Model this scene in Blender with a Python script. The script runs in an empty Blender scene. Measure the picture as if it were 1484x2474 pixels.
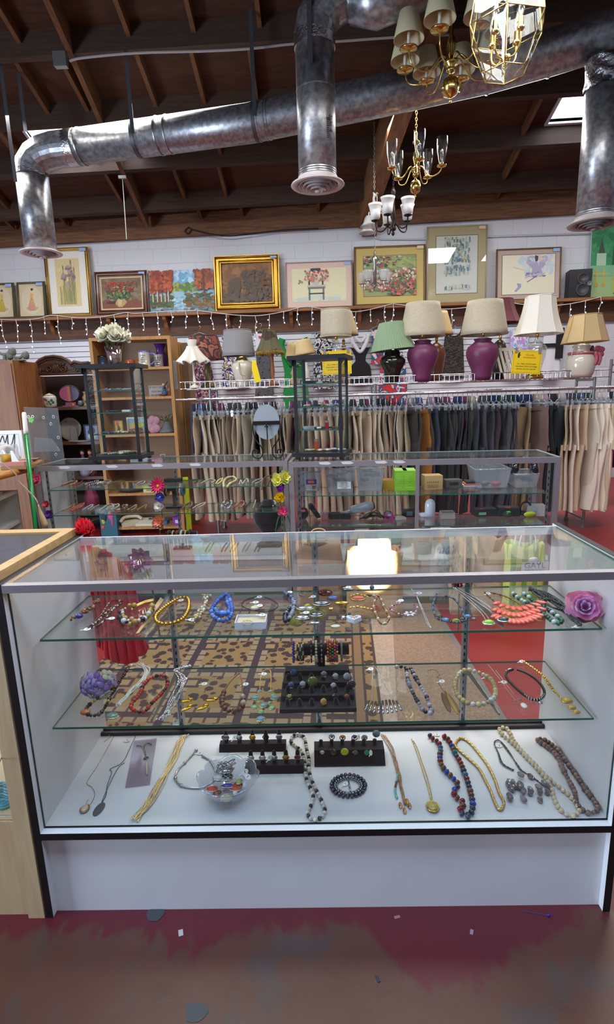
import bpy,math,random
from math import sin,cos,pi,radians as rad
from mathutils import Vector as V,Matrix
S=bpy.context.scene
COL=S.collection
# ---------------------------------------------------------------- camera
CAM=V((0.7714,-1.2093,1.3881));YAW,PIT,ROL,FPX=-0.0193,0.2161,-0.0293,1314.138
FW=V((sin(YAW)*cos(PIT),cos(YAW)*cos(PIT),-sin(PIT)))
_r=V((cos(YAW),-sin(YAW),0));_u=_r.cross(FW)
CR=_r*cos(ROL)+_u*sin(ROL);CU=-_r*sin(ROL)+_u*cos(ROL)
cd=bpy.data.cameras.new('camera');cam=bpy.data.objects.new('camera',cd);COL.objects.link(cam)
cam.matrix_world=Matrix(((CR.x,CU.x,-FW.x,CAM.x),(CR.y,CU.y,-FW.y,CAM.y),(CR.z,CU.z,-FW.z,CAM.z),(0,0,0,1)))
cd.sensor_fit='VERTICAL';cd.sensor_height=36;cd.lens=FPX/2474*36;cd.clip_start=.05;cd.clip_end=60
S.camera=cam
# ---------------------------------------------------------------- world, lights, exposure
w=bpy.data.worlds.new('world');S.world=w;w.use_nodes=True
w.node_tree.nodes['Background'].inputs[0].default_value=(.74,.80,1.0,1)
w.node_tree.nodes['Background'].inputs[1].default_value=.24
def area(name,loc,to,sx,sy,power,col):
 l=bpy.data.lights.new(name,'AREA');l.shape='RECTANGLE';l.size=sx;l.size_y=sy;l.energy=power;l.color=col
 o=bpy.data.objects.new(name,l);COL.objects.link(o);o.location=loc
 o.rotation_euler=(V(to)-V(loc)).to_track_quat('-Z','Y').to_euler();return o
# shop windows behind the photographer, skylights in the roof, fluorescent battens over the aisles, an added bluish fill pair in front of the case
area('shop_window_light',(-5.6,-1.3,1.2),(1.4,-.1,.4),2.6,2.2,430,(.66,.81,1))
area('shop_window_light',(1.0,-5.6,2.2),(1.0,2,1.2),7.0,3.2,10,(.80,.88,1))
for X,Y,P in((-2.9,4.75,60),(-.6,4.75,60),(2.3,4.75,60),(4.7,4.75,50),(-.4,1.7,68),(2.1,1.7,68),(-.4,-.9,62),(2.0,-.9,62)):
 area('batten_and_fill_light',(X,Y,4.0 if Y>2 else 3.6),(X,Y,0),1.8,.7,P,(1,.965,.92)if Y>0 else(.58,.76,1))
S.view_settings.view_transform='Standard';S.view_settings.look='None';S.view_settings.gamma=1
S.view_settings.use_curve_mapping=False;S.view_settings.exposure=0.05
S.cycles.use_denoising=True;S.cycles.max_bounces=7;S.cycles.transparent_max_bounces=40
S.cycles.caustics_reflective=False;S.cycles.caustics_refractive=False;S.cycles.sample_clamp_indirect=6
# ---------------------------------------------------------------- pixel of the photograph -> point on a real plane
def ray(x,y):return FW+CR*((x-742)/FPX)-CU*((y-1237)/FPX)
def atz(x,y,z):d=ray(x,y);return CAM+d*((z-CAM.z)/d.z)
def aty(x,y,Y):d=ray(x,y);return CAM+d*((Y-CAM.y)/d.y)
def depth(P):return(V(P)-CAM).dot(FW)
def mpp(P):return depth(P)/FPX
# ---------------------------------------------------------------- materials
def lin(c):
 return tuple(((x/255)/12.92 if x/255<=.04045 else((x/255+.055)/1.055)**2.4)for x in c[:3])
MATS={}
def mat(name,col=(200,200,200),rough=.5,metal=0,noise=None,col2=None,bump=None,emis=0,alpha=1,sheen=0,coat=0,vcol=False,stretch=(1,1,1),wave=None,trans=0,spec=.5):
 if name in MATS:return MATS[name]
 m=bpy.data.materials.new(name);MATS[name]=m;m.use_nodes=True
 nt=m.node_tree;b=nt.nodes['Principled BSDF'];I=b.inputs
 c=lin(col);I['Base Color'].default_value=(*c,1);m.diffuse_color=(*c,1)
 I['Roughness'].default_value=rough;I['Metallic'].default_value=metal;I['Specular IOR Level'].default_value=spec
 if sheen:I['Sheen Weight'].default_value=sheen
 if coat:I['Coat Weight'].default_value=coat;I['Coat Roughness'].default_value=.08
 if trans:I['Transmission Weight'].default_value=trans
 if alpha<1:I['Alpha'].default_value=alpha
 if emis:I['Emission Color'].default_value=(*c,1);I['Emission Strength'].default_value=emis
 src=None
 if vcol:
  a=nt.nodes.new('ShaderNodeAttribute');a.attribute_name='Col';src=a.outputs['Color']
  nt.links.new(src,I['Base Color'])
 tc=mp=None
 if noise or bump or wave:
  tc=nt.nodes.new('ShaderNodeTexCoord');mp=nt.nodes.new('ShaderNodeMapping')
  mp.inputs['Scale'].default_value=stretch;nt.links.new(tc.outputs['Object'],mp.inputs[0])
 if noise:
  n=nt.nodes.new('ShaderNodeTexNoise');n.inputs['Scale'].default_value=noise[0];n.inputs['Detail'].default_value=5
  if len(noise)>1:n.inputs['Distortion'].default_value=noise[1]
  nt.links.new(mp.outputs[0],n.inputs['Vector'])
  r=nt.nodes.new('ShaderNodeValToRGB');r.color_ramp.elements[0].position=.35;r.color_ramp.elements[1].position=.65
  if vcol:
   k=col2 if col2 else.75
   r.color_ramp.elements[0].color=(k,k,k,1)
   mx=nt.nodes.new('ShaderNodeMix');mx.data_type='RGBA';mx.blend_type='MULTIPLY';mx.inputs[0].default_value=1
   nt.links.new(src,mx.inputs[6]);nt.links.new(r.outputs[0],mx.inputs[7]);nt.links.new(mx.outputs[2],I['Base Color'])
  else:
   r.color_ramp.elements[0].color=(*c,1);r.color_ramp.elements[1].color=(*lin(col2),1)
   nt.links.new(r.outputs[0],I['Base Color'])
  nt.links.new(n.outputs[0],r.inputs[0])
 if bump:
  n=nt.nodes.new('ShaderNodeTexNoise');n.inputs['Scale'].default_value=bump[0];n.inputs['Detail'].default_value=3
  nt.links.new(mp.outputs[0],n.inputs['Vector'])
  bp=nt.nodes.new('ShaderNodeBump');bp.inputs['Strength'].default_value=bump[1];bp.inputs['Distance'].default_value=.01
  nt.links.new(n.outputs[0],bp.inputs['Height']);nt.links.new(bp.outputs[0],I['Normal'])
 return m
def glass(name,tint=(245,250,248),f0=.04,dirt=0,rough=0.0,k=1.0):
 """thin pane: lets light straight through, reflects by Schlick's law"""
 if name in MATS:return MATS[name]
 m=bpy.data.materials.new(name);MATS[name]=m;m.use_nodes=True;nt=m.node_tree;nt.nodes.clear()
 N=nt.nodes.new;L=nt.links.new
 g=N('ShaderNodeNewGeometry');d=N('ShaderNodeVectorMath');d.operation='DOT_PRODUCT';L(g.outputs['Normal'],d.inputs[0]);L(g.outputs['Incoming'],d.inputs[1])
 def ma(op,a,b):
  q=N('ShaderNodeMath');q.operation=op
  for i,x in enumerate((a,b)):
   if hasattr(x,'links'):L(x,q.inputs[i])
   else:q.inputs[i].default_value=x
  return q.outputs[0]
 ab=ma('ABSOLUTE',d.outputs['Value'],0);fr=ma('ADD',ma('MULTIPLY',ma('POWER',ma('SUBTRACT',1.0,ab),5.0),(1-f0)*k),f0)
 t=N('ShaderNodeBsdfTransparent');t.inputs[0].default_value=(*lin(tint),1)
 s=N('ShaderNodeBsdfGlossy');s.inputs['Roughness'].default_value=rough;s.inputs[0].default_value=(1,1,1,1)
 mx=N('ShaderNodeMixShader');L(fr,mx.inputs[0]);L(t.outputs[0],mx.inputs[1]);L(s.outputs[0],mx.inputs[2]);out=mx
 if dirt:
  df=N('ShaderNodeBsdfDiffuse');df.inputs[0].default_value=(.75,.78,.78,1)
  m2=N('ShaderNodeMixShader');m2.inputs[0].default_value=dirt;L(mx.outputs[0],m2.inputs[1]);L(df.outputs[0],m2.inputs[2]);out=m2
 o=N('ShaderNodeOutputMaterial');L(out.outputs[0],o.inputs[0]);m.diffuse_color=(.8,.9,.9,.3)
 return m
# ---------------------------------------------------------------- mesh builder
_ICO=None
class MB:
 def __init__(s,col=(255,255,255),smooth=False):
  s.v=[];s.f=[];s.m=[];s.c=[];s.s=[];s.mi=0;s.col=lin(col);s.sm=smooth;s.T=None
 def color(s,c):s.col=lin(c);return s
 def add(s,vs,fs,sm=None):
  o=len(s.v)
  s.v+=[tuple(s.T@V(p))for p in vs]if s.T else[tuple(p)for p in vs]
  sm=s.sm if sm is None else sm
  for f in fs:s.f.append([i+o for i in f]);s.m.append(s.mi);s.c.append(s.col);s.s.append(sm)
  return s
 def box(s,a,b):
  (x0,y0,z0),(x1,y1,z1)=a,b
  return s.add([(x0,y0,z0),(x1,y0,z0),(x1,y1,z0),(x0,y1,z0),(x0,y0,z1),(x1,y0,z1),(x1,y1,z1),(x0,y1,z1)],[(0,3,2,1),(4,5,6,7),(0,1,5,4),(1,2,6,5),(2,3,7,6),(3,0,4,7)],False)
 def cbox(s,c,size,R=None,taper=1):
  h=[q/2 for q in size];vs=[]
  for dz in(-1,1):
   k=taper if dz>0 else 1
   for dx,dy in((-1,-1),(1,-1),(1,1),(-1,1)):
    p=V((dx*h[0]*k,dy*h[1]*k,dz*h[2]))
    if R:p=R@p
    vs.append(p+V(c))
  return s.add(vs,[(0,3,2,1),(4,5,6,7),(0,1,5,4),(1,2,6,5),(2,3,7,6),(3,0,4,7)],False)
 def quad(s,*p):return s.add(p,[tuple(range(len(p)))],False)
 def ring(s,c,ax,r,n,ref=None):
  ax=V(ax).normalized();a=V(ref)if ref else(V((0,0,1))if abs(ax.z)<.9 else V((1,0,0)))
  e1=(a-ax*a.dot(ax)).normalized();e2=ax.cross(e1);return[V(c)+(e1*cos(2*pi*i/n)+e2*sin(2*pi*i/n))*r for i in range(n)]
 def cyl(s,p,q,r0,r1=None,n=12,cap=True,sm=True):
  r1=r0 if r1 is None else r1;ax=V(q)-V(p)
  A=s.ring(p,ax,r0,n);B=s.ring(q,ax,r1,n)
  s.add(A+B,[(i,(i+1)%n,n+(i+1)%n,n+i)for i in range(n)],sm)
  if cap:s.add(A,[tuple(range(n))[::-1]],False);s.add(B,[tuple(range(n))],False)
  return s
 def tube(s,pts,r,n=6,closed=False,sm=True):
  P=[V(p)for p in pts];k=len(P);rr=r if isinstance(r,(list,tuple))else[r]*k;vs=[];ref=None
  for i in range(k):
   t=(P[(i+1)%k]-P[i-1])if closed else(P[min(i+1,k-1)]-P[max(i-1,0)])
   if t.length<1e-9:t=V((0,0,1))
   t.normalize()
   if ref is None:ref=V((0,0,1))if abs(t.z)<.9 else V((1,0,0))
   e1=ref-t*ref.dot(t)
   if e1.length<1e-6:e1=t.orthogonal()
   e1.normalize();ref=e1;e2=t.cross(e1)
   vs+=[P[i]+(e1*cos(2*pi*j/n)+e2*sin(2*pi*j/n))*rr[i]for j in range(n)]
  fs=[]
  for i in range(k if closed else k-1):
   a,b=i*n,((i+1)%k)*n
   fs+=[(a+j,a+(j+1)%n,b+(j+1)%n,b+j)for j in range(n)]
  if not closed:fs+=[tuple(range(n))[::-1],tuple(range((k-1)*n,k*n))]
  return s.add(vs,fs,sm)
 def lathe(s,prof,c=(0,0,0),n=20,sm=True,ax=None,squash=None):
  c=V(c);vs=[];fs=[];k=len(prof)
  Q=V(ax).to_track_quat('Z','Y').to_matrix()if ax else None
  for r,z in prof:
   for i in range(n):
    a=2*pi*i/n;rr=r*(squash(a)if squash else 1);p=V((rr*cos(a),rr*sin(a),z));vs.append(c+(Q@p if Q else p))
  for j in range(k-1):
   for i in range(n):fs.append((j*n+i,j*n+(i+1)%n,(j+1)*n+(i+1)%n,(j+1)*n+i))
  if prof[0][0]>1e-5:fs.append(tuple(range(n))[::-1])if prof[0][0]and prof[0][1]is not None and not getattr(s,'open',0)else None
  if prof[-1][0]>1e-5 and not getattr(s,'open',0):fs.append(tuple(range((k-1)*n,k*n)))
  return s.add(vs,fs,sm)
 def sph(s,c,r,n=8,m=5,sc=(1,1,1),R=None,sm=True):
  c=V(c);vs=[];fs=[]
  for j in range(m+1):
   t=pi*j/m
   for i in range(n):
    a=2*pi*i/n;p=V((sin(t)*cos(a)*sc[0],sin(t)*sin(a)*sc[1],-cos(t)*sc[2]))*r
    vs.append(c+(R@p if R else p))
  for j in range(m):
   for i in range(n):fs.append((j*n+i,j*n+(i+1)%n,(j+1)*n+(i+1)%n,(j+1)*n+i))
  return s.add(vs,fs,sm)
 def prism(s,poly,f0,f1,sm=False):
  """poly: list of 2-D points, f0/f1 map a 2-D point to the two 3-D faces"""
  n=len(poly);A=[f0(p)for p in poly];B=[f1(p)for p in poly]
  s.add(A+B,[(i,(i+1)%n,n+(i+1)%n,n+i)for i in range(n)],sm)
  s.add(A,[tuple(range(n))[::-1]],False);s.add(B,[tuple(range(n))],False);return s
 def grid(s,fn,nu,nv,wrap=False,sm=True):
  vs=[fn(i/(nu if wrap else nu-1),j/(nv-1))for j in range(nv)for i in range(nu)]
  fs=[(j*nu+i,j*nu+(i+1)%nu,(j+1)*nu+(i+1)%nu,(j+1)*nu+i)for j in range(nv-1)for i in range(nu if wrap else nu-1)]
  return s.add(vs,fs,sm)
 def build(s,name,mats,parent=None):
  me=bpy.data.meshes.new(name);me.from_pydata(s.v,[],s.f)
  for mm in(mats if isinstance(mats,(list,tuple))else[mats]):me.materials.append(mm)
  me.polygons.foreach_set('material_index',s.m);me.polygons.foreach_set('use_smooth',s.s)
  if any(mm.node_tree.nodes.get('Attribute')for mm in me.materials):
   a=me.attributes.new('Col','FLOAT_COLOR','FACE');a.data.foreach_set('color',[x for c in s.c for x in(*c,1)])
  me.update()
  o=bpy.data.objects.new(name,me);COL.objects.link(o)
  if parent:o.parent=parent
  return o
def tag(o,label,cat,group=None):
 o['label']=label;o['category']=cat;o['kind']='thing'
 if group:o['group']=group
 return o
def thing(name,label,cat,loc=(0,0,0),rz=0,group=None):
 o=bpy.data.objects.new(name,None);COL.objects.link(o);o.location=loc;o.rotation_euler=(0,0,rz);o.empty_display_size=.05
 return tag(o,label,cat,group)
def solo(mb,name,mats,label,cat,group=None):return tag(mb.build(name,mats),label,cat,group)
def struct(mb,name,mats,parent=None):
 o=mb.build(name,mats,parent);o['kind']='structure';return o
def dup(root,loc=None,rz=None,label=None,group=None):
 r=root.copy();COL.objects.link(r)
 if loc is not None:r.location=loc
 if rz is not None:r.rotation_euler=(0,0,rz)
 if label:r['label']=label
 if group:r['group']=group
 for ch in list(root.children):
  c=ch.copy();COL.objects.link(c);c.parent=r
  for g in ch.children:d=g.copy();COL.objects.link(d);d.parent=c
 return r
def text(s,size,M,m,parent,name='lettering',ex=.0003,align='CENTER'):
 cu=bpy.data.curves.new(name,'FONT');cu.body=s;cu.size=size;cu.extrude=ex;cu.align_x=align;cu.align_y='CENTER';cu.resolution_u=2
 o=bpy.data.objects.new(name,cu);dg=bpy.context.evaluated_depsgraph_get()
 me=bpy.data.meshes.new_from_object(o);bpy.data.objects.remove(o);me.materials.clear();me.materials.append(m)
 o=bpy.data.objects.new(name,me);COL.objects.link(o);o.matrix_basis=M
 if parent:o.parent=parent
 return o
def upright(loc,rz=0,tilt=0,roll=0):
 """matrix for flat art facing the camera side (-Y)"""
 return Matrix.Translation(V(loc))@Matrix.Rotation(rz,4,'Z')@Matrix.Rotation(pi/2+tilt,4,'X')@Matrix.Rotation(roll,4,'Z')
def spline(pts,n=6,closed=False):
 P=[V(p)for p in pts];k=len(P);out=[]
 for i in range(k if closed else k-1):
  p0,p1,p2,p3=(P[(i-1)%k],P[i],P[(i+1)%k],P[(i+2)%k])if closed else(P[max(i-1,0)],P[i],P[i+1],P[min(i+2,k-1)])
  for j in range(n):
   t=j/n;out.append(.5*((2*p1)+(p2-p0)*t+(2*p0-5*p1+4*p2-p3)*t*t+(3*p1-p0-3*p2+p3)*t**3))
 if not closed:out.append(P[-1])
 return out
def walk(pts,step,closed=False):
 """points every `step` metres along a polyline"""
 P=list(pts)+([pts[0]]if closed else[]);out=[P[0].copy()];need=step
 for a,b in zip(P,P[1:]):
  L=(b-a).length;pos=0
  while L-pos>=need:pos+=need;out.append(a.lerp(b,pos/L));need=step
  need-=L-pos
 return out
R=random.Random(7)
# shared materials
WHITE=mat('white_laminate',(222,221,224),.45,noise=(3,),col2=(214,213,216))
BLACK=mat('black_edge',(16,13,16),.4)
ALU=mat('brushed_aluminium',(176,174,180),.38,.85,bump=(200,.05))
STEEL=mat('grey_steel',(150,150,150),.4,.8)
CHROME=mat('chrome',(225,225,228),.12,1)
BRASS=mat('polished_brass',(210,180,104),.2,1)
GOLD=mat('gold_metal',(228,190,112),.3,1)
SILVER=mat('silver_metal',(205,205,208),.2,1)
OLDSILVER=mat('dark_silver',(110,108,108),.3,.9)
GLASS=glass('pane_glass',(252,254,253),.045,.012)
CASEGLASS=glass('case_front_glass',(252,253,253),.02,.0)
SHELFGLASS=glass('shelf_glass',(249,253,251),.05,.015)
CLEAR=glass('clear_glass',(246,248,248),.07,.02)
PLASTIC=glass('clear_plastic',(240,240,244),.05,.16,.15)
EDGE=mat('green_glass_edge',(28,110,92),.15,coat=.5)
PAPER=mat('white_paper',(232,230,226),.8)
INK=mat('black_ink',(22,20,22),.7)
VC=mat('painted_colours',vcol=True,rough=.55)
VCG=mat('glossy_colours',vcol=True,rough=.18,coat=.3)
VCM=mat('metal_colours',vcol=True,rough=.25,metal=1)
VCF=mat('cloth_colours',vcol=True,rough=.9,noise=(60,),col2=.8)
BLACKVELVET=mat('dark_velvet',(30,20,24),.95,sheen=.3)
BLACKPL=mat('black_plastic',(20,20,22),.4)
OAK=mat('honey_oak',(186,138,78),.5,noise=(7,.6),col2=(168,118,62),stretch=(9,9,.8))
# ================================================================ SETTING
# floor: red paint worn down to brown and grey concrete in front of the case
def floor_material():
 m=bpy.data.materials.new('worn_red_floor');m.use_nodes=True;nt=m.node_tree;N=nt.nodes.new;L=nt.links.new
 b=nt.nodes['Principled BSDF'];b.inputs['Roughness'].default_value=.42
 g=N('ShaderNodeNewGeometry');sp=N('ShaderNodeSeparateXYZ');L(g.outputs['Position'],sp.inputs[0])
 def noise(scale,det=6,dist=0,stretch=None):
  n=N('ShaderNodeTexNoise');n.inputs['Scale'].default_value=scale;n.inputs['Detail'].default_value=det;n.inputs['Distortion'].default_value=dist
  if stretch:
   mp=N('ShaderNodeMapping');mp.inputs['Scale'].default_value=stretch;L(g.outputs['Position'],mp.inputs[0]);L(mp.outputs[0],n.inputs['Vector'])
  else:L(g.outputs['Position'],n.inputs['Vector'])
  return n.outputs[0]
 def ma(op,a,c,cl=False):
  q=N('ShaderNodeMath');q.operation=op;q.use_clamp=cl
  for i,x in enumerate((a,c)):
   if hasattr(x,'links'):L(x,q.inputs[i])
   else:q.inputs[i].default_value=x
  return q.outputs[0]
 def mix(f,a,c):
  x=N('ShaderNodeMix');x.data_type='RGBA';L(f,x.inputs[0])
  for i,k in((6,a),(7,c)):
   if hasattr(k,'links'):L(k,x.inputs[i])
   else:x.inputs[i].default_value=(*lin(k),1)
  return x.outputs[2]
 fc=N('ShaderNodeFloatCurve')
 xn=ma('DIVIDE',ma('ADD',sp.outputs[0],.6),3.0,True);L(xn,fc.inputs['Value'])
 cv=fc.mapping.curves[0];pts=[(0,.64),(.168,.641),(.278,.64),(.347,.603),(.373,.632),(.478,.648),(.508,.598),(.525,.529),(.55,.505),(.584,.527),(.614,.585),(.648,.631),(.705,.698),(1,.75)]
 cv.points[0].location=pts[0];cv.points[1].location=pts[-1]
 for p in pts[1:-1]:cv.points.new(*p)
 fc.mapping.update()
 edge=ma('SUBTRACT',fc.outputs[0],.675)
 d=ma('SUBTRACT',edge,sp.outputs[1])
 d=ma('ADD',d,ma('MULTIPLY',ma('SUBTRACT',noise(16,8,.4,(1.6,.8,1)),.5),.17))
 d=ma('ADD',d,ma('MULTIPLY',ma('SUBTRACT',noise(5,3),.5),.10))
 wear=ma('MULTIPLY',d,28.0,True)
 red=mix(noise(4),(84,20,32),(98,26,36))
 red=mix(ma('MULTIPLY',ma('SUBTRACT',ma('ADD',sp.outputs[1],ma('MULTIPLY',noise(6),.2)),.3),3.0,True),red,mix(noise(5),(134,26,32),(148,34,38)))  # red lifted behind the case: the brighter light there is put into the colour
 brown=mix(noise(7,8),(96,56,42),(80,48,38))
 grey=ma('MULTIPLY',ma('SUBTRACT',ma('ADD',noise(9,10),ma('MULTIPLY',noise(2.2,2),.9)),1.08),6.0,True)
 brown=mix(ma('MULTIPLY',grey,.6),brown,(70,62,62))
 L(mix(wear,red,brown),b.inputs['Base Color'])
 bp=N('ShaderNodeBump');bp.inputs['Strength'].default_value=.15;bp.inputs['Distance'].default_value=.004;L(noise(40),bp.inputs['Height']);L(bp.outputs[0],b.inputs['Normal'])
 return m
WALLY=7.1;WROT=-rad(1.0)
def wallp(x,y,off=0.0):
 """pixel -> point on the back wall (off metres in front of it)"""
 n=V((sin(WROT),-cos(WROT),0));p0=V((.75,WALLY,0))+n*off;d=ray(x,y)
 return CAM+d*((p0-CAM).dot(n)/d.dot(n))
struct(MB().box((-7,-6,-.1),(9,9,0)),'floor',floor_material())
stain=mat('dark_floor_spill',(62,62,68),.5)
for k,(px,py,rr)in enumerate(((375,2210,.024),(473,2446,.026))):
 p=atz(px,py,0);mb=MB();mb.prism([((1+.15*sin(3*a+k))*rr*cos(a),(1+.1*cos(2*a))*rr*.9*sin(a))for a in[i*pi/9 for i in range(18)]],lambda q:(p.x+q[0],p.y+q[1],.0002),lambda q:(p.x+q[0],p.y+q[1],.0012))
 solo(mb,'floor_spill',stain,('dark grey dried spill against the white kick panel','dark grey oval spill on brown floor nearest the camera')[k],'stain')
# back wall of painted block, with a slat panel in front of its lower part
def block_material():
 m=mat('white_painted_block',(214,214,220),.6);nt=m.node_tree;N=nt.nodes.new;L=nt.links.new
 tc=N('ShaderNodeTexCoord');sp=N('ShaderNodeSeparateXYZ');cb=N('ShaderNodeCombineXYZ');L(tc.outputs['Object'],sp.inputs[0]);L(sp.outputs[0],cb.inputs[0]);L(sp.outputs[2],cb.inputs[1])
 br=N('ShaderNodeTexBrick');br.inputs['Scale'].default_value=1;br.inputs['Brick Width'].default_value=.406;br.inputs['Row Height'].default_value=.203;br.inputs['Mortar Size'].default_value=.006;br.inputs['Mortar Smooth'].default_value=.6
 L(cb.outputs[0],br.inputs['Vector']);bp=N('ShaderNodeBump');bp.invert=True;bp.inputs['Strength'].default_value=.55;bp.inputs['Distance'].default_value=.008
 no=N('ShaderNodeTexNoise');no.inputs['Scale'].default_value=60;L(tc.outputs['Object'],no.inputs['Vector'])
 ad=N('ShaderNodeMath');ad.operation='MULTIPLY_ADD';ad.inputs[1].default_value=-.35;L(no.outputs[0],ad.inputs[0]);L(br.outputs['Fac'],ad.inputs[2])
 L(ad.outputs[0],bp.inputs['Height']);L(bp.outputs[0],m.node_tree.nodes['Principled BSDF'].inputs['Normal']);return m
wb=struct(MB().box((-8,0,0),(8,.2,5.2)),'wall_back',block_material());wb.location=(.75,WALLY,0);wb.rotation_euler=(0,0,WROT)
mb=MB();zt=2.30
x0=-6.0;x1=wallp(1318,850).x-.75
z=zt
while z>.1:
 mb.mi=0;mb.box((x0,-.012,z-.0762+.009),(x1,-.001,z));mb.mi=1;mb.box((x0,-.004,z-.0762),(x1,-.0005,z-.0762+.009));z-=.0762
sl=struct(mb,'trim_1',[mat('white_slat_panel',(222,223,230),.4),mat('slat_groove_shade',(96,90,92),.7)]);sl.location=wb.location;sl.rotation_euler=wb.rotation_euler  # groove floors coloured dark to stand for the shade in them
# roof: plywood deck on purlins, rising towards the camera, nearly level across
SLO,SLX=-.276,.020
def roofz(x,y):return 3.69+SLO*(y-7.1)+SLX*(x-.75)
PLY=mat('brown_plywood',(76,44,22),.85,noise=(3,1.2),col2=(58,33,16),stretch=(1,5,5))
DARKWOOD=mat('dark_purlin_timber',(70,48,34),.8,noise=(4,.8),col2=(54,37,26),stretch=(.8,10,10))
BLOCKW=mat('brown_blocking_timber',(116,76,42),.75,noise=(4,.8),col2=(92,60,32),stretch=(10,.8,10))
BEAMW=mat('pale_beam_timber',(138,96,62),.75,noise=(3,.8),col2=(112,74,46),stretch=(8,.7,8))
PD=.20;X0,X1=-6.5,8.5
def slab(mb,xa,xb,ya,yb,z0,z1):
 """box following the roof plane, z measured from the purlin underside"""
 q=lambda x,y,z:(x,y,roofz(x,y)+z)
 mb.add([q(xa,ya,z0),q(xb,ya,z0),q(xb,yb,z0),q(xa,yb,z0),q(xa,ya,z1),q(xb,ya,z1),q(xb,yb,z1),q(xa,yb,z1)],[(0,3,2,1),(4,5,6,7),(0,1,5,4),(1,2,6,5),(2,3,7,6),(3,0,4,7)],False)
# skylight openings (x0,x1,y0,y1) in the deck
SKY=[(-2.32,-1.2,5.24,5.8),(3.5,4.5,5.24,5.8)]
mb=MB();xs=[X0,-2.32,-1.2,3.5,4.5,X1]
for i in range(5):
 if i in(1,3):slab(mb,xs[i],xs[i+1],-5,5.24,PD,PD+.03);slab(mb,xs[i],xs[i+1],5.8,7.3,PD,PD+.03)
 else:slab(mb,xs[i],xs[i+1],-5,7.3,PD,PD+.03)
struct(mb,'ceiling',PLY)
SKYL=mat('skylight_dome',(235,244,255),.5,emis=26)
SHAFT=mat('white_skylight_curb',(205,210,214),.6)
for k,(a,b,c,d)in enumerate(SKY):
 mb=MB();slab(mb,a,b,c,d,PD+.42,PD+.45);o=struct(mb,'window_%d'%(k+1),SKYL)
 mb=MB()
 for q in((a-.03,a,c-.03,d+.03),(b,b+.03,c-.03,d+.03),(a,b,c-.03,c),(a,b,d,d+.03)):slab(mb,*q,PD-.02,PD+.42)
 if k==1:
  for t in(.3,.62):slab(mb,a,b,c+(d-c)*t,c+(d-c)*t+.05,PD+.2,PD+.26)
 struct(mb,'skylight_curb',SHAFT,o)
n=2
PY=[7.0,6.6,5.84,5.14,4.38,3.7,3.0,2.3,1.6]
for y in PY[1:]:
 mb=MB();slab(mb,X0,X1,y,y+.055,0,PD);struct(mb,'trim_%d'%n,DARKWOOD);n+=1
mb=MB();q=lambda x,z:(x,7.0,0)
xa,xb=-6.5,8.0
za,zb=wallp(0,600),wallp(1397,520);kz=(zb.z-za.z)/(zb.x-za.x)
mb.add([(x,yy-(x-.75)*.01745,za.z+kz*(x-za.x)+dz)for x in(xa,xb)for yy in(7.02,7.09)for dz in(0,.34)],[(0,1,3,2),(4,6,7,5),(0,4,5,1),(2,3,7,6),(1,5,7,3),(0,2,6,4)],False)
struct(mb,'trim_%d'%n,mat('ledger_timber',(128,88,58),.75,noise=(4,.8),col2=(96,62,40),stretch=(.8,10,10)));n+=1
# blocking between the purlins and the long rafter on the left
def hang(px,py,y,dz=0):
 p=aty(px,py,y);return p.x
rows=[(6.66,7.02,[(20,575),(150,560),(332,520),(480,520),(582,520),(770,520),(1206,490)]),(5.9,6.6,[(-20,470),(268,430),(430,440),(535,430),(900,420),(1240,400)]),(5.2,5.84,[(20,360),(210,330),(390,340),(520,330),(760,330),(1290,300)]),(4.44,5.14,[(70,190),(175,210),(350,190),(475,180),(610,180),(1330,250)]),(3.76,4.38,[(5,90),(282,40),(450,40),(620,40)])]
for ya,yb,L_ in rows:
 for px,py in L_:
  xm=hang(px,py,(ya+yb)/2);mb=MB();slab(mb,xm-.02,xm+.02,ya,yb,.10,PD);struct(mb,'trim_%d'%n,BLOCKW);n+=1
mb=MB();A=aty(95,0,3.75);B=aty(358,578,6.95);sx=.025
rz=lambda P:roofz(P.x,P.y)
mb.add([(P.x+dx,P.y,rz(P)+dz)for P in(A,B)for dx in(-sx,sx)for dz in(-.012,PD)],[(0,1,3,2),(4,6,7,5),(0,4,5,1),(2,3,7,6),(1,5,7,3),(0,2,6,4)],False)
struct(mb,'trim_%d'%n,BLOCKW);n+=1
# main beam running from the wall towards the camera
A=aty(1060,20,3.6);B=aty(884,548,7.0)
bz=lambda P:P.z
mb=MB()
ya,yb=1.2,7.05
f=lambda y:A.lerp(B,(y-A.y)/(B.y-A.y))
pts=[f(ya),f(yb)]
mb.add([(P.x+dx,P.y,P.z+dz)for P in pts for dx in(-.085,.085)for dz in(0,.42)],[(0,1,3,2),(4,6,7,5),(0,4,5,1),(2,3,7,6),(1,5,7,3),(0,2,6,4)],False)
struct(mb,'trim_%d'%n,BEAMW);n+=1
P=wallp(893,553,.09);mb=MB().cbox((P.x,P.y,P.z-.0),(.2,.16,.16));struct(mb,'trim_%d'%n,BEAMW);n+=1
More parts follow.
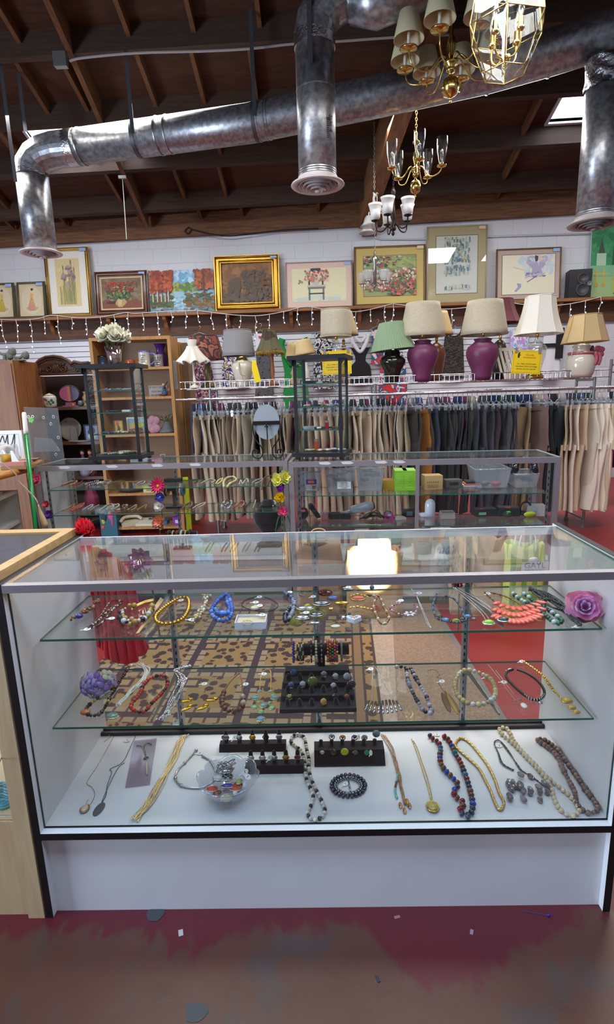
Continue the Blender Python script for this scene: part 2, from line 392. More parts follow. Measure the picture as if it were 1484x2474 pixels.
# pale conduit along the wall and along the roof
mb=MB();mb.tube([wallp(905,572,.02),wallp(920,578,.02),wallp(1040,578,.02),wallp(1180,572,.02),wallp(1484,563,.02)],.012,6)
solo(mb,'wall_conduit',mat('white_conduit',(205,205,208),.5),'thin white conduit running along the painted block wall','pipe')
mb=MB();pts=[(168,148),(200,140),(330,128),(480,124),(600,118),(712,106),(820,100),(960,90),(1090,84)]
mb.tube(spline([aty(a,b,4.33)for a,b in pts],4),.011,6)
solo(mb,'roof_conduit',mat('grey_conduit',(170,165,160),.5),'pale cable strung along the second purlin under the roof','cable')
P=aty(147,146,4.33);mb=MB().cbox((P.x,P.y,P.z),(.11,.05,.11)).cbox((P.x,P.y-.03,P.z),(.115,.008,.115));solo(mb,'junction_box',STEEL,'grey metal junction box on the left rafter','electrical box')
mb=MB();mb.tube(spline([wallp(455,548,.09),wallp(470,556,.09),wallp(540,570,.1),wallp(600,566,.09),wallp(680,556,.09),wallp(770,552,.09)],4),.008,5);mb.tube(spline([wallp(455,550,.09),wallp(447,558,.1),wallp(455,565,.1),wallp(462,556,.09)],4),.008,5)
solo(mb,'black_cable',INK,'black cable drooping along the timber ledger above the paintings','cable')
p=aty(296,428,5.84);q=aty(306,578,5.84);mb=MB();mb.cyl(p,q,.006,n=6);mb.cbox(p,(.09,.03,.03));solo(mb,'hanging_rod',STEEL,'thin rod hanging from the roof above the iris picture','rod')
# ================================================================ FRONT SHOWCASE
CW,CD,CH=1.532,.47,.965;T=.019;DECK=.27;GY=.024
SZ1,SZ2,SY0,SY1=.772,.512,.11,.43
case=thing('display_case','long white glass-topped jewellery showcase with black edges, nearest the camera','display case',(CW/2,CD/2,0))
case_inv=Matrix.Translation((-CW/2,-CD/2,0))
def cpart(mb,name,m,label=None,parent=None):
 o=mb.build(name,m,parent or case)
 if not parent:o.matrix_basis=case_inv
 if label:o['label']=label
 return o
for xa in(0,CW-T):
 mb=MB();mb.box((xa,.0015,0),(xa+T,CD,CH-.0015));sp_=cpart(mb,'side_panel',WHITE)
 mb=MB();mb.box((xa,0,0),(xa+T,.0015,CH));mb.box((xa,.0015,CH-.0015),(xa+T,CD,CH));cpart(mb,'edge_strip',BLACK,'black edge strip',sp_)
cpart(MB().box((T,.022,.0),(CW-T,.036,DECK-.02)),'kick_panel',WHITE)
cpart(MB().box((T,.0015,DECK-.02),(CW-T,CD,DECK)),'deck',WHITE)
cpart(MB().box((T,0,DECK-.019),(CW-T,.0015,DECK)),'edge_band',BLACK,'black edge band')
cpart(MB().box((T,0,CH-.022),(CW-T,.022,CH-.003)).box((T,.022,CH-.022),(CW-T,.027,CH-.012)),'front_rail',ALU)
cpart(MB().box((T,CD-.03,CH-.03),(CW-T,CD,CH-.012)).box((T,CD-.03,CH-.012),(CW-T,CD-.022,CH-.004)),'back_rail',WHITE)
cpart(MB().box((T,CD-.05,DECK),(CW-T,CD-.04,DECK+.012)).box((T,CD-.028,DECK),(CW-T,CD-.018,DECK+.012)),'door_track',BLACKPL)
def pane(a,b,axis,glass_m=GLASS,edge_m=EDGE):
 """glass slab whose thin sides carry the green edge"""
 mb=MB();mb.box(a,b)
 for i in range(6):
  n=('z','z','y','x','y','x')[i];mb.m[i]=0 if n==axis else 1
 return mb
cpart(pane((T+.001,.012,CH-.010),(CW-T-.001,CD-.022,CH-.004),'z'),'top_glass',[GLASS,EDGE])
cpart(pane((T+.001,GY,DECK),(CW-T-.001,GY+.004,CH-.012),'y'),'front_glass',[CASEGLASS,EDGE])
cpart(MB().box((T+.0005,GY-.003,DECK),(T+.0025,GY-.0005,CH-.022)).box((CW-T-.0025,GY-.003,DECK),(CW-T-.0005,GY-.0005,CH-.022)).box((T,GY-.003,DECK),(CW-T,GY-.0005,DECK+.002)),'glass_channel',BLACKPL)
shelves=[]
for z in(SZ1,SZ2):
 shelves.append(cpart(pane((T+.012,SY0,z-.006),(CW-T-.012,SY1,z),'z'),'glass_shelf',[SHELFGLASS,EDGE]))
ZJ1,ZJ2,ZJ3=SZ1+.0005,SZ2+.0005,DECK+.0005
for px in(427,768,1122):
 x=aty(px,1600,.445).x
 mb=MB();mb.box((x-.010,.438,DECK),(x-.006,.452,CH-.03));mb.box((x+.006,.438,DECK),(x+.010,.452,CH-.03));mb.box((x-.006,.448,DECK),(x+.006,.452,CH-.03))
 mb.mi=1
 z=DECK+.03
 while z<CH-.05:mb.box((x-.0022,.4472,z),(x+.0022,.4479,z+.012));z+=.025
 st=cpart(mb,'shelf_standard',[ALU,INK])
 mb=MB();mb.box((x-.022,.425,DECK),(x+.022,.456,DECK+.003));mb.cyl((x-.016,.44,DECK),(x-.016,.44,DECK+.006),.004,n=8);mb.cyl((x+.016,.44,DECK),(x+.016,.44,DECK+.006),.004,n=8);mb.box((x-.011,.434,DECK),(x+.011,.437,DECK+.022))
 cpart(mb,'foot_bracket',CHROME,None,st)
 for z in(SZ1,SZ2):
  dx=.03 if px>1000 else 0
  mb=MB();mb.prism([(.445,z-.007),(.445,z-.05),(.40,z-.032),(.15,z-.014),(.15,z-.007)],lambda q:(x-.0015+dx*(.445-q[0])*2,q[0],q[1]),lambda q:(x+.0015+dx*(.445-q[0])*2,q[0],q[1]))
  cpart(mb,'shelf_bracket',STEEL,None,st)
# ================================================================ NEIGHBOURING MAPLE CASE
MAPLE=mat('maple_laminate',(205,178,140),.45,noise=(5,.8),col2=(190,160,122),stretch=(8,8,.7))
MAPLET=mat('maple_top_frame',(212,172,116),.45,noise=(5,.8),col2=(196,154,98),stretch=(1,8,8))
nb=thing('display_case','maple framed showcase with dark top, left of the white showcase','display case',(-.6,.22,0))
def npart(mb,name,m,label=None):
 o=mb.build(name,m,nb);o.matrix_basis=Matrix.Translation((.6,-.22,0))
 if label:o['label']=label
 return o
NX=-.004;NH=.985
npart(MB().box((-1.2,0.0,.0),(-1.18,.47,NH-.03)),'side_panel',MAPLE)
npart(MB().box((NX-.045,.0,.0),(NX-.001,.03,NH-.03)),'corner_post',MAPLE)
npart(MB().box((NX-.03,.0305,0),(NX-.01,.45,.3)),'side_panel',MAPLE)
npart(MB().box((-1.2,-.0,NH-.022),(NX,.035,NH)).box((-1.2,.43,NH-.022),(NX,.475,NH)).box((NX-.03,.035,NH-.022),(NX,.43,NH)).box((-1.2,.035,NH-.022),(-1.15,.43,NH)),'top_frame',MAPLET)
npart(MB().box((-1.15,.035,NH-.012),(NX-.03,.43,NH-.006)),'dark_top',mat('dark_worn_glass',(44,46,56),.22,noise=(30,.5),col2=(74,76,88),stretch=(1,6,1),coat=.4),'dark scuffed top panel')
npart(MB().box((-1.18,.02,.30),(NX-.045,.47,.315)),'deck',mat('pale_deck_board',(226,204,164),.5))
npart(MB().box((-1.18,.012,.0),(NX-.045,.03,.30)),'kick_panel',MAPLE)
npart(pane((-1.18,.012,.315),(NX-.045,.016,NH-.03),'y'),'front_glass',[CASEGLASS,EDGE])
mb=MB(smooth=True)
for k in range(7):
 mb.color((70,150,170)if k%2 else(110,180,190));pts=[atz(-30+k*4,1905+k*5,.322),atz(8,1890+k*7,.323),atz(24+k,1915+k*4,.322),atz(5,1935+k*3,.322),atz(-30,1940,.322)]
 mb.tube(spline(pts,4),.003,5)
solo(mb,'necklace',VCG,'turquoise bead strand inside the maple case at far left','necklace')
mb=MB();mb.tube(spline([atz(a,b,.5)for a,b in((-5,1850),(6,1825),(10,1800),(14,1790))],4),.0015,5);solo(mb,'chain',OLDSILVER,'thin dark chain inside the maple case at far left','necklace')
# ================================================================ DUCTS
GALV=mat('galvanised_steel',(130,130,134),.36,.82,noise=(26,.3),col2=(176,177,180))
FOIL=mat('crinkled_foil_tape',(190,190,194),.25,1,bump=(60,.5))
STRAP=mat('dull_strap_steel',(92,92,96),.5,.7)
GRILLE=mat('white_diffuser',(206,196,194),.5)
DARKIN=mat('dark_throat',(24,20,18),.9)
def diffuser(root,c,k=1.0):
 mb=MB(smooth=True);mb.open=1
 mb.lathe([(.150*k,.05),(.152*k,.012),(.200*k,.006),(.203*k,0),(.198*k,-.006),(.155*k,-.004),(.148*k,.012),(.146*k,.05)],c,36)
 o=mb.build('diffuser_plate',GRILLE,root)
 mb=MB(smooth=True);mb.open=1
 for i,rr in enumerate((.128,.100,.072,.044)):
  z=-.004-.010*i;mb.lathe([(rr*k,z+.034),(rr*k+.016,z),(rr*k+.018,z-.002),(rr*k+.014,z-.001),(rr*k-.004,z+.034)],c,32)
 mb.lathe([(.0,-.052),(.02,-.05),(.024,-.04),(.0,-.03)],c,16)
 mb.build('diffuser_rings',GRILLE,o)
 MB().lathe([(0,.045),(.146*k,.045),(.146*k,.052),(0,.052)],c,24).build('throat',DARKIN,o)
def lines(path,r,n=28):
 return MB(smooth=True).tube(path,r,n)
# left drop, elbow and long run
P0=aty(100,612,4.68);E0=aty(101,420,4.68)
A=aty(172,358,4.66)
ptsr=[A,aty(600,299,4.38),aty(900,236,4.16),aty(1180,172,3.95),aty(1330,128,3.78),aty(1500,72,3.55)]
E0=V((P0.x,P0.y,E0.z));top=V((P0.x,P0.y,A.z))
elb=[E0.lerp(top,t)*(1-t)+top.lerp(A,t)*t for t in(0,.2,.4,.6,.8,1)]
run=thing('air_duct','long galvanised air duct with elbow at its left end, sloping across under the roof','air duct',P0)
inv=Matrix.Translation(-P0)
def rp(mb,name,m,par=None,label=None):
 o=mb.build(name,m,par or run)
 if not par:o.matrix_basis=inv
 if label:o['label']=label
 return o
rp(lines([V((P0.x,P0.y,P0.z+.03)),E0],.153),'drop_pipe',GALV)
mb=MB(smooth=False);mb.tube(elb,.156,28,sm=False);rp(mb,'elbow',GALV)
rp(lines(ptsr,.155),'main_pipe',GALV)
mb=MB(smooth=True);d=(ptsr[1]-ptsr[0]).normalized()
rp(MB(smooth=True).cyl(E0+V((0,0,-.02)),E0+V((0,0,.02)),.157,n=28),'foil_tape',FOIL)
mb.cyl(A-d*.03,A+d*.07,.158,n=28);rp(mb,'foil_tape',FOIL)
mb=MB(smooth=True)
for px in(200,392,415,628,645,652):
 t=(px-172)/(600-172)if px<600 else 1
 P=ptsr[0].lerp(ptsr[1],t)if t<1 else ptsr[1].lerp(ptsr[2],(px-600)/300)
 rp(MB(smooth=True).cyl(P-d*.006,P+d*.006,.160,n=28),'seam_band',GALV)
for q in(ptsr[3],ptsr[4]):rp(MB(smooth=True).cyl(q-d*.008,q+d*.008,.163,n=28),'seam_band',GALV)
diffuser(run,V((0,0,.0)))
def strap(pts,wid=.034,ring=None,name='strap'):
 mb=MB()
 for a,b in zip(pts,pts[1:]):
  mb.add([a+V((-wid/2,0,0)),a+V((wid/2,0,0)),b+V((wid/2,0,0)),b+V((-wid/2,0,0)),a+V((-wid/2,.003,0)),a+V((wid/2,.003,0)),b+V((wid/2,.003,0)),b+V((-wid/2,.003,0))],[(0,1,2,3),(7,6,5,4),(0,4,5,1),(2,6,7,3),(1,5,6,2),(0,3,7,4)],False)
 if ring:mb.cyl(ring[0]-ring[1]*wid/2,ring[0]+ring[1]*wid/2,.1585,n=28)
 return mb
for px,py,which in((340,292,0),(622,258,1)):
 P=ptsr[0].lerp(ptsr[1],(px-172)/428)if px<600 else ptsr[1].lerp(ptsr[2],.07)
 tp=P+V((0,-.162,.0));z=roofz(P.x,P.y-.16)
 rp(strap([V((P.x,P.y-.165,z+.1)),V((P.x,P.y-.165,P.z+.06)),V((P.x,P.y-.166,P.z-.02))],ring=(P,d)),'hanger_strap',STRAP)
Q=V((P0.x-.09,P0.y-.16,0));rp(strap([V((Q.x,Q.y,roofz(Q.x,Q.y)+.1)),V((Q.x,Q.y,E0.z-.12))]),'hanger_strap',STRAP)
Q=V((P0.x+.02,P0.y-.0,0));rp(strap([V((Q.x,Q.y-.06,roofz(Q.x,Q.y)+.1)),V((Q.x,Q.y-.06,A.z+.14))]),'hanger_strap',STRAP)
# centre drop
P0=aty(768,448,3.35);r0=.142
B=aty(757,45,3.35);Bt=V((P0.x,P0.y,B.z-.12))
duct2=thing('air_duct','vertical galvanised duct with round white diffuser in the middle, curving away at the top','air duct',P0)
inv=Matrix.Translation(-P0)
def dp(mb,name,m,par=None):
 o=mb.build(name,m,par or duct2)
 if not par:o.matrix_basis=inv
 return o
up=[Bt,Bt+V((.02,-.0,.10)),Bt+V((.09,.0,.19)),Bt+V((.22,.0,.255)),aty(905,8,3.3),aty(1060,-60,3.15)]
dp(lines([V((P0.x,P0.y,P0.z+.03)),Bt],r0),'drop_pipe',GALV)
dp(MB().tube(up[:4]+[up[4].lerp(up[3],.6)],.150,28,sm=False),'elbow',GALV)
dp(lines([up[4].lerp(up[3],.6),up[4],up[5]],.152),'upper_pipe',GALV)
mb=MB(smooth=True);mb.cyl(Bt+V((0,0,-.07)),Bt+V((0,0,.012)),r0+.008,n=28);dp(mb,'foil_tape',FOIL)
mb=MB(smooth=True)
for z in(.62,.06,.075,.09):dp(MB(smooth=True).cyl((P0.x,P0.y,P0.z+z-.004),(P0.x,P0.y,P0.z+z+.004),r0+.003,n=28),'seam_band',GALV)
diffuser(duct2,V((0,0,0)))
Q=aty(750,150,3.19);dp(strap([V((Q.x,Q.y,roofz(Q.x,Q.y)+.1)),V((Q.x,Q.y,Q.z))]),'hanger_strap',STRAP)
Q=aty(797,335,3.25);a0=-.95
for k,s_ in enumerate(('Bottom ','Side 4')):
 a=-1.05-.0*k;M=Matrix.Translation((r0*1.02*cos(-.95+k*.16),r0*1.02*sin(-.95+k*.16),.33+k*.04))@Matrix.Rotation(-.95+k*.16+pi/2,4,'Z')@Matrix.Rotation(pi/2,4,'X')@Matrix.Rotation(-pi/2,4,'Z')
 text(s_,.045,M,INK,duct2,'scribble')
# right drop
P0=aty(1436,541,3.55);r0=.138
duct3=thing('air_duct','shiny vertical galvanised duct at the right edge with crinkled foil joint','air duct',P0)
inv=Matrix.Translation(-P0);zt=aty(1478,195,3.55).z
def ep(mb,name,m):
 o=mb.build(name,m,duct3);o.matrix_basis=inv;return o
ep(lines([V((P0.x,P0.y,P0.z+.03)),V((P0.x,P0.y,zt))],r0),'drop_pipe',GALV)
mb=MB(smooth=True);rr=random.Random(3)
mb.grid(lambda u,v:V((P0.x+(r0+.004+.012*sin(u*44+v*9)*rr.random())*cos(2*pi*u),P0.y+(r0+.004+.012*sin(u*31+v*14))*sin(2*pi*u),zt-.06+.20*v)),40,8,True);ep(mb,'foil_tape',FOIL)
mb=MB(smooth=True)
for z in(.045,.06,.075):ep(MB(smooth=True).cyl((P0.x,P0.y,P0.z+z-.004),(P0.x,P0.y,P0.z+z+.004),r0+.004,n=28),'seam_band',GALV);diffuser(duct3,V((0,0,0)))
# ================================================================ HANGING LIGHT FIXTURES
SHADEC=mat('cream_shade_cloth',(226,214,172),.85,bump=(300,.1))
CANDLE=mat('candle_sleeve',(240,234,220),.6)
OPAL=mat('opal_glass',(240,238,234),.3,coat=.3)
FROST=glass('frosted_glass',(240,238,236),.06,.35,.25)
BULB=glass('clear_bulb',(252,250,246),.08,.03)
BRONZE=mat('dark_bronze',(52,44,46),.4,.8)
NICKEL=mat('brushed_nickel',(186,178,170),.3,1)
def chain(root,p,q,m,r=.0022,step=.026,wide=.009):
 mb=MB(smooth=True);p=V(p);q=V(q);n=max(2,int((q-p).length/step));d=(q-p)/n
 for i in range(n):
  c=p+d*(i+.5);e=V((1,0,0))if i%2 else V((0,1,0));L=d.length*.72
  mb.tube([c+e*wide*cos(a)+d.normalized()*L*sin(a)for a in[k*pi/4 for k in range(8)]],r,5,True)
 mb.build('chain',m,root)
def ceil_hook(root,m,z):
 MB(smooth=True).lathe([(.0,z),(.05,z),(.055,z-.02),(.02,z-.03),(0,z-.032)][::-1],(0,0,0),16).build('canopy',m,root)
def arm_path(ang,R,z0,zc,dip):
 e=V((cos(ang),sin(ang),0))
 return spline([e*.02+V((0,0,z0)),e*R*.22+V((0,0,z0+.035)),e*R*.55+V((0,0,z0-dip)),e*R*.9+V((0,0,z0-dip*.75)),e*R+V((0,0,zc))],5)
def chandelier(name,label,P,n,Rr,m,stem,z0,zc,dip,kind,off=0,armr=.0055,top=.3,chainm=None,cup=1.0,hang=True):
 t=thing(name,label,'chandelier',P)
 MB(smooth=True).lathe(stem,(0,0,0),20).build('stem',m,t)
 for k in range(n):
  a=off+2*pi*k/n;e=V((cos(a),sin(a),0));c=e*Rr
  arm=MB(smooth=True).tube(arm_path(a,Rr,z0,zc,dip),armr,6).build('arm',m,t)
  mb=MB(smooth=True);mb.lathe([(.004,zc-.012),(.012*cup,zc-.006),(.04*cup,zc),(.046*cup,zc+.008),(.042*cup,zc+.008),(.02*cup,zc+.003),(.014,zc+.006),(.015,zc+.03),(.008,zc+.032)],c,16);mb.build('drip_pan',m,arm)
  if kind=='shade':
   MB(smooth=True).cyl(c+V((0,0,zc+.02)),c+V((0,0,zc+.10)),.0115,n=10).build('candle',CANDLE,arm)
   mb=MB(smooth=True);mb.open=1
   mb.lathe([(.104,zc+.06),(.064,zc+.22),(.061,zc+.22),(.101,zc+.06),(.104,zc+.06)],c,24);mb.build('lamp_shade',SHADEC,t)
   MB(smooth=True).lathe([(.006,zc+.1),(.013,zc+.12),(.008,zc+.145),(.001,zc+.165)],c,8).build('bulb',BULB,arm)
  elif kind=='hurricane':
   MB(smooth=True).cyl(c+V((0,0,zc+.02)),c+V((0,0,zc+.05)),.01,n=8).build('candle',CANDLE,arm)
   MB(smooth=True).lathe([(.006,zc+.05),(.016,zc+.08),(.01,zc+.115),(.001,zc+.14)],c,10).build('bulb',BULB,arm)
   mb=MB(smooth=True);mb.open=1
   mb.lathe([(.022,zc+.02),(.03,zc+.05),(.046,zc+.13),(.05,zc+.18),(.048,zc+.235)],c,20);mb.build('glass_chimney',CLEAR,t)
  elif kind=='opal':
   mb=MB(smooth=True);mb.open=1
   mb.lathe([(.022,zc+.012),(.05,zc+.03),(.055,zc+.08),(.062,zc+.135),(.078,zc+.17),(.074,zc+.168),(.052,zc+.08),(.045,zc+.03)],c,20);mb.build('bell_shade',OPAL,t)
  elif kind=='frost':
   mb=MB(smooth=True);mb.open=1
   mb.lathe([(.028,zc+.01),(.04,zc+.03),(.052,zc+.09),(.075,zc+.125),(.072,zc+.125),(.05,zc+.09)],c,18);mb.build('glass_shade',FROST,t)
   MB(smooth=True).cyl(c+V((0,0,zc-.035)),c+V((0,0,zc+.02)),.018,n=10).build('lamp_holder',m,arm)
 zr=roofz(P.x,P.y)+PD-P.z
 if hang:chain(t,(0,0,top),(0,0,zr-.03),chainm or m);ceil_hook(t,m,zr)
 return t
ballstem=[(.0,-.165),(.006,-.16),(.012,-.145),(.005,-.135),(.012,-.128),(.05,-.105),(.065,-.06),(.05,-.018),(.014,.002),(.012,.02),(.03,.03),(.034,.045),(.026,.06),(.05,.075),(.052,.095),(.024,.11),(.016,.13),(.035,.18),(.03,.23),(.012,.26),(.014,.3),(.004,.31)]
P=aty(1088,210,3.2)+V((0,0,.06))
chandelier('chandelier','large brass chandelier with small cream cloth shades, upside of the row nearest the lantern',P,8,.33,BRASS,ballstem,.085,.12,.07,'shade',off=.33,cup=1.35)
P=aty(1004,452,4.35)+V((0,0,.06))
hs=[(r*.82,z*.95)for r,z in ballstem]+[(.03,.30),(.034,.31),(.01,.33),(.012,.38),(.004,.40)]
chandelier('chandelier','brass chandelier with five clear hurricane glasses and a ball',P,5,.235,BRASS,hs,.07,.075,.06,'hurricane',off=.9,top=.40)
P=aty(950,556,5.2)
bs=[(.0,-.06),(.012,-.05),(.02,-.03),(.008,-.015),(.03,0),(.034,.02),(.018,.04),(.014,.09),(.03,.13),(.02,.2),(.016,.33),(.03,.37),(.012,.42)]
chandelier('chandelier','dark bronze chandelier with upturned white bell shades',P,5,.19,BRONZE,bs,.03,.10,.03,'opal',off=.5,top=.42,armr=.008)
t=thing('pendant_cluster','nickel leaf-stem pendant with downturned frosted shades beside the bronze chandelier','pendant light',aty(905,530,5.62))
MB(smooth=True).lathe([(0,-.02),(.02,0),(.012,.05),(.02,.12),(.008,.22),(.02,.25),(.004,.3)],(0,0,0),12).build('stem',NICKEL,t)
for k in range(3):
 a=pi*.5+k*2*pi/3+.5;e=V((cos(a),sin(a),0));c=e*.15
 arm=MB(smooth=True).tube(spline([V((0,0,.02)),e*.07+V((0,0,.06)),e*.14+V((0,0,.045)),c+V((0,0,0))],4),.006,6).build('arm',NICKEL,t)
 MB(smooth=True).tube(spline([V((0,0,.05)),e*.03+V((0,0,.2)),e*.02+V((0,0,.28)),e*.045+V((0,0,.26))],4),[.004]*12+[.002],5).build('leaf_scroll',NICKEL,arm)
 mb=MB(smooth=True);mb.open=1;mb.lathe([(.03,.0),(.045,-.02),(.06,-.07),(.098,-.11),(.094,-.11),(.055,-.065)],c,18);mb.build('glass_shade',FROST,t)
zr=roofz(t.location.x,t.location.y)+PD-t.location.z;chain(t,(0,0,.3),(0,0,zr),NICKEL)
P=aty(906,690,6.25)
cs=[(.0,-.03),(.012,-.02),(.02,0),(.014,.02),(.026,.03),(.02,.12),(.028,.13),(.022,.26),(.034,.30),(.038,.33),(.012,.36),(.012,.4),(.003,.42)]
chandelier('chandelier','small nickel chandelier with frosted cup shades in front of the garden picture',P,5,.165,NICKEL,cs,.0,.03,.0,'frost',off=.3,top=.42)
# glass lantern
P=aty(1222,110,2.03)
t=thing('lantern','faceted clear glass lantern with brass edges, nearest the camera at top right','lantern',P,rad(12))
rings=[(.085,.40),(.165,.27),(.20,.075),(.108,-.125)]
VV=[[V((r*cos(k*pi/3),r*sin(k*pi/3),z))for k in range(6)]for r,z in rings]
LANT=glass('bevelled_glass',(248,250,250),.05,.004)
for j in range(3):
 for k in range(6):
  a,b,c,d=VV[j][k],VV[j][(k+1)%6],VV[j+1][(k+1)%6],VV[j+1][k];ce=(a+b+c+d)/4;i_=[q.lerp(ce,.22)for q in(a,b,c,d)];nrm=ce.normalized()*.0025
  mb=MB();i_=[q+V((nrm.x,nrm.y,0))for q in i_]
  mb.add([a,b,c,d]+i_,[(4,5,6,7),(0,1,5,4),(1,2,6,5),(2,3,7,6),(3,0,4,7)],False);mb.build('glass_pane',LANT,t)
mb=MB();lo=VV[3];mb.add(lo,[tuple(range(6))],False);mb.build('bottom_pane',LANT,t)
for j in range(4):
 mb=MB(smooth=True);mb.tube(VV[j],.003,6,True);mb.build('brass_ring',BRASS,t)
for k in range(6):MB(smooth=True).tube([VV[j][k]for j in range(4)],.003,6).build('brass_rib',BRASS,t)
mb=MB(smooth=True);mb.lathe([(0,-.11),(.012,-.10),(.006,-.085),(.022,-.07),(.03,-.05),(.008,-.04),(.006,.38),(.03,.40),(0,.41)],(0,0,0),12);mb.build('centre_rod',BRASS,t)
for k in range(4):
 a=.4+k*pi/2;e=V((cos(a),sin(a),0));c=e*.085
 arm=MB(smooth=True).tube(spline([V((0,0,-.05)),e*.05+V((0,0,-.065)),c+V((0,0,-.03)),c+V((0,0,.03))],4),.005,6).build('arm',BRASS,t)
 MB(smooth=True).lathe([(.005,.02),(.018,.03),(.02,.04),(.014,.045),(.013,.085)],c,12).build('candle_cup',BRASS,arm)
 MB(smooth=True).lathe([(.007,.085),(.017,.115),(.012,.15),(.001,.19)],c,10).build('bulb',BULB,arm)
zr=roofz(P.x,P.y)+PD-P.z;chain(t,(0,0,.4),(0,0,zr),BRASS)
# ================================================================ PICTURE SHELF ON THE BACK WALL
PINE=mat('shelf_pine',(150,100,56),.55,noise=(5,.7),col2=(128,82,44),stretch=(.8,9,9))
SD=.24
sa,sb=wallp(0,770,SD),wallp(1484,716,SD);ks=(sb.z-sa.z)/(sb.x-sa.x)
def shz(x):return sa.z+ks*(x-sa.x)
def wally(x,off=0):return WALLY+(x-.75)*math.tan(WROT)-off
xa,xb=-5.2,6.2
sh=thing('wall_shelf','long pine picture shelf with small brackets along the white block wall','shelf',(.75,WALLY,shz(.75)))
inv=Matrix.Translation(-V(sh.location))
def shp(mb,name,m):
 o=mb.build(name,m,sh);o.matrix_basis=inv;return o
def bar(mb,xa,xb,o0,o1,z0,z1):
 q=lambda x,o,z:(x,wally(x,o),shz(x)+z)
 return mb.add([q(xa,o0,z0),q(xb,o0,z0),q(xb,o1,z0),q(xa,o1,z0),q(xa,o0,z1),q(xb,o0,z1),q(xb,o1,z1),q(xa,o1,z1)],[(0,3,2,1),(4,5,6,7),(0,1,5,4),(1,2,6,5),(2,3,7,6),(3,0,4,7)],False)
shp(bar(MB(),xa,xb,SD,.012,-.04,0),'shelf_board',PINE)
shp(bar(MB(),xa,xb,.05,.012,-.30,-.042),'backing_board',mat('dark_backing_board',(104,66,38),.6,noise=(5,.8),col2=(74,44,26),stretch=(.8,9,9)))
for px in(123,266,400,552,704,869,1028,1348):
 x=wallp(px,775,.12).x;z0=shz(x)-.042
 mb=MB();mb.prism([(.052,0),(.21,0),(.20,-.04),(.13,-.07),(.10,-.14),(.052,-.20)],lambda q:(x-.025,wally(x,q[0]),z0+q[1]),lambda q:(x+.025,wally(x,q[0]),z0+q[1]));shp(mb,'shelf_bracket',PINE)
# ---------------------------------------------------------------- pictures
class Art:
 """flat picture surface built of coloured patches, u to the right, v up, in metres"""
 def __init__(s,W,H,base):s.W,s.H,s.mb,s.k=W,H,MB(),0;s.rect(0,0,1,1,base)
 def P(s,u,v):return(u*s.W-s.W/2,v*s.H,-.0004*s.k)
 def poly(s,pts,c):s.mb.color(c);s.k+=.12;s.mb.add([s.P(min(1,max(0,u)),min(1,max(0,v)))for u,v in pts],[tuple(range(len(pts)))],False);return s
 def rect(s,u0,v0,u1,v1,c):return s.poly([(u0,v0),(u1,v0),(u1,v1),(u0,v1)],c)
 def blob(s,u,v,ru,rv,c,n=9,j=.25):return s.poly([(u+ru*cos(2*pi*i/n)*(1+j*(R.random()-.5)*2),v+rv*sin(2*pi*i/n)*(1+j*(R.random()-.5)*2))for i in range(n)],c)
 def stroke(s,pts,w,c):
  for(a,b),(d,e)in zip(pts,pts[1:]):
   L=math.hypot((d-a)*s.W,(e-b)*s.H)or 1;nx,ny=-(e-b)*s.H/L*w/s.W,(d-a)*s.W/L*w/s.H;s.poly([(a-nx,b-ny),(a+nx,b+ny),(d+nx,e+ny),(d-nx,e-ny)],c)
  return s
 def spray(s,n,u0,v0,u1,v1,r,cols,asp=1):
  for _ in range(int(n*2.6)):rr=r*(.28+.55*R.random());s.blob(u0+(u1-u0)*R.random(),v0+(v1-v0)*R.random(),rr,rr*asp*s.W/s.H,R.choice(cols),6,.5)
  return s
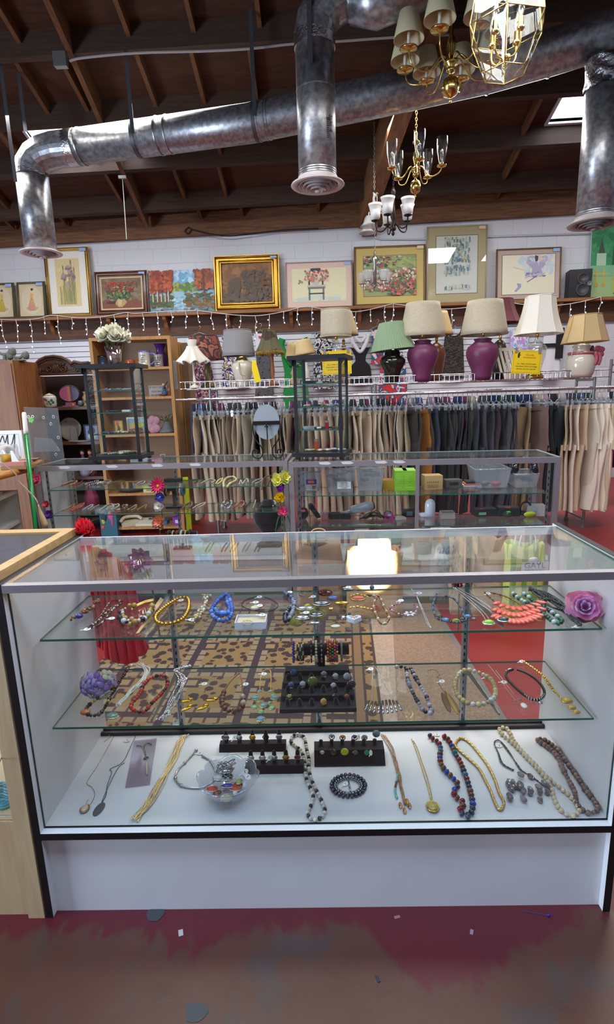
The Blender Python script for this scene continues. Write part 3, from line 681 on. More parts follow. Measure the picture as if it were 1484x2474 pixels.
def picture(label,box,frame_m,fw,base,draw,matcol=None,mw=0,fd=.03,sticker=(150,180,225),glazed=False,inner=None):
 x0,y0,x1,y1=box;b=wallp((x0+x1)/2,y1,.10);tp=wallp((x0+x1)/2,y0,.05);W=(x1-x0)*mpp(wallp((x0+x1)/2,(y0+y1)/2,.08))
 z0=shz(b.x)+.001;H=tp.z-z0;tilt=math.atan2(.07,H)
 t=thing('framed_picture',label,'picture',(b.x,wally(b.x,.13),z0),WROT,'pictures leaning on the wall shelf');rt=Matrix.Rotation(-tilt,4,'X')
 def put(o):o.matrix_basis=rt;return o
 if frame_m:
  mb=MB();a,c,d=W/2,fw,fd
  for k,(o_,i_,y_)in enumerate(((0,.55,-d*.6),(.55,1,-d))):
   p=lambda w_,h_,q,y:None
   e0,e1=c*o_,c*i_;ya=-d*.55 if k==0 else-d;yb=-d
   for(xa_,za,xb_,zb)in((-a+e0,e0,a-e0,e1),(-a+e0,H-e1,a-e0,H-e0),(-a+e0,e1,-a+e1,H-e1),(a-e1,e1,a-e0,H-e1)):mb.box((xa_,ya if k==0 else-d*.8,za),(xb_,0,zb))
  for r_ in(.25,.8):
   e=c*r_;mb.tube([(-a+e,-d*.85,e),(a-e,-d*.85,e),(a-e,-d*.85,H-e),(-a+e,-d*.85,H-e)],c*.16,6,True)
  put(mb.build('frame',frame_m,t))
 else:
  put(MB().box((-W/2,-.019,0),(W/2,0,H)).build('stretcher',PAPER,t))
 if matcol:
  put(MB(matcol).box((-W/2+fw*.9,-.010,fw*.9),(W/2-fw*.9,-.002,H-fw*.9)).build('mat_board',VC,t))
  if inner:q=fw+mw-.008;put(MB(inner).box((-W/2+q,-.0112,q),(W/2-q,-.010,H-q)).build('mat_edge',VC,t))
 q=fw+mw;A=Art(W-2*q,H-2*q,base);draw(A)
 o=A.mb.build('artwork',VC,t);o.matrix_basis=rt@Matrix.Translation((0,-.0125 if frame_m else-.0195,q))@Matrix.Rotation(pi/2,4,'X')@Matrix.Scale(-1,4,(0,0,1))
 if glazed:put(MB().box((-W/2+fw,-.0235,fw),(W/2-fw,-.0225,H-fw)).build('glazing',GLASS,t))
 if sticker:
  sx=W/2-.12;put(MB(sticker).box((sx,-fd-.003,H-.06),(sx+.09,-fd-.001,H-.02)).box((sx+.01,-fd-.0035,H-.045),(sx+.05,-fd-.003,H-.035)).build('price_sticker',VC,t))
 return t
GILT=mat('gilt_frame',(206,158,66),.3,.85,bump=(120,.25));GOLDF=mat('thin_gold_frame',(176,142,78),.35,.8)
def lady(dress,skirt):
 def d(A):
  A.blob(.5,.5,.42,.44,(214,200,170),20,0);A.blob(.5,.24,.28,.06,(182,172,150),12)
  A.poly([(.45,.55),(.55,.55),(.66,.25),(.62,.17),(.38,.17),(.32,.25)],skirt)
  for k in range(5):A.stroke([(.46+.02*k,.5),(.36+.07*k,.2)],.003,dress)
  A.poly([(.44,.55),(.56,.55),(.57,.7),(.46,.72)],dress);A.blob(.52,.78,.05,.045,(228,190,160));A.blob(.53,.83,.06,.035,(70,56,48));A.stroke([(.45,.68),(.36,.58),(.44,.52)],.006,(228,190,160))
 return d
picture('small grey-framed print of a lady in yellow dress, leftmost on the shelf',(-22,684,43,768),mat('grey_gold_frame',(128,118,92),.4,.5),.03,(204,188,152),lady((208,180,84),(178,160,60)))
picture('small grey-framed print of a lady in pink dress, left of the iris picture',(48,681,117,767),mat('grey_gold_frame'),.03,(206,190,156),lady((214,176,84),(200,138,134)))
def iris(A):
 A.spray(30,.1,.2,.9,.9,.08,[(222,206,152),(212,194,138)])
 for k in range(26):u=.15+.7*R.random();A.stroke([(u,.04),(u+.04*(R.random()-.5),.3+.25*R.random())],.006,R.choice([(158,156,96),(176,166,104),(140,142,92)]))
 for u,v in((.36,.62),(.52,.46),(.62,.68),(.70,.60),(.55,.78)):
  A.stroke([(u,v),(u+.02,.1)],.006,(140,140,92))
  for k in range(7):a=R.random()*6.3;A.blob(u+.07*cos(a),v+.05*sin(a),.07,.035,R.choice([(150,118,132),(176,148,150),(122,92,112),(198,176,140)]),7,.5)
 for u,v in((.33,.8),(.78,.76),(.66,.92)):A.blob(u,v,.025,.06,(132,116,110));A.stroke([(u,v),(u-.02,.3)],.004,(150,148,96))
picture('tall gold-framed watercolour of purple irises with white mat',(120,598,229,762),GOLDF,.05,(216,198,146),iris,(228,224,216),.10)
def poins(A):
 A.rect(0,0,1,.3,(122,62,44));A.spray(20,0,.3,1,1,.1,[(120,104,78),(104,88,66),(136,118,88)]);A.blob(.28,.2,.2,.05,(60,36,30));A.blob(.48,.2,.13,.16,(176,146,96));A.blob(.45,.2,.06,.12,(198,172,120))
 A.spray(60,.15,.32,.72,.62,.045,[(38,84,52),(58,112,62),(26,62,40),(120,132,66)]);A.spray(40,.08,.5,.9,.88,.04,[(150,42,36),(178,58,44),(128,34,32)]);A.spray(14,.3,.45,.6,.7,.03,[(120,144,80),(168,168,96)])
picture('small painting of red poinsettias in a bowl, dark red wood frame',(234,655,363,755),mat('dark_red_frame',(98,46,26),.35,coat=.3),.075,(118,98,72),poins,(206,186,140),.022)
def river(A):
 A.rect(0,.55,1,1,(142,188,220));A.spray(16,.1,.7,.9,.98,.09,[(186,214,230),(110,168,210)])
 A.spray(40,.2,.5,.75,.68,.05,[(120,146,70),(88,124,66),(168,164,84)]);A.rect(0,0,1,.36,(104,136,146));A.poly([(.36,.5),(.5,.5),(.62,.3),(.5,0),(.25,0),(.4,.3)],(150,190,206))
 A.spray(22,.3,.02,.6,.36,.04,[(188,214,222),(120,158,176)],.4);A.spray(40,.55,.1,1,.45,.06,[(90,96,48),(122,84,44),(62,82,50),(150,96,50)],.5);A.spray(40,0,.15,.34,.4,.05,[(60,80,46),(86,104,54),(112,76,40)],.6)
 for u in(.05,.12,.18,.24,.29):A.stroke([(u,.26),(u,.75)],.008,(206,196,180));A.stroke([(u+.012,.26),(u+.012,.75)],.005,(84,62,48))
 A.spray(70,0,.5,.34,.98,.05,[(160,66,40),(132,48,34),(184,92,52)]);A.spray(60,.72,.55,1,.98,.05,[(156,72,44),(120,66,44),(178,96,60)]);A.stroke([(.86,.35),(.84,.95)],.012,(84,60,46));A.spray(20,.1,0,.9,.12,.05,[(150,160,166),(112,124,132)],.3)
picture('unframed canvas of a blue river between red autumn trees',(366,653,522,753),None,0,(140,180,206),river)
def dusk(A):
 A.spray(60,0,.3,1,1,.12,[(138,96,56),(124,84,50),(112,78,52),(150,104,58)]);A.spray(50,0,0,1,.35,.09,[(104,76,54),(88,68,52),(122,84,48)])
 A.spray(60,.42,.35,.86,.8,.05,[(86,68,54),(72,58,50),(96,76,56)]);A.spray(34,.15,.3,.35,.62,.05,[(90,72,58),(78,64,54)]);A.spray(30,.1,.05,.9,.3,.06,[(78,66,60),(92,76,64)]);A.spray(10,.8,.3,.98,.6,.05,[(96,60,36)])
picture('dark brown landscape painting in a wide gilt frame',(522,618,679,748),GILT,.10,(122,86,54),dusk,fd=.06)
def chairpic(A):
 A.spray(14,0,0,1,.15,.12,[(196,206,190),(206,212,196)],.4);g=(104,122,122);d=(58,64,66)
 A.rect(.28,.44,.62,.5,(206,184,158));A.rect(.29,.38,.61,.44,g)
 for u in(.30,.56):A.rect(u,.04,u+.035,.40,g)
 A.rect(.31,.22,.59,.26,d);A.rect(.30,.5,.33,.86,d);A.rect(.55,.5,.58,.8,d);A.rect(.3,.6,.58,.64,d);A.blob(.44,.96,.09,.08,(60,66,62));A.blob(.43,.86,.05,.08,(226,190,170))
 A.blob(.43,.62,.1,.12,(186,190,180));A.spray(46,.24,.62,.66,.92,.035,[(202,120,104),(180,84,84),(226,190,170),(150,150,120)]);A.spray(6,.12,.55,.2,.66,.02,[(120,140,120)])
picture('cream print of a woman with flowers on a chair, pink mat',(692,632,853,741),mat('pale_pink_frame',(186,160,150),.5),.018,(222,216,178),chairpic,(216,186,172),.072,fd=.02)
def garden(A):
 A.rect(0,.6,1,1,(136,156,104));A.spray(40,0,.72,.7,1,.06,[(78,96,78),(58,78,74),(176,80,70),(206,186,170)],.5);A.spray(24,.5,.7,1,.95,.08,[(170,178,112),(150,164,100)],.4)
 A.spray(130,0,.12,1,.66,.04,[(214,150,140),(226,180,166),(196,116,110),(120,130,96),(92,110,84),(230,208,190)]);A.spray(50,.45,0,1,.35,.045,[(190,70,66),(70,90,70),(96,110,80),(206,120,110)])
picture('wide garden flower print with mustard mat, behind the small nickel chandelier',(856,594,1027,734),mat('oak_thin_frame',(146,104,66),.45),.028,(150,160,110),garden,(196,174,98),.105,inner=(150,96,84),sticker=(226,200,170),fd=.025)
def weave(A):
 def blk(u0,v0,u1,v1,n):
  for _ in range(n):u=u0+(u1-u0)*R.random();v=v0+(v1-v0)*R.random();A.rect(u,v,u+.035,v+.055,R.choice([(142,166,176),(104,134,152),(196,186,150),(206,200,180),(88,116,136),(176,190,190)]))
 blk(.18,.50,.80,.93,170);blk(.18,.30,.80,.44,60);blk(.18,.05,.80,.10,26)
picture('tallest picture, grey-blue woven blocks on white with wide beige mat',(1029,546,1173,726),mat('pale_champagne_frame',(190,174,140),.4,.3),.02,(222,218,210),weave,(190,168,126),.112,inner=(110,92,72),sticker=(226,190,150),glazed=True,fd=.025)
def nude(A):
 A.spray(20,.35,.5,.95,.98,.08,[(206,212,216),(190,204,214)])
 A.poly([(.55,.45),(.78,.45),(.74,.62),(.82,.74),(.78,.88),(.70,.80),(.58,.80),(.48,.92),(.46,.78),(.57,.64)],(164,158,186))
 A.stroke([(.60,.80),(.47,.78),(.50,.94),(.66,.93)],.014,(176,168,190));A.stroke([(.72,.82),(.83,.82),(.84,.94),(.74,.92)],.014,(182,174,196));A.blob(.68,.9,.045,.07,(214,190,180));A.blob(.645,.90,.035,.08,(58,50,60))
 A.poly([(.66,.84),(.7,.84),(.69,.7)],(222,200,190));A.spray(14,.45,.42,.8,.54,.05,[(150,142,176),(190,180,200),(126,116,150)],.5);A.stroke([(.62,.42),(.47,.3)],.006,(120,116,140));A.poly([(.28,.28),(.36,.26),(.36,.18),(.27,.06),(.23,.08),(.30,.18)],(142,150,176));A.stroke([(.2,.7),(.45,.6),(.6,.5)],.003,(196,196,200))
picture('pastel drawing of a seated dancer in lilac, grey mat, beside the speaker',(1196,600,1351,722),mat('brown_gold_frame',(120,86,50),.4,.4),.022,(222,216,190),nude,(176,156,146),.065,inner=(122,76,76),fd=.025)
def icon(A):
 A.rect(0,.0,1,.32,(150,178,120));A.spray(30,0,.55,1,1,.12,[(44,136,82),(60,150,96),(36,118,76)]);A.rect(.1,.42,.26,.62,(170,200,170));A.poly([(.12,.62),(.24,.62),(.18,.82)],(58,72,66));A.rect(0,.3,.5,.45,(120,176,140))
 A.blob(.52,.9,.12,.1,(206,172,60),16,0);A.blob(.53,.9,.05,.05,(196,150,110));A.poly([(.38,.78),(.66,.8),(.72,.5),(.36,.45)],(28,84,42));A.poly([(.40,.46),(.66,.46),(.68,.06),(.40,.08)],(186,182,52));A.blob(.45,.72,.05,.06,(150,110,80));A.blob(.46,.06,.05,.03,(60,54,46))
 for u in(.1,.22):A.rect(u,.2,u+.02,.42,(206,170,60));A.rect(u-.05,.33,u+.07,.35,(206,170,60));A.blob(u+.01,.18,.03,.03,(190,150,50))
picture('unframed green panel of a robed figure with gold crosses, at right edge',(1420,545,1560,716),None,0,(50,140,88),icon,sticker=None)
# ---------------------------------------------------------------- speaker
p=wallp(1397,714,.14);zs=shz(p.x)
t=thing('speaker','black two-cone bookshelf speaker at the right end of the shelf','speaker',(p.x,wally(p.x,.11),zs+.001),WROT-.12)
wS,hS=.29,.37
MB().box((-wS/2,-.11,0),(wS/2,.09,hS)).build('cabinet',BLACKPL,t)
for z,r_ in((.25,.075),(.105,.085)):
 mb=MB(smooth=True);mb.lathe([(r_,0),(r_,.008),(r_*.85,.010),(r_*.8,.0),(r_*.4,-.025),(r_*.3,-.012),(0,-.004)],(.03,-.111,z),20,ax=(0,-1,0));mb.color((60,60,62));mb.build('speaker_cone',mat('speaker_grey',(64,64,68),.45),t)
mb=MB(smooth=True);mb.lathe([(.032,0),(.032,.008),(.02,.008),(.02,-.01),(0,-.01)],(.12,-.111,.18),14,ax=(0,-1,0));mb.build('bass_port',mat('port_grey',(120,120,122),.4),t)
# ---------------------------------------------------------------- icicle lights
LEDM=mat('led_bulb',(206,226,255),.3,emis=4)
WIRE=mat('white_cord',(214,212,210),.6)
def lightstring(label,pts,drops,seed):
 rr=random.Random(seed);P=[wallp(a,b,SD+.012)for a,b in pts];path=spline(P,8)
 t=thing('icicle_light_string',label,'string lights',P[0],0,'icicle lights under the shelf');inv=Matrix.Translation(-P[0])
 mb=MB(smooth=True);mb.tube(path,.006,5);L=walk(path,.205);bulbs=[]
 for i,q in enumerate(L):
  n=drops[i%len(drops)];q=q.copy();q.y-=.004;pp=[q]
  for k in range(n):
   pp.append(V((q.x+.03*(rr.random()-.5),q.y-.004,q.z-.075*(k+1)-.01*rr.random())))
  mb.tube(pp,.0045,4)
  for k,b in enumerate(pp[1:]):bulbs.append(V((b.x+.018*(rr.random()-.5)*2,b.y-.008,b.z)))
 o=mb.build('cable',WIRE,t);o.matrix_basis=inv
 base=MB(smooth=True).sph((0,0,0),.0065,6,4,(1,1,1.6)).build('bulb',LEDM,t)
 for i,b in enumerate(bulbs[:98]):
  o=base if i==0 else base.copy()
  if i:COL.objects.link(o);o.parent=t
  o.location=b-P[0]
 return t
lightstring('icicle light string sagging under the shelf, left half with longest drops',[(-30,770),(40,773),(90,770),(125,762),(190,768),(250,765),(300,756),(330,757),(400,752),(475,750)],(3,5,4,6,3,5,2),4)
lightstring('icicle light string sagging under the shelf, middle with a bright blue bulb',[(477,750),(530,757),(580,762),(631,762),(690,752),(740,741),(800,750),(870,752),(948,734)],(2,3,3,2,4,3),5)
lightstring('icicle light string sagging under the shelf, right end behind the lamps',[(950,734),(1010,742),(1070,747),(1140,741),(1207,726),(1260,735),(1340,738),(1400,730),(1452,717)],(3,2,4,3),6)
# ================================================================ GARMENTS ON THE SLAT PANEL
def patt(name,cols,scale,rough=.9,stretch=(1,1,1)):
 m=mat(name,cols[0],rough);nt=m.node_tree;N=nt.nodes.new;L=nt.links.new
 tc=N('ShaderNodeTexCoord');mp=N('ShaderNodeMapping');mp.inputs['Scale'].default_value=stretch;L(tc.outputs['Object'],mp.inputs[0])
 v=N('ShaderNodeTexNoise');v.inputs['Scale'].default_value=scale;v.inputs['Detail'].default_value=1.5;v.inputs['Distortion'].default_value=.6;L(mp.outputs[0],v.inputs['Vector'])
 r=N('ShaderNodeValToRGB');r.color_ramp.interpolation='CONSTANT';n=len(cols);e=r.color_ramp.elements
 while len(e)<n:e.new(.5)
 for i,c in enumerate(cols):e[i].position=0 if i==0 else.34+.32*(i-1)/max(1,n-2+.001);e[i].color=(*lin(c),1)
 L(v.outputs[0],r.inputs[0]);L(r.outputs[0],nt.nodes['Principled BSDF'].inputs['Base Color']);return m
HCLEAR=glass('hanger_plastic',(226,230,238),.16,.22,.12)
def hook(mb,c,s=1.0):
 mb.tube(spline([c+V((0,0,-.0)),c+V((0,0,.03*s)),c+V((.018*s,0,.05*s)),c+V((.012*s,0,.075*s)),c+V((-.01*s,0,.07*s))],3),.0022,5)
def garment(prof,depth,seed,k=5,n=26):
 """prof: (z, half width, x shift) from top to bottom"""
 rr=random.Random(seed);ph=[rr.random()*6 for _ in range(4)];mb=MB(smooth=True);m=len(prof)
 def fn(u,v):
  j=min(m-2,int(v*(m-1)));t=v*(m-1)-j;z,w_,x_=[prof[j][i]*(1-t)+prof[j+1][i]*t for i in range(3)]
  a=2*pi*u;f=v*v;d=depth*(.6+.4*v)
  return V((x_+w_*cos(a)*(1+.05*f*sin(k*a+ph[0])),d*sin(a)*(1+.45*f*sin(k*a+ph[1])),z))
 mb.grid(fn,n,3*m,True);return mb
def slatdress(label,cx,prof,m,straps=(),cat='dress',name='dress',off=.08,hanger=True,extra=None,seed=1,glabel=None,depth=.03):
 P=wallp(cx,prof[0][0],off);k=mpp(P);zs=[wallp(cx,y,off).z for y,h,*_ in prof]
 t=thing(name,label,cat,(P.x,P.y,zs[0]))
 garment([(z-zs[0],p[1]*k,(p[2]if len(p)>2 else 0)*k)for z,p in zip(zs,prof)],depth,seed).build('body',m,t)
 for s_ in straps:
  mb=MB(smooth=True);mb.tube(spline([V(((a-cx)*k,-.01+.02*(i%2==0)*0,wallp(cx,b,off).z-zs[0]))for i,(a,b)in enumerate(s_[0])],4),s_[1]*k,6);mb.build('strap' if s_[1]<4 else 'collar',s_[2]if len(s_)>2 else m,t)
 if extra:extra(t,k,zs[0],cx)
 if hanger:
  h=thing('hanger',glabel or 'hanger of the '+label,'hanger',(P.x,P.y+.005,zs[0]+.02));w_=min(.2,prof[0][1]*k*.9+.06)
  mb=MB(smooth=True);mb.tube([V((-w_,0,-.03)),V((0,0,.03)),V((w_,0,-.03))],.005,5);mb.build('arms',HCLEAR,h);mb=MB(smooth=True);hook(mb,V((0,0,.03)),1.2);mb.build('hook',CHROME,h)
 return t
F1=patt('pink_floral_print',[(28,24,34),(120,60,96),(30,28,36),(206,140,160),(40,90,60),(60,40,60)],16)
F2=patt('blue_floral_print',[(40,44,110),(226,222,210),(44,50,140),(206,186,120),(60,56,60),(230,228,220)],12)
F3=patt('black_white_leaf_print',[(24,26,44),(214,212,214),(26,28,44),(206,204,206),(30,30,40)],13)
F4=patt('red_bright_print',[(206,40,48),(214,50,52),(40,90,130),(222,200,200),(190,40,110)],9)
F5=patt('pastel_stripe_print',[(120,180,226),(226,232,240),(206,140,206),(120,186,226),(230,180,220)],10,stretch=(2,2,1))
F6=patt('grey_leaf_print',[(150,146,150),(90,88,94),(206,200,200),(120,90,100)],14)
GREEN=mat('kelly_green_cloth',(30,140,66),.85,bump=(40,.2));BLK=mat('black_cloth',(26,26,32),.9,bump=(60,.2));WHT=mat('white_cloth',(226,226,232),.85,bump=(40,.2));LACE=patt('dark_lace',[(40,34,32),(74,62,54),(30,26,26),(60,50,46)],22,stretch=(1,1,3));GLACE=patt('grey_lace',[(52,52,58),(90,90,96),(40,40,46)],26)
slatdress('pink and black floral dress behind the white ruffled lamp',482,[(812,24),(840,22),(870,21),(930,30),(1010,36)],F1,seed=3)
slatdress('navy and cream floral top behind the grey drum lamp',562,[(812,26),(840,26),(880,30),(940,34)],F2,seed=4,cat='top',name='blouse')
def heart(t,k,z0,cx):
 mb=MB((206,50,70));mb.prism([(0,-.03),(.028,0),(.018,.018),(0,.008),(-.018,.018),(-.028,0)],lambda q:(q[0],-.035,q[1]-.05),lambda q:(q[0],-.032,q[1]-.05));mb.build('heart_print',VC,t)
slatdress('white top with a red heart between the grey and fringed lamps',629,[(806,16),(826,13),(850,12),(880,14)],WHT,seed=5,cat='top',name='tank_top',extra=heart)
slatdress('dark grey lace dress behind the fringed lamp',636,[(852,18),(880,17),(910,20),(965,24)],GLACE,seed=6,off=.13)
slatdress('kelly green sleeveless dress with deep V neck',711,[(850,34),(880,28),(900,25),(940,30),(1010,34)],GREEN,straps=[([(684,818),(680,835),(690,858),(706,884)],8),([(736,818),(741,835),(733,858),(716,884)],8)],seed=7)
slatdress('black and white leaf print dress behind the cream drum lamp',782,[(806,22),(830,22),(860,25),(905,28),(940,30)],F3,straps=[([(766,806),(764,818)],4)],seed=8)
slatdress('black halter dress with a wide white collar',871,[(840,24),(860,13),(872,12),(885,24),(915,27),(930,28)],BLK,straps=[([(849,812),(852,826),(862,842),(870,850),(878,842),(886,826),(889,808)],5,WHT),([(858,812),(872,826),(884,812)],3.5,WHT)],seed=9)
slatdress('red and pink print top left of the green pleated lamp',912,[(796,14),(812,14),(840,13),(870,14),(880,14)],F4,seed=10,cat='top',name='blouse')
slatdress('red print skirt between the green and plum lamps',950,[(850,26),(880,30),(920,34),(990,36)],F4,seed=11,cat='skirt',name='skirt',hanger=False)
slatdress('dark lace dress with thin straps between the two plum lamps',1097,[(812,22),(835,24),(860,25),(915,28)],LACE,straps=[([(1077,792),(1080,812)],3),([(1117,792),(1112,812)],3),([(1078,800),(1090,812),(1104,812),(1116,800)],2)],seed=12)
slatdress('pastel striped dress behind the white bell lamp',1256,[(800,24),(830,22),(860,26),(910,30)],F5,seed=13)
def blackside(t,k,z0,cx):
 mb=MB();mb.box((8*k,-.045,-.38),(25*k,-.02,.04));mb.box((-24*k,-.050,-.22),(12*k,-.022,-.17));mb.build('black_panel',BLK,t)
slatdress('white dress with black side panel and belt, right of the yellow sign',1336,[(800,20),(830,23),(866,22),(915,26)],WHT,extra=blackside,seed=14)
slatdress('small black cape with pink trim behind the tan fringed lamp',1427,[(835,8),(850,12),(868,13)],BLK,seed=15,cat='top',name='cape',hanger=False)
# ================================================================ CLOTHES RACK WITH WIRE SHELF
RY=4.08;ZR=1.352;ZL=1.452
xa=aty(425,960,RY).x;xb=aty(1640,945,RY).x
rack=thing('clothing_rack','long chrome clothes rack with a wire shelf on top','clothes rack',(1.4,RY,0));inv=Matrix.Translation((-1.4,-RY,0))
def rk(mb,name,m):
 o=mb.build(name,m,rack);o.matrix_basis=inv;return o
rk(MB().cyl((xa,RY,ZR),(xb,RY,ZR),.014,n=12),'front_rail',CHROME)
rk(MB().cyl((xa+.2,RY+.36,ZR),(xb,RY+.36,ZR),.014,n=12),'rear_rail',CHROME)
px0=aty(437,935,RY-.1).x;px1=aty(1462,912,RY-.1).x
for x in(px0+.25,aty(1408,1275,RY).x,1.35):
 for y in(RY,RY+.36):
  rk(MB(smooth=True).cyl((x,y,0),(x,y,ZL),.013,n=10).cyl((x,y,0),(x,y,.02),.024,n=10),'post',STEEL)
 rk(MB().cyl((x,RY,.09),(x,RY+.36,.09),.011,n=8).cyl((x,RY,ZL-.02),(x,RY+.36,ZL-.02),.011,n=8),'cross_bar',STEEL)
mb=MB(smooth=True);y0,y1=RY-.13,RY+.44;h=.062
loop=lambda z:spline([V((px0,(y0+y1)/2,z)),V((px0+.02,y0+.04,z)),V((px0+.12,y0,z)),V((.9,y0,z)),V((2.2,y0,z)),V((px1-.08,y0,z)),V((px1,y0+.06,z)),V((px1,y1-.06,z)),V((px1-.08,y1,z)),V((2.2,y1,z)),V((.9,y1,z)),V((px0+.1,y1,z))],6,True)
for z in(ZL,ZL+h):mb.tube(loop(z),.005,6,True)
x=px0+.05
while x<px1-.03:
 mb.cyl((x,y0,ZL),(x,y0,ZL+h),.0028,n=5,cap=False);mb.cyl((x,y1,ZL),(x,y1,ZL+h),.0028,n=5,cap=False);mb.cyl((x,y0,ZL-.003),(x,y1,ZL-.003),.0025,n=5,cap=False);x+=.046
for y in(y0+.14,y0+.28,y0+.42):mb.cyl((px0+.03,y,ZL-.008),(px1-.02,y,ZL-.008),.005,n=6)
rk(mb,'wire_shelf',CHROME)
# trousers -------------------------------------------------------
def trousers_mesh(seed,L=1.08):
 rr=random.Random(seed);a0,a1,a2=rr.random()*6,rr.random()*6,rr.random()*6;mb=MB(smooth=True);cr=-.40-.06*rr.random();lean=.02*(rr.random()-.5)
 th=.010+.009*rr.random();hw=.17+.03*rr.random()
 def top(u,v):
  a=2*pi*u;z=-.0+v*cr;t_=th*(.55+.9*v+.25*sin(6*v+a0));w_=hw*(.82+.22*v)
  sag=-.05*(1-v)*(1-cos(a+pi/2))*.5
  return V((t_*cos(a)+.010*sin(5*v+a1+1.5*sin(a))+lean*v*2,w_*sin(a)+.01*sin(7*v+a2),z+sag*.5))
 mb.grid(top,18,12,True)
 for s_ in(-1,1):
  ll=L-.04*rr.random()
  def leg(u,v,s_=s_,ll=ll):
   a=2*pi*u;z=cr+.05-v*(ll+cr);r_=(.10-.025*v)
   return V((th*1.25*cos(a)*(1+.3*v)+.010*sin(4*v+a1+s_)+lean*2*(1+v)+.012*s_,s_*.085+r_*sin(a)+.012*sin(5*v+a0),z))
  mb.grid(leg,14,12,True)
 mb2=MB(smooth=True);mb2.grid(lambda u,v:V((th*.66*cos(2*pi*u)+.018*sin(a1+1.5*sin(2*pi*u)),hw*.84*sin(2*pi*u),-.035+.04*v-.025*(1-cos(2*pi*u+pi/2))*.5)),18,3,True)
 return mb,mb2,th,hw
hangm=MB(smooth=True);hangm.tube([V((0,-.15,.02)),V((0,.15,.02))],.006,6)
for s_ in(-1,1):hangm.cbox((0,s_*.13,.012),(.022,.026,.055))
hangm.tube(spline([V((0,-.06,.022)),V((0,-.02,.05)),V((0,.02,.05)),V((0,.06,.022))],3),.005,5)
proto_h=bpy.data.meshes.new('x');bpy.data.meshes.remove(proto_h)
HT=thing('hanger','clear clip hanger on the front rail holding trousers','hanger',(0,0,0),0,'clear clip hangers on the front rail')
hangm.build('clip_bar',HCLEAR,HT)
mb=MB(smooth=True);mb.tube(spline([V((0,0,.05)),V((0,0,.12)),V((0,-.016,.149)),V((0,0,.168)),V((0,.016,.152))],4),.0022,5);mb.build('hook',CHROME,HT)
tm=[trousers_mesh(s_)for s_ in range(9)]
TR=[]
for k,(a,b,th_,hw_)in enumerate(tm):
 me=a.build('legs',VC);wb_=b.build('waistband',VC);TR.append((me.data,wb_.data));bpy.data.objects.remove(me);bpy.data.objects.remove(wb_)
CLOTH={}
def clothmat(c,kind=''):
 key=tuple(int(q/6)*6 for q in c)
 if key not in CLOTH:CLOTH[key]=mat('trouser_cloth_%d_%d_%d'%key,key,.92,bump=(25,.15),sheen=.1)
 return CLOTH[key]
rr=random.Random(21)
def jit(c,a=14):d=rr.uniform(-a,a);return tuple(max(10,min(245,q+d+rr.uniform(-3,3)))for q in c)
TAN=[(172,150,124),(188,168,142),(150,130,106),(196,180,156),(134,122,100),(166,156,138)]
DARKS=[(44,46,56),(60,60,68),(34,32,36),(78,80,88),(50,42,42),(58,64,76)]
CREAM=[(222,202,176),(232,216,196),(212,190,160),(236,224,208)]
items=[]
def run_(p0,p1,n,cols,label,grp,yaw=.32,special=None):
 for i in range(n):
  items.append((p0+(p1-p0)*i/(n-1)if n>1 else p0,rr.choice(cols),label,grp,yaw*sin(i*.55+n)+rr.uniform(-.05,.05)))
run_(474,700,19,TAN,'khaki trousers in the tight left run of the rack, left of the black tower','khaki trousers left of the tower')
run_(714,826,9,TAN,'khaki trousers seen through the right-hand black glass tower','khaki trousers behind the tower')
run_(842,984,12,TAN,'beige trousers between the right-hand tower and the orange-brown pair','beige trousers right of the tower')
run_(992,1003,2,[(56,50,48)],'near-black trousers just left of the orange-brown pair','two near-black trousers')
items.append((1016,(176,118,48),'orange-brown trousers, the only pair of that colour on the rack',None,.55))
run_(1036,1246,19,DARKS,'dark grey and navy trousers in the middle right run of the rack','dark trousers right of the orange pair')
items.append((1264,(176,142,112),'light brown trousers at the end of the dark run',None,-.7))
items.append((1280,(150,126,84),'olive tan trousers second after the dark run',None,-.3))
items.append((1298,(104,84,76),'mauve brown trousers beside the black pairs',None,.35))
run_(1312,1328,2,[(34,32,34)],'black trousers left of the broad charcoal pair','two black trousers')
items.append((1350,(70,74,80),'charcoal trousers turned broadside to the camera',None,-1.0))
run_(1372,1480,11,CREAM,'cream trousers hanging at the right end of the rack','cream trousers at the right end',.45)
for i,(px,c,label,grp,yaw)in enumerate(items):
 x=aty(px,985,RY).x;zt=ZR-.148;me,wb_=rr.choice(TR);cm=clothmat(jit(c))
 t=thing('trousers',label,'trousers',(x,RY+.02*rr.random(),zt),yaw,grp)
 for nm,d in(('legs',me),('waistband',wb_)):
  o=bpy.data.objects.new(nm,d);COL.objects.link(o);o.parent=t
  if not d.materials:d.materials.append(cm)
  o.material_slots[0].link='OBJECT';o.material_slots[0].material=cm
 h=HT if i==0 else dup(HT)
 h.location=(x,t.location.y,zt);h.rotation_euler=(0,0,yaw)
# rear rail: blouses edge-on
bm=[]
for s_ in range(4):
 o=garment([(0,.025,0),(-.06,.04,0),(-.3,.045,.01),(-.85,.05,0)],.2,s_,k=4,n=18).build('blouse',VC);bm.append(o.data);bpy.data.objects.remove(o)
RC=[(40,50,110),(150,40,60),(70,66,80),(200,190,196),(30,30,36),(90,110,150),(120,60,100),(196,180,160),(52,80,70),(180,150,170),(60,60,60)]
for i in range(48):
 px=470+i*21+rr.uniform(-6,6);x=aty(px,960,RY+.36).x;cm=clothmat(rr.choice(RC))
 o=bpy.data.objects.new('blouse',rr.choice(bm));COL.objects.link(o);o.location=(x,RY+.36,ZR-.045);o.rotation_euler=(0,0,rr.uniform(-.08,.08))
 tag(o,'blouse hanging edge-on on the rear rail behind the trousers','blouse','blouses on the rear rail');o.material_slots[0].link='OBJECT';o.material_slots[0].material=cm
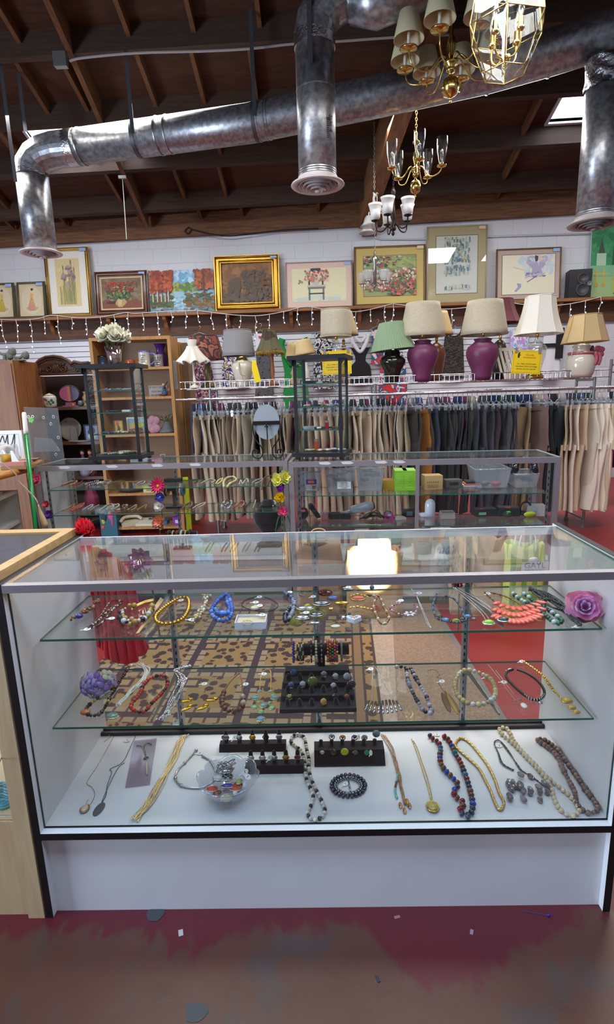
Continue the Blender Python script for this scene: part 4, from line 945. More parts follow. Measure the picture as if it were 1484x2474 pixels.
# ================================================================ TABLE LAMPS ON THE WIRE SHELF
LINEN=mat('oatmeal_linen',(196,184,160),.9,bump=(160,.15),noise=(40,),col2=(184,172,148),stretch=(1,1,4))
def lamp(label,px,Y,base,bm_,shade,sm_,parts=None,group=None):
 """base: [(half width px, y px)] bottom to top; shade: dict"""
 P=aty(px,base[0][1],Y);k=mpp(P);zz=lambda y:aty(px,y,Y).z-zb
 zb=P.z;lift=ZL+.004-zb
 t=thing('table_lamp',label,'lamp',(P.x,Y,ZL+.004))
 MB(smooth=True).lathe([(h*k,zz(y))for h,y in base],(0,0,0),28).build('base',bm_,t)
 if shade:
  cx,yt,yb,wt,wb_=shade['c'],shade['t'],shade['b'],shade['wt']*k/2,shade['wb']*k/2;n=shade.get('n',36);bell=shade.get('bell',0);pleat=shade.get('pleat',0)
  zt_,zb_=zz(yt),zz(yb);H=zt_-zb_;dx=(cx-px)*k;tl=shade.get('tilt',0);M=Matrix.Translation((dx,0,zb_+H/2))@Matrix.Rotation(tl,4,'Y')
  nv=8
  def fn(u,v):
   r_=wb_+(wt-wb_)*v;r_-=bell*sin(pi*v)*(wb_-wt)
   if pleat:r_*=1+pleat*(1 if int(round(u*n))%2 else-1)
   a=2*pi*u+shade.get('rot',pi/n);
   return M@V((r_*cos(a),r_*sin(a),-H/2+H*v))
  mb=MB(smooth=n>12 and not pleat);mb.grid(fn,n,nv,True,sm=(n>12 and not pleat))
  o=mb.build('lamp_shade',sm_,t);md=o.modifiers.new('thick','SOLIDIFY');md.thickness=.003;md.offset=-1
  if shade.get('trim'):
   mb=MB(smooth=True)
   for v in(0,1):mb.tube([fn(i/n,v)for i in range(n)],.004,5,True)
   if n<=12:
    for i in range(n):mb.tube([fn(i/n,q/(nv-1))for q in range(nv)],.0028,5)
   mb.build('shade_trim',shade['trim'],o)
  if shade.get('fringe'):
   mb=MB(smooth=True);q=random.Random(5)
   for i in range(84):
    p=fn((i+.5)/84,0);mb.tube([p,p+V((.004*(q.random()-.5),.004*(q.random()-.5),-.02-.02*q.random()))],.004,4)
   mb.build('bead_fringe',shade['fringe'],o)
  MB(smooth=True).cyl((dx*.0,0,zz(base[-1][1])-.01),(dx,0,zb_+H*.45),.008,n=8).lathe([(.006,0),(.015,.01),(.015,.05),(.008,.055)],(dx*.3,0,zz(base[-1][1])),10).build('lamp_holder',BRASS,t)
  if shade.get('finial',1):
   MB(smooth=True).lathe([(.003,-.004),(.008,.004),(.005,.014),(0,.02)],tuple(M@V((0,0,H/2))),8).cyl(tuple(M@V((-wt,0,H/2-.01))),tuple(M@V((wt,0,H/2-.01))),.002,n=5).build('finial',BRASS,t)
 if parts:parts(t,k,zz)
 return t
PLUM=mat('plum_ceramic',(116,50,88),.42,noise=(9,),col2=(104,44,78));CREAMC=mat('cream_ceramic',(214,204,184),.15,coat=.5);TANS=mat('tan_silk_shade',(206,176,126),.75,bump=(200,.05));DKC=mat('black_green_ceramic',(26,26,20),.12,coat=.6);BRNC=mat('brown_ceramic',(120,70,48),.3)
WSH=mat('white_silk_shade',(232,226,212),.75);GRS=mat('grey_shade_cloth',(142,138,138),.85,bump=(220,.1));MARS=mat('maroon_shade',(110,58,64),.8);GRNS=mat('sage_pleated_shade',(142,164,130),.85);WOODL=mat('turned_wood',(142,84,46),.4);CRY=glass('cut_crystal',(244,246,246),.14,.06)
lamp('floral octagonal shade lamp behind the white ruffled lamp',504,4.30,[(16,932),(18,926),(6,918),(8,890),(5,866)],mat('olive_bronze',(96,84,44),.4,.4),dict(c=500,t=806,b=862,wt=68,wb=94,n=8,trim=mat('dark_trim',(60,50,44),.8)),patt('dark_rose_print',[(64,52,46),(84,66,58),(150,74,66),(60,50,44),(170,100,84),(96,70,56)],9))
def ruf(t,k,zz):
 def fn(u,v):
  a=2*pi*u;r_=(12+24*v**1.3)*k*(1+.16*v*sin(9*a));return V((r_*cos(a),r_*sin(a),zz(834)-(38*k)*v+.012*v*sin(9*a)))
 o=MB(smooth=True).grid(fn,90,8,True).build('ruffled_shade',WSH,t);md=o.modifiers.new('thick','SOLIDIFY');md.thickness=.003
 MB(smooth=True).grid(lambda u,v:V(((9+3*v)*k*cos(2*pi*u)*(1+.1*v*sin(36*u)),(9+3*v)*k*sin(2*pi*u),zz(833)+14*k*v)),40,3,True).build('shade_collar',WSH,o)
lamp('small white lamp with ruffled handkerchief shade at the left end of the shelf',471,3.98,[(12,936),(13,932),(4,926),(2.2,900),(2.2,868),(1.5,830)],mat('cream_metal',(222,212,190),.4),None,None,ruf)
def graylamp(t,k,zz):
 MB(smooth=True).lathe([(14*k,zz(874)),(16*k,zz(871)),(11*k,zz(863)),(4*k,zz(858))],(0,0,0),24).build('gold_cap',BRASS,t)
 mb=MB(smooth=True);mb.tube(spline([V((-4*k,-26*k,zz(876))),V((-3*k,-29.5*k,zz(896))),V((0,-30*k,zz(905))),V((10*k,-27*k,zz(909)))],4),.003,5);mb.tube(spline([V((-3*k,-26.5*k,zz(876))),V((0*k,-30*k,zz(898))),V((6*k,-26*k,zz(925)))],4),.0025,5);mb.build('raffia_tie',mat('raffia',(176,140,90),.8),t)
lamp('grey drum shade lamp on a cream urn with gold cap',588,4.08,[(14,934),(16,931),(15,926),(21,908),(26,890),(26,880),(20,872),(12,869)],CREAMC,dict(c=581,t=797,b=858,wt=66,wb=78,trim=GRS),GRS,graylamp)
c=aty(618,895,3.93);mb=MB();mb.add([c+V(q)for q in((-.03,0,.09),(.005,0,.085),(.045,0,-.1),(-.01,0,-.11),(-.035,-.004,.0))],[(0,4,3,2,1)]);mb.add([c+V((q[0],.002,q[2]))for q in((-.03,0,.09),(.005,0,.085),(.045,0,-.1),(-.01,0,-.11),(-.035,-.004,.0))],[(0,1,2,3,4)])
solo(mb,'paper_tag',mat('yellow_paper',(240,204,16),.7),'blank yellow paper tag hanging on the cream urn lamp','tag')
lamp('dark bell shade lamp with amber bead fringe on a turned wooden stem',660,4.05,[(15,936),(16,930),(6,926),(4,915),(5.5,900),(4,880),(4,866),(3,850)],WOODL,dict(c=656,t=799,b=852,wt=30,wb=66,n=8,bell=.18,trim=mat('olive_trim',(86,82,50),.8),fringe=mat('amber_beads',(150,112,42),.4),rot=.2),patt('brown_olive_panels',[(62,44,38),(70,50,42),(98,92,66),(58,42,38)],6))
CST=[(11,936),(12,930),(8,922),(6,912),(9,906),(5,898),(4,886),(6,880),(4,872)]
lamp('small lamp with tan shade, left of the two behind the black tower',712,4.16,CST,mat('tan_stem',(180,150,110),.5),dict(c=710,t=833,b=872,wt=25,wb=34,tilt=.1),TANS)
lamp('small tilted tan shade lamp on a white candlestick behind the black tower',742,4.02,[(h*1.1,y)for h,y in CST],mat('white_candlestick',(214,200,184),.5),dict(c=738,t=826,b=862,wt=32,wb=50,tilt=-.12),TANS)
def drumx(t,k,zz):pass
lamp('cream drum shade lamp on a clear glass base, behind the black tower',815,4.0,[(14,934),(15,928),(6,922),(8,900),(8,850),(9,838),(4,828)],CRY,dict(c=814,t=755,b=820,wt=70,wb=74,trim=LINEN),LINEN)
lamp('copper urn lamp with beige cone shade behind the cream drum lamp',832,4.34,[(16,934),(17,926),(7,918),(6,905),(14,885),(16,872),(12,862),(8,855),(5,840)],mat('copper_metal',(150,98,44),.3,.8),dict(c=832,t=758,b=816,wt=40,wb=72),mat('beige_cone_shade',(184,160,122),.85))
lamp('sage green pleated shade lamp, tilted, on a black ceramic urn',948,4.02,[(14,934),(17,930),(18,922),(22,905),(31,888),(31,880),(26,873),(18,869),(19,864),(16,858),(5,850)],DKC,dict(c=946,t=789,b=856,wt=54,wb=106,n=120,pleat=.012,tilt=-.09),GRNS)
PB=[(20,934),(22,924),(24,910),(30,895),(36,878),(37,866),(33,854),(22,845),(18,841),(21,836),(16,834),(5,830)]
lamp('left plum ceramic lamp with linen shade, beside the green lamp',1020,4.0,PB,PLUM,dict(c=1019,t=745,b=826,wt=78,wb=108),LINEN)
lamp('brown ceramic lamp half hidden behind the left plum lamp',1052,4.34,[(15,934),(16,920),(18,900),(22,872),(20,855),(12,846),(5,840)],BRNC,dict(c=1054,t=765,b=822,wt=44,wb=76),TANS)
lamp('right plum ceramic lamp with linen shade, beside the white slatted rack',1163,4.0,[(h*1.03,y-6)for h,y in PB],PLUM,dict(c=1165,t=738,b=820,wt=80,wb=110),LINEN)
lamp('dark lamp with maroon shade behind the right plum lamp',1203,4.36,[(14,934),(15,900),(17,860),(12,845),(5,838)],mat('dark_umber_ceramic',(50,40,36),.3),dict(c=1206,t=740,b=797,wt=44,wb=86,n=8,bell=.12,trim=MARS),MARS)
def crys(t,k,zz):
 MB(smooth=True).lathe([(20*k,0),(20*k,zz(916)),(14*k,zz(910)),(10*k,zz(906)),(0,zz(905))],(0,0,0),24,squash=lambda a:1+.06*cos(8*a)).build('brass_foot',BRASS,t)
lamp('white bell shade lamp on a cut glass base behind the yellow sign',1292,4.0,[(19,922),(12,906),(14,895),(21,870),(23,848),(15,838),(7,832),(4,824)],CRY,dict(c=1294,t=725,b=816,wt=66,wb=112,n=8,bell=.16,trim=WSH,rot=.35),WSH,crys)
def bow(t,k,zz):
 PK=mat('rose_ceramic_bow',(168,80,92),.25,coat=.3);mb=MB(smooth=True)
 mb.lathe([(28*k,zz(862)),(31*k,zz(860)),(29*k,zz(855)),(27*k,zz(857))],(0,0,0),28)
 for sx,sz in((1,.5),(.9,-.7),(.35,.75)):
  mb.sph((24*k+sx*12*k,-20*k,zz(856)+sz*9*k),9*k,12,8,(1.1,.5,.8))
 for dx in(22,30):mb.tube(spline([V((dx*k,-22*k,zz(858))),V(((dx+5)*k,-23*k,zz(872))),V(((dx+1)*k,-22*k,zz(888)))],4),4.5*k,6)
 mb.build('bow',PK,t)
 mb=MB(smooth=True);mb.tube(spline([V((-24*k,-14*k,zz(842))),V((-30*k,-14*k,zz(870))),V((-26*k,-12*k,zz(905)))],4),.003,5);mb.build('cord',WIRE,t)
lamp('tan panelled shade lamp on a cream jar with a pink ceramic bow',1400,4.0,[(26,915),(30,908),(33,890),(33,874),(28,862),(18,854),(17,848),(21,842),(18,838),(5,833)],CREAMC,dict(c=1405,t=766,b=832,wt=68,wb=104,n=8,bell=.03,trim=mat('tan_trim',(170,138,96),.8),rot=.3,tilt=-.03),TANS,bow)
# white slatted rack leaning on the shelf
p=aty(1236,915,4.02);k=mpp(p);t=thing('slatted_rack','small white slatted wooden rack between the plum lamp and the yellow sign','wooden rack',(p.x,4.02,ZL+.004),0)
IV=mat('ivory_paint',(222,212,190),.55);lean=lambda z:-.08*z/.3
mb=MB();
def plank(x0,x1,z0,z1,d=.018,y=0):mb.add([(x+lean(z)-.0,y+yy+.12*z,z)for z in(z0,z1)for yy in(0,d)for x in(x0,x1)],[(0,1,3,2),(4,6,7,5),(0,4,5,1),(2,3,7,6),(1,5,7,3),(0,2,6,4)],False)
plank(-.06,.10,0,.065);MB_=mb;mb.build('base',IV,t);mb=MB();plank(-.085,.10,.255,.285);mb.build('top_rail',IV,t)
for i in range(5):mb=MB();plank(-.085+.04*i,-.063+.04*i,.065,.255);mb.build('slat',IV,t)
# yellow signs on clear clip hangers
YEL=mat('yellow_card',(236,200,14),.6);RED=mat('red_print',(176,70,20),.7);DKT=mat('dark_print',(96,78,20),.7)
def sign(label,hlabel,cx,cy,w_,h_,Y,roll):
 c=aty(cx,cy,Y);k=mpp(c);W,H=w_*k,h_*k;t=thing('sign',label,'sign',c);M0=Matrix.Rotation(roll,4,'Y')
 def q(o):o.matrix_basis=M0@o.matrix_basis;return o
 q(MB().box((-W/2,0,-H/2),(W/2,.002,H/2)).build('card',YEL,t))
 mb=MB();a,b,e=W/2*.91,H/2*.90,.0016
 for x0,z0,x1,z1 in((-a,b-e,a,b),(-a,-b,a,-b+e),(-a,-b,-a+e,b),(a-e,-b,a,b)):mb.box((x0,-.0008,z0),(x1,.0001,z1))
 q(mb.build('border',RED,t));s=H/13
 for i,(tx,z,m_,x_)in enumerate((('YOU ARE',.30,RED,.08),('ACCOUNTED',.19,RED,.08),('ALL TABLE, FLOOR AND',-.08,DKT,0),('HANGING LIGHT FIXTURES',-.19,DKT,0),('50% OFF - 50% OFF - 50% OFF',-.30,DKT,0))):
  q(text(tx,s*(1.15 if i<2 else 1.0)*(.86 if i==4 else 1),Matrix.Translation((x_*W,-.0012,z*H))@Matrix.Rotation(pi/2,4,'X'),m_,t))
 mb=MB();mb.box((-.33*W,-.0012,.17*H),(-.27*W,-.0002,.34*H));mb.cyl((-.285*W,-.0012,.37*H),(-.285*W,-.0002,.37*H),.03*W,n=10);mb.box((-.27*W,-.0012,.27*H),(-.23*W,-.0002,.30*H));q(mb.build('figure_mark',INK,t))
 hc=c+M0@V((0,.004,H/2));h=thing('hanger',hlabel,'hanger',hc);mb=MB(smooth=True);mb.tube([M0@V((-W*.52,0,.022)),M0@V((W*.58,0,.022))],.007,6);mb.tube([M0@V((W*.58,0,.022)),M0@V((W*.62,0,.03)),M0@V((W*.6,0,.045)),M0@V((-W*.4,0,.04))],.004,5);mb.build('bar',HCLEAR,h)
 for s_ in(-.40,.40):mb=MB().cbox(M0@V((W*s_,-.006,.0)),(.022,.018,.045),M0.to_3x3());mb.build('clip',mat('grey_clip',(130,130,134),.4),h)
sign('yellow sale sign half behind the right-hand black tower','clear hanger clipping the yellow sign behind the tower',814,876,70,55,3.86,-.03)
sign('yellow sale sign tilted in front of the white bell lamp','clear hanger clipping the tilted yellow sign',1273,875,70,55,3.86,.07)
# a second rack end with bright clothes at the far right
t=thing('clothing_rack','end of a second grey clothes rack at the right edge of the picture','clothes rack',(aty(1472,940,5.2).x,5.2,0));zt=aty(1472,868,5.2).z
MB(smooth=True).cyl((0,0,0),(0,0,zt),.016,n=10).build('post',STEEL,t);MB(smooth=True).cyl((-.25,0,1.36),(1.2,0,1.36),.013,n=10).build('rail',STEEL,t)
for z in(zt-.06,zt-.14):MB(smooth=True).cyl((0,0,z),(1.0,0,z),.009,n=8).build('wire_rail',STEEL,t)
for i,(c,l)in enumerate((((196,206,60),'lime yellow'),((150,200,190),'pale teal'),((30,30,34),'black'),((190,40,110),'magenta'),((40,120,120),'deep teal'))):
 o=bpy.data.objects.new('blouse',bm[i%4]);COL.objects.link(o);o.location=(aty(1448+i*11,950,5.2).x,5.2,1.30);o.rotation_euler=(0,0,.2*(-1)**i);tag(o,l+' garment on the second rack at the right edge','garment');o.material_slots[0].link='OBJECT';o.material_slots[0].material=clothmat(c)
# ================================================================ LEFT-HAND FURNITURE
WALN=mat('carved_walnut',(92,62,42),.4,noise=(6,.7),col2=(74,48,32),stretch=(1,9,9),coat=.15)
DKBACK=mat('dark_walnut_back',(70,54,48),.7);TANBACK=mat('tan_backboard',(142,112,86),.7)
def P3(px,py,Y):return aty(px,py,Y)
def boxpx(mb,x0,y0,x1,y1,Y,d):
 """box whose front face spans the pixels at distance Y, depth d"""
 a,b=P3(x0,y1,Y),P3(x1,y0,Y);return mb.box((a.x,Y,a.z),(b.x,Y+d,b.z))
# oak bookcase
BX0,BX1,BY,BD,BH=P3(213,815,4.2).x,P3(410,812,4.2).x,4.2,.30,1.957
bk=thing('bookcase','honey oak bookcase with ornaments on its shelves, right of the carved hutch','bookcase',((BX0+BX1)/2,BY+BD/2,0));inv=Matrix.Translation((-(BX0+BX1)/2,-BY-BD/2,0))
def bp_(mb,name,m):
 o=mb.build(name,m,bk);o.matrix_basis=inv;return o
for x in(BX0,BX1-.03):bp_(MB().box((x,BY,0),(x+.03,BY+BD,BH)),'side_panel',OAK)
bp_(MB().box((BX0+.03,BY,BH-.03),(BX1-.03,BY+BD,BH)),'top_panel',OAK)
bp_(MB().box((BX0+.03,BY+BD-.012,0),(BX1-.03,BY+BD-.002,BH-.03)),'back_panel',TANBACK)
BZ=[1.674,1.394,1.034,.735,.439,.085]
for z in BZ:bp_(MB().box((BX0+.03,BY+.006,z-.024),(BX1-.03,BY+BD-.012,z)),'shelf',OAK)
mb=MB((206,206,206));a=V((BX1+.002,BY+.06,1.44));mb.box((BX1+.0005,BY+.05,1.46),(BX1+.002,BY+.17,1.73))
mb.color((120,120,120))
for i in range(22):mb.box((BX1+.002,BY+.06,1.475+.0112*i),(BX1+.0025,BY+.09+.06*R.random(),1.479+.0112*i))
solo(mb,'paper_notice',VC,'sheet of printed paper taped to the side of the oak bookcase','paper')
mb=MB();x0,x1=P3(428,825,4.6).x,P3(449,825,4.6).x
t=thing('bookcase','narrow oak cabinet end standing behind the bookcase beside the rack','bookcase',((x0+x1)/2,4.75,0));h_=P3(440,826,4.6).z
MB().box(((x0-x1)/2,-.15,0),((x0-x1)/2+.02,.15,h_)).build('side_panel',OAK,t);MB().box(((x0-x1)/2+.02,-.12,0),((x1-x0)/2,.15,h_-.01)).build('carcass',mat('grey_oak',(132,106,76),.6),t)
# small things on the bookcase: (builder helpers)
def item(name,label,cat,px,Y,z,group=None):
 x=P3(px,900,Y).x;return thing(name,label,cat,(x,Y,z),0,group)
def mug(label,px,Y,z,r,h,c,rim=None,hc=None,name='mug',words=None,prof=None):
 t=item(name,label,'mug',px,Y,z);mb=MB(c,True);mb.open=1
 mb.lathe(prof or[(0,0.001),(r,0.001),(r,h*.1),(r*.95,h*.12),(r*.95,h*.85),(r,h*.9),(r,h),(r*.88,h),(r*.85,.01)],(0,0,0),20)
 mb.build('body',VCG,t)
 if rim:m2=MB(rim,True);m2.open=1;m2.lathe([(r*1.01,h*.9),(r*1.02,h),(r*.9,h*1.005)],(0,0,0),20);m2.build('rim',VCG,t)
 if hc:MB(hc,True).tube(spline([V((r*.9,-.0,h*.82)),V((r*1.75,0,h*.8)),V((r*1.85,0,h*.4)),V((r*.95,0,h*.16))],5),r*.17,8).build('handle',VCG,t)
 if words:
  for i,s_ in enumerate(words):text(s_,.017,upright((0,-r*.99,h*.7-.02*i)),INK,t)
 return t
Yb=BY+.12
mug('dark blue marbled tumbler on the top bookcase shelf at left',250,Yb,BZ[0],.040,.125,(44,66,84),rim=(20,24,30))
mug('orange novelty cup with a handle beside the beer stein',318,Yb,BZ[0],.045,.075,(196,84,34),hc=(196,84,34),rim=(180,70,40))
mug('cream beer stein with blue rim and handle on the top bookcase shelf',352,Yb-.04,BZ[0],.058,.155,(206,196,178),rim=(104,104,170),hc=(110,120,186),words=('GOOD','ALE','BREW','SINCE'))
mug('grey stoneware stein with printed lines beside the purple vase',386,Yb-.06,BZ[0],.044,.115,(150,140,130),words=('DRINK UP','AND BE','MERRY','HERE'))
t=item('vase','translucent purple glass vase with pinched rim behind the steins','vase',391,Yb+.06,BZ[0]);mb=MB((86,30,130),True);mb.open=1
mb.lathe([(0,.001),(.05,.001),(.055,.05),(.045,.1),(.035,.16),(.045,.20),(.06,.225),(.056,.222),(.03,.16)],(0,0,0),18,squash=lambda a:1+.1*cos(3*a));mb.build('body',VCG,t)
t=item('plaque','grey wooden plaque with printed words on the second bookcase shelf','plaque',378,Yb-.03,BZ[1]);MB((150,140,134)).box((-.09,0,0),(.09,.012,.105)).build('board',VC,t)
for i,s_ in enumerate(('IF YOU CAN','YOU ARE','SO AGREE')):text(s_,.024,upright((-.015,-.001,.088-.035*i-(.006 if i else 0))),INK,t)
t=item('figurine','small blue seated figurine with a flute beside the plaque','figurine',394,Yb-.08,BZ[1]);mb=MB((60,84,110),True);mb.sph((0,0,.03),.03,10,6,(1,.8,1));mb.sph((0,0,.07),.022,10,6,(1,.8,1.3));mb.build('body',VC,t)
MB((206,150,110),True).sph((-.005,-.005,.108),.016,10,6).build('head',VC,t);MB((40,34,34),True).tube([V((.0,-.02,.07)),V((.04,-.02,.14))],.004,6).build('flute',VC,t);MB((96,66,44),True).sph((-.02,-.005,.012),.026,10,5,(1.3,.9,.5)).build('base',VC,t)
t=item('card','orange greeting card at the right end of the second bookcase shelf','card',403,Yb-.0,BZ[1]);MB((206,110,70)).box((-.025,0,0),(.02,.004,.09)).build('board',VC,t);MB((200,190,190),True).sph((0,-.003,.06),.016,10,6,(1,.2,1)).build('motif',VC,t)
def framed(label,px,Y,z,W,H,fc,bg,blobs,name='framed_picture',cat='picture'):
 t=item(name,label,cat,px,Y,z);mb=MB(fc);e=min(W,H)*.09
 mb.box((-W/2,0,0),(W/2,.012,e)).box((-W/2,0,H-e),(W/2,.012,H)).box((-W/2,0,e),(-W/2+e,.012,H-e)).box((W/2-e,0,e),(W/2,.012,H-e));mb.build('frame',VC,t)
 A=Art(W-2*e,H-2*e,bg);[A.blob(*b)for b in blobs];o=A.mb.build('artwork',VC,t);o.matrix_basis=Matrix.Translation((0,.005,e))@Matrix.Rotation(pi/2,4,'X')@Matrix.Scale(-1,4,(0,0,1));return t
framed('small yellow picture with a red bloom on the third bookcase shelf',273,Yb,BZ[2],.095,.135,(120,96,56),(178,160,60),[(.4,.75,.25,.2,(200,60,50)),(.5,.35,.2,.3,(90,50,60)),(.4,.1,.3,.1,(190,110,50))])
framed('pale framed picture with golden figures on the third bookcase shelf',318,Yb+.05,BZ[2],.20,.16,(190,190,176),(120,150,160),[(.3,.4,.2,.3,(180,150,60)),(.7,.5,.2,.2,(190,190,60)),(.5,.15,.5,.15,(110,80,60)),(.8,.8,.2,.15,(170,190,200))])
t=item('rose_ornament','pink ceramic rose plate on the third bookcase shelf','ornament',362,Yb-.02,BZ[2]);mb=MB((166,120,130),True)
for k in range(7):a=k*.9;mb.sph((.045*cos(a)*(k>0),-.02-.002*k,.085+.05*sin(a)*(k>0)),.042,10,6,(1,.35,1))
mb.build('petals',VC,t);MB((110,74,70),True).cyl((0,-.01,0),(0,-.01,.06),.012,.006).lathe([(0,0),(.03,0),(.03,.006),(0,.008)],(0,-.01,0),12).build('stand',VC,t)
t=item('planter','grey hat-shaped planter with dried sprigs on the third bookcase shelf','planter',393,Yb,BZ[2]);MB((92,98,98),True).lathe([(.085,0),(.085,.02),(.07,.035),(.05,.06),(.035,.11),(.0,.11)],(0,0,0),18).build('pot',VC,t)
mb=MB((100,104,70),True)
for k in range(26):a=R.random()*6.28;q=V((.07*cos(a)*R.random()+.0,.03*sin(a),.13+.05*R.random()));mb.tube([V((.01*cos(a),0,.1)),q],.003,4);mb.color(R.choice([(120,116,84),(90,98,70),(140,120,96)]));mb.sph(q,.009,6,4)
mb.build('sprigs',VC,t)
framed('small red and white framed print on the fourth bookcase shelf',376,Yb-.05,BZ[3],.05,.085,(190,186,176),(120,70,66),[(.5,.5,.25,.3,(190,170,160))])
def giftbox(name,label,cat,px,Y,z,size,c,extra=None,rz=0):
 t=item(name,label,cat,px,Y,z);t.rotation_euler=(0,0,rz);w_,d,h=size;MB(c).box((-w_/2,-d/2,0),(w_/2,d/2,h)).build('box',VC,t)
 if extra:MB(extra).box((-w_*.3,-d/2-.001,h*.3),(w_*.15,-d/2,h*.7)).build('label',VC,t)
 return t
giftbox('box','cream printed box on the fifth bookcase shelf','box',343,Yb-.04,BZ[4],(.16,.1,.05),(206,196,140),(150,140,100))
t=item('basket','dark oval basket on the fifth bookcase shelf','basket',290,Yb-.02,BZ[4]);MB((74,52,48),True).lathe([(.07,0),(.13,.02),(.14,.05),(.12,.05),(.06,.01)],(0,0,0),20,squash=lambda a:1-.35*abs(sin(a))).build('bowl',VC,t)
t=item('telephone','cream desk telephone with handset on the lowest bookcase shelf, left','telephone',280,Yb-.02,BZ[5]);t.rotation_euler=(0,0,.5);mb=MB((196,186,156));mb.prism([(-.05,0),(.05,0),(.05,.03),(.03,.06),(-.05,.03)],lambda q:(-.10,q[0],q[1]),lambda q:(.10,q[0],q[1]));mb.build('base',VC,t);MB((206,196,166),True).tube(spline([V((-.11,-.03,.05)),V((-.06,-.0,.09)),V((.06,.0,.09)),V((.11,-.03,.06))],4),.017,8).build('handset',VC,t)
t=item('telephone','flat cream telephone beside the blue cloth on the lowest bookcase shelf','telephone',326,Yb,BZ[5]);mb=MB((206,198,176));mb.prism([(-.08,0),(.08,0),(.06,.06),(-.06,.02)],lambda q:(-.12,q[0],q[1]),lambda q:(.12,q[0],q[1]));mb.build('base',VC,t);MB((60,60,60),True).box((.0,.0,.055),(.05,.03,.064)).build('keypad',VC,t);MB((190,190,190),True).tube(spline([V((.12,0,.03)),V((.16,-.05,.01)),V((.12,-.09,.005)),V((.2,-.11,.005))],5),.003,5).build('cord',VC,t)
giftbox('box','blue flat box beside the cream telephones','box',366,Yb,BZ[5],(.08,.1,.045),(40,90,130));giftbox('box','purple boxed gift with white label on the lowest bookcase shelf','box',407,Yb-.03,BZ[5],(.13,.12,.085),(126,52,150),(220,200,220))
# carved hutch
HX0,HX1,HY=P3(52,900,4.35).x,BX0-.01,4.35
ht=thing('hutch','carved dark walnut hutch with arched crest and open shelves','hutch',((HX0+HX1)/2,HY+.2,0));inv=Matrix.Translation((-(HX0+HX1)/2,-HY-.2,0))
def hp(mb,name,m):
 o=mb.build(name,m,ht);o.matrix_basis=inv;return o
zc_=P3(130,905,HY).z
for x in(HX0,HX1-.04):hp(MB().box((x,HY,0),(x+.04,HY+.40,zc_)),'side_panel',WALN)
hp(MB().box((HX0+.04,HY+.385,0),(HX1-.04,HY+.398,zc_)),'back_panel',DKBACK)
HZ=[1.316,.963,.60,.25]
for z in HZ:hp(MB().box((HX0+.04,HY+.01,z-.03),(HX1-.04,HY+.385,z)),'shelf',WALN)
xc=(HX0+HX1)/2;hw=(HX1-HX0)/2+.02
crest=[(48,884),(62,882),(78,878),(84,880),(96,868),(112,860),(130,858),(150,861),(164,868),(172,876),(180,871),(196,875),(215,874)]
pt=[(P3(a,b,HY-.02).x,P3(a,b,HY-.02).z)for a,b in crest];poly=[(pt[0][0],zc_),(pt[-1][0],zc_)]+pt[::-1]
hp(MB().prism(poly,lambda q:(q[0],HY-.02,q[1]),lambda q:(q[0],HY+.02,q[1])),'crest',WALN)
mb=MB(smooth=True);mb.tube([V((q[0],HY-.03,q[1]-.01))for q in pt],.016,8);mb.tube([V((q[0],HY-.028,q[1]-.035))for q in pt],.008,6);mb.tube([V((HX0,HY-.025,zc_+.005)),V((HX1,HY-.025,zc_+.005))],.014,8);mb.tube([V((HX0,HY-.025,zc_+.04)),V((HX1,HY-.025,zc_+.04))],.007,6)
zs=P3(130,890,HY).z
for s_ in(-1,1):
 for cx_,r_ in((.07,.045),(.19,.034),(.28,.022)):
  c=V((xc-.01+s_*cx_,HY-.03,zs-.005-(.045-r_)));mb.tube([c+V((r_*(1-t_/16)*cos(s_*t_*.8+1.2),0,r_*(1-t_/16)*sin(s_*t_*.8+1.2)))for t_ in range(15)],.009,6)
for s_ in(-.018,0,.018):mb.sph((xc-.01+s_,HY-.03,zs),.03,8,6,(.35,.5,1.6))
hp(mb,'carved_scroll',WALN)
def hitem(name,label,cat,px,z,dy=.12):return item(name,label,cat,px,HY+dy,z)
t=hitem('teapot','white porcelain teapot painted with green flowers on the hutch','teapot',112,HZ[0],.06);mb=MB((206,200,196),True);mb.lathe([(0,.001),(.058,.001),(.062,.03),(.064,.09),(.058,.112),(.03,.122),(0,.124)],(0,0,0),22);mb.build('body',VCG,t)
MB((206,200,196),True).tube(spline([V((-.055,0,.035)),V((-.085,0,.06)),V((-.095,0,.10)),V((-.118,0,.122))],5),[.02-.0007*i for i in range(16)],8).build('spout',VCG,t)
mb=MB((176,150,120),True);mb.lathe([(.05,.116),(.05,.122),(.02,.134),(.008,.14),(0,.142)],(0,0,0),18);mb.build('lid',VCG,t)
mb=MB();
for k,(u,z,c)in enumerate(((-.9,.07,(40,100,80)),(-1.3,.055,(50,110,70)),(-1.7,.075,(170,90,100)),(-1.5,.04,(190,120,60)),(-2.0,.085,(150,110,130)),(-1.1,.035,(60,120,70)),(-.7,.05,(60,110,80)))):
 mb.color(c);p_=V((.0645*cos(u),.0645*sin(u),z));mb.sph(p_,.013,7,5,(1,.2,1.2),Matrix.Rotation(u+pi/2,3,'Z'))
mb.build('painted_flowers',VCG,t)
t=hitem('plaque','oval lacquer picture on a pink stand inside the hutch','plaque',161,HZ[0],.04);mb=MB();A=0
mb.color((36,26,34));mb.lathe([(.108,0),(.112,.01),(.10,.018),(0,.02)],(0,0,.125),28,ax=(0,1,0));o=mb.build('rim',VC,t);o.scale=(1,1,.78);o.location.z=.03
A=Art(.21,.16,(120,100,120));A.mb=MB();A.k=1
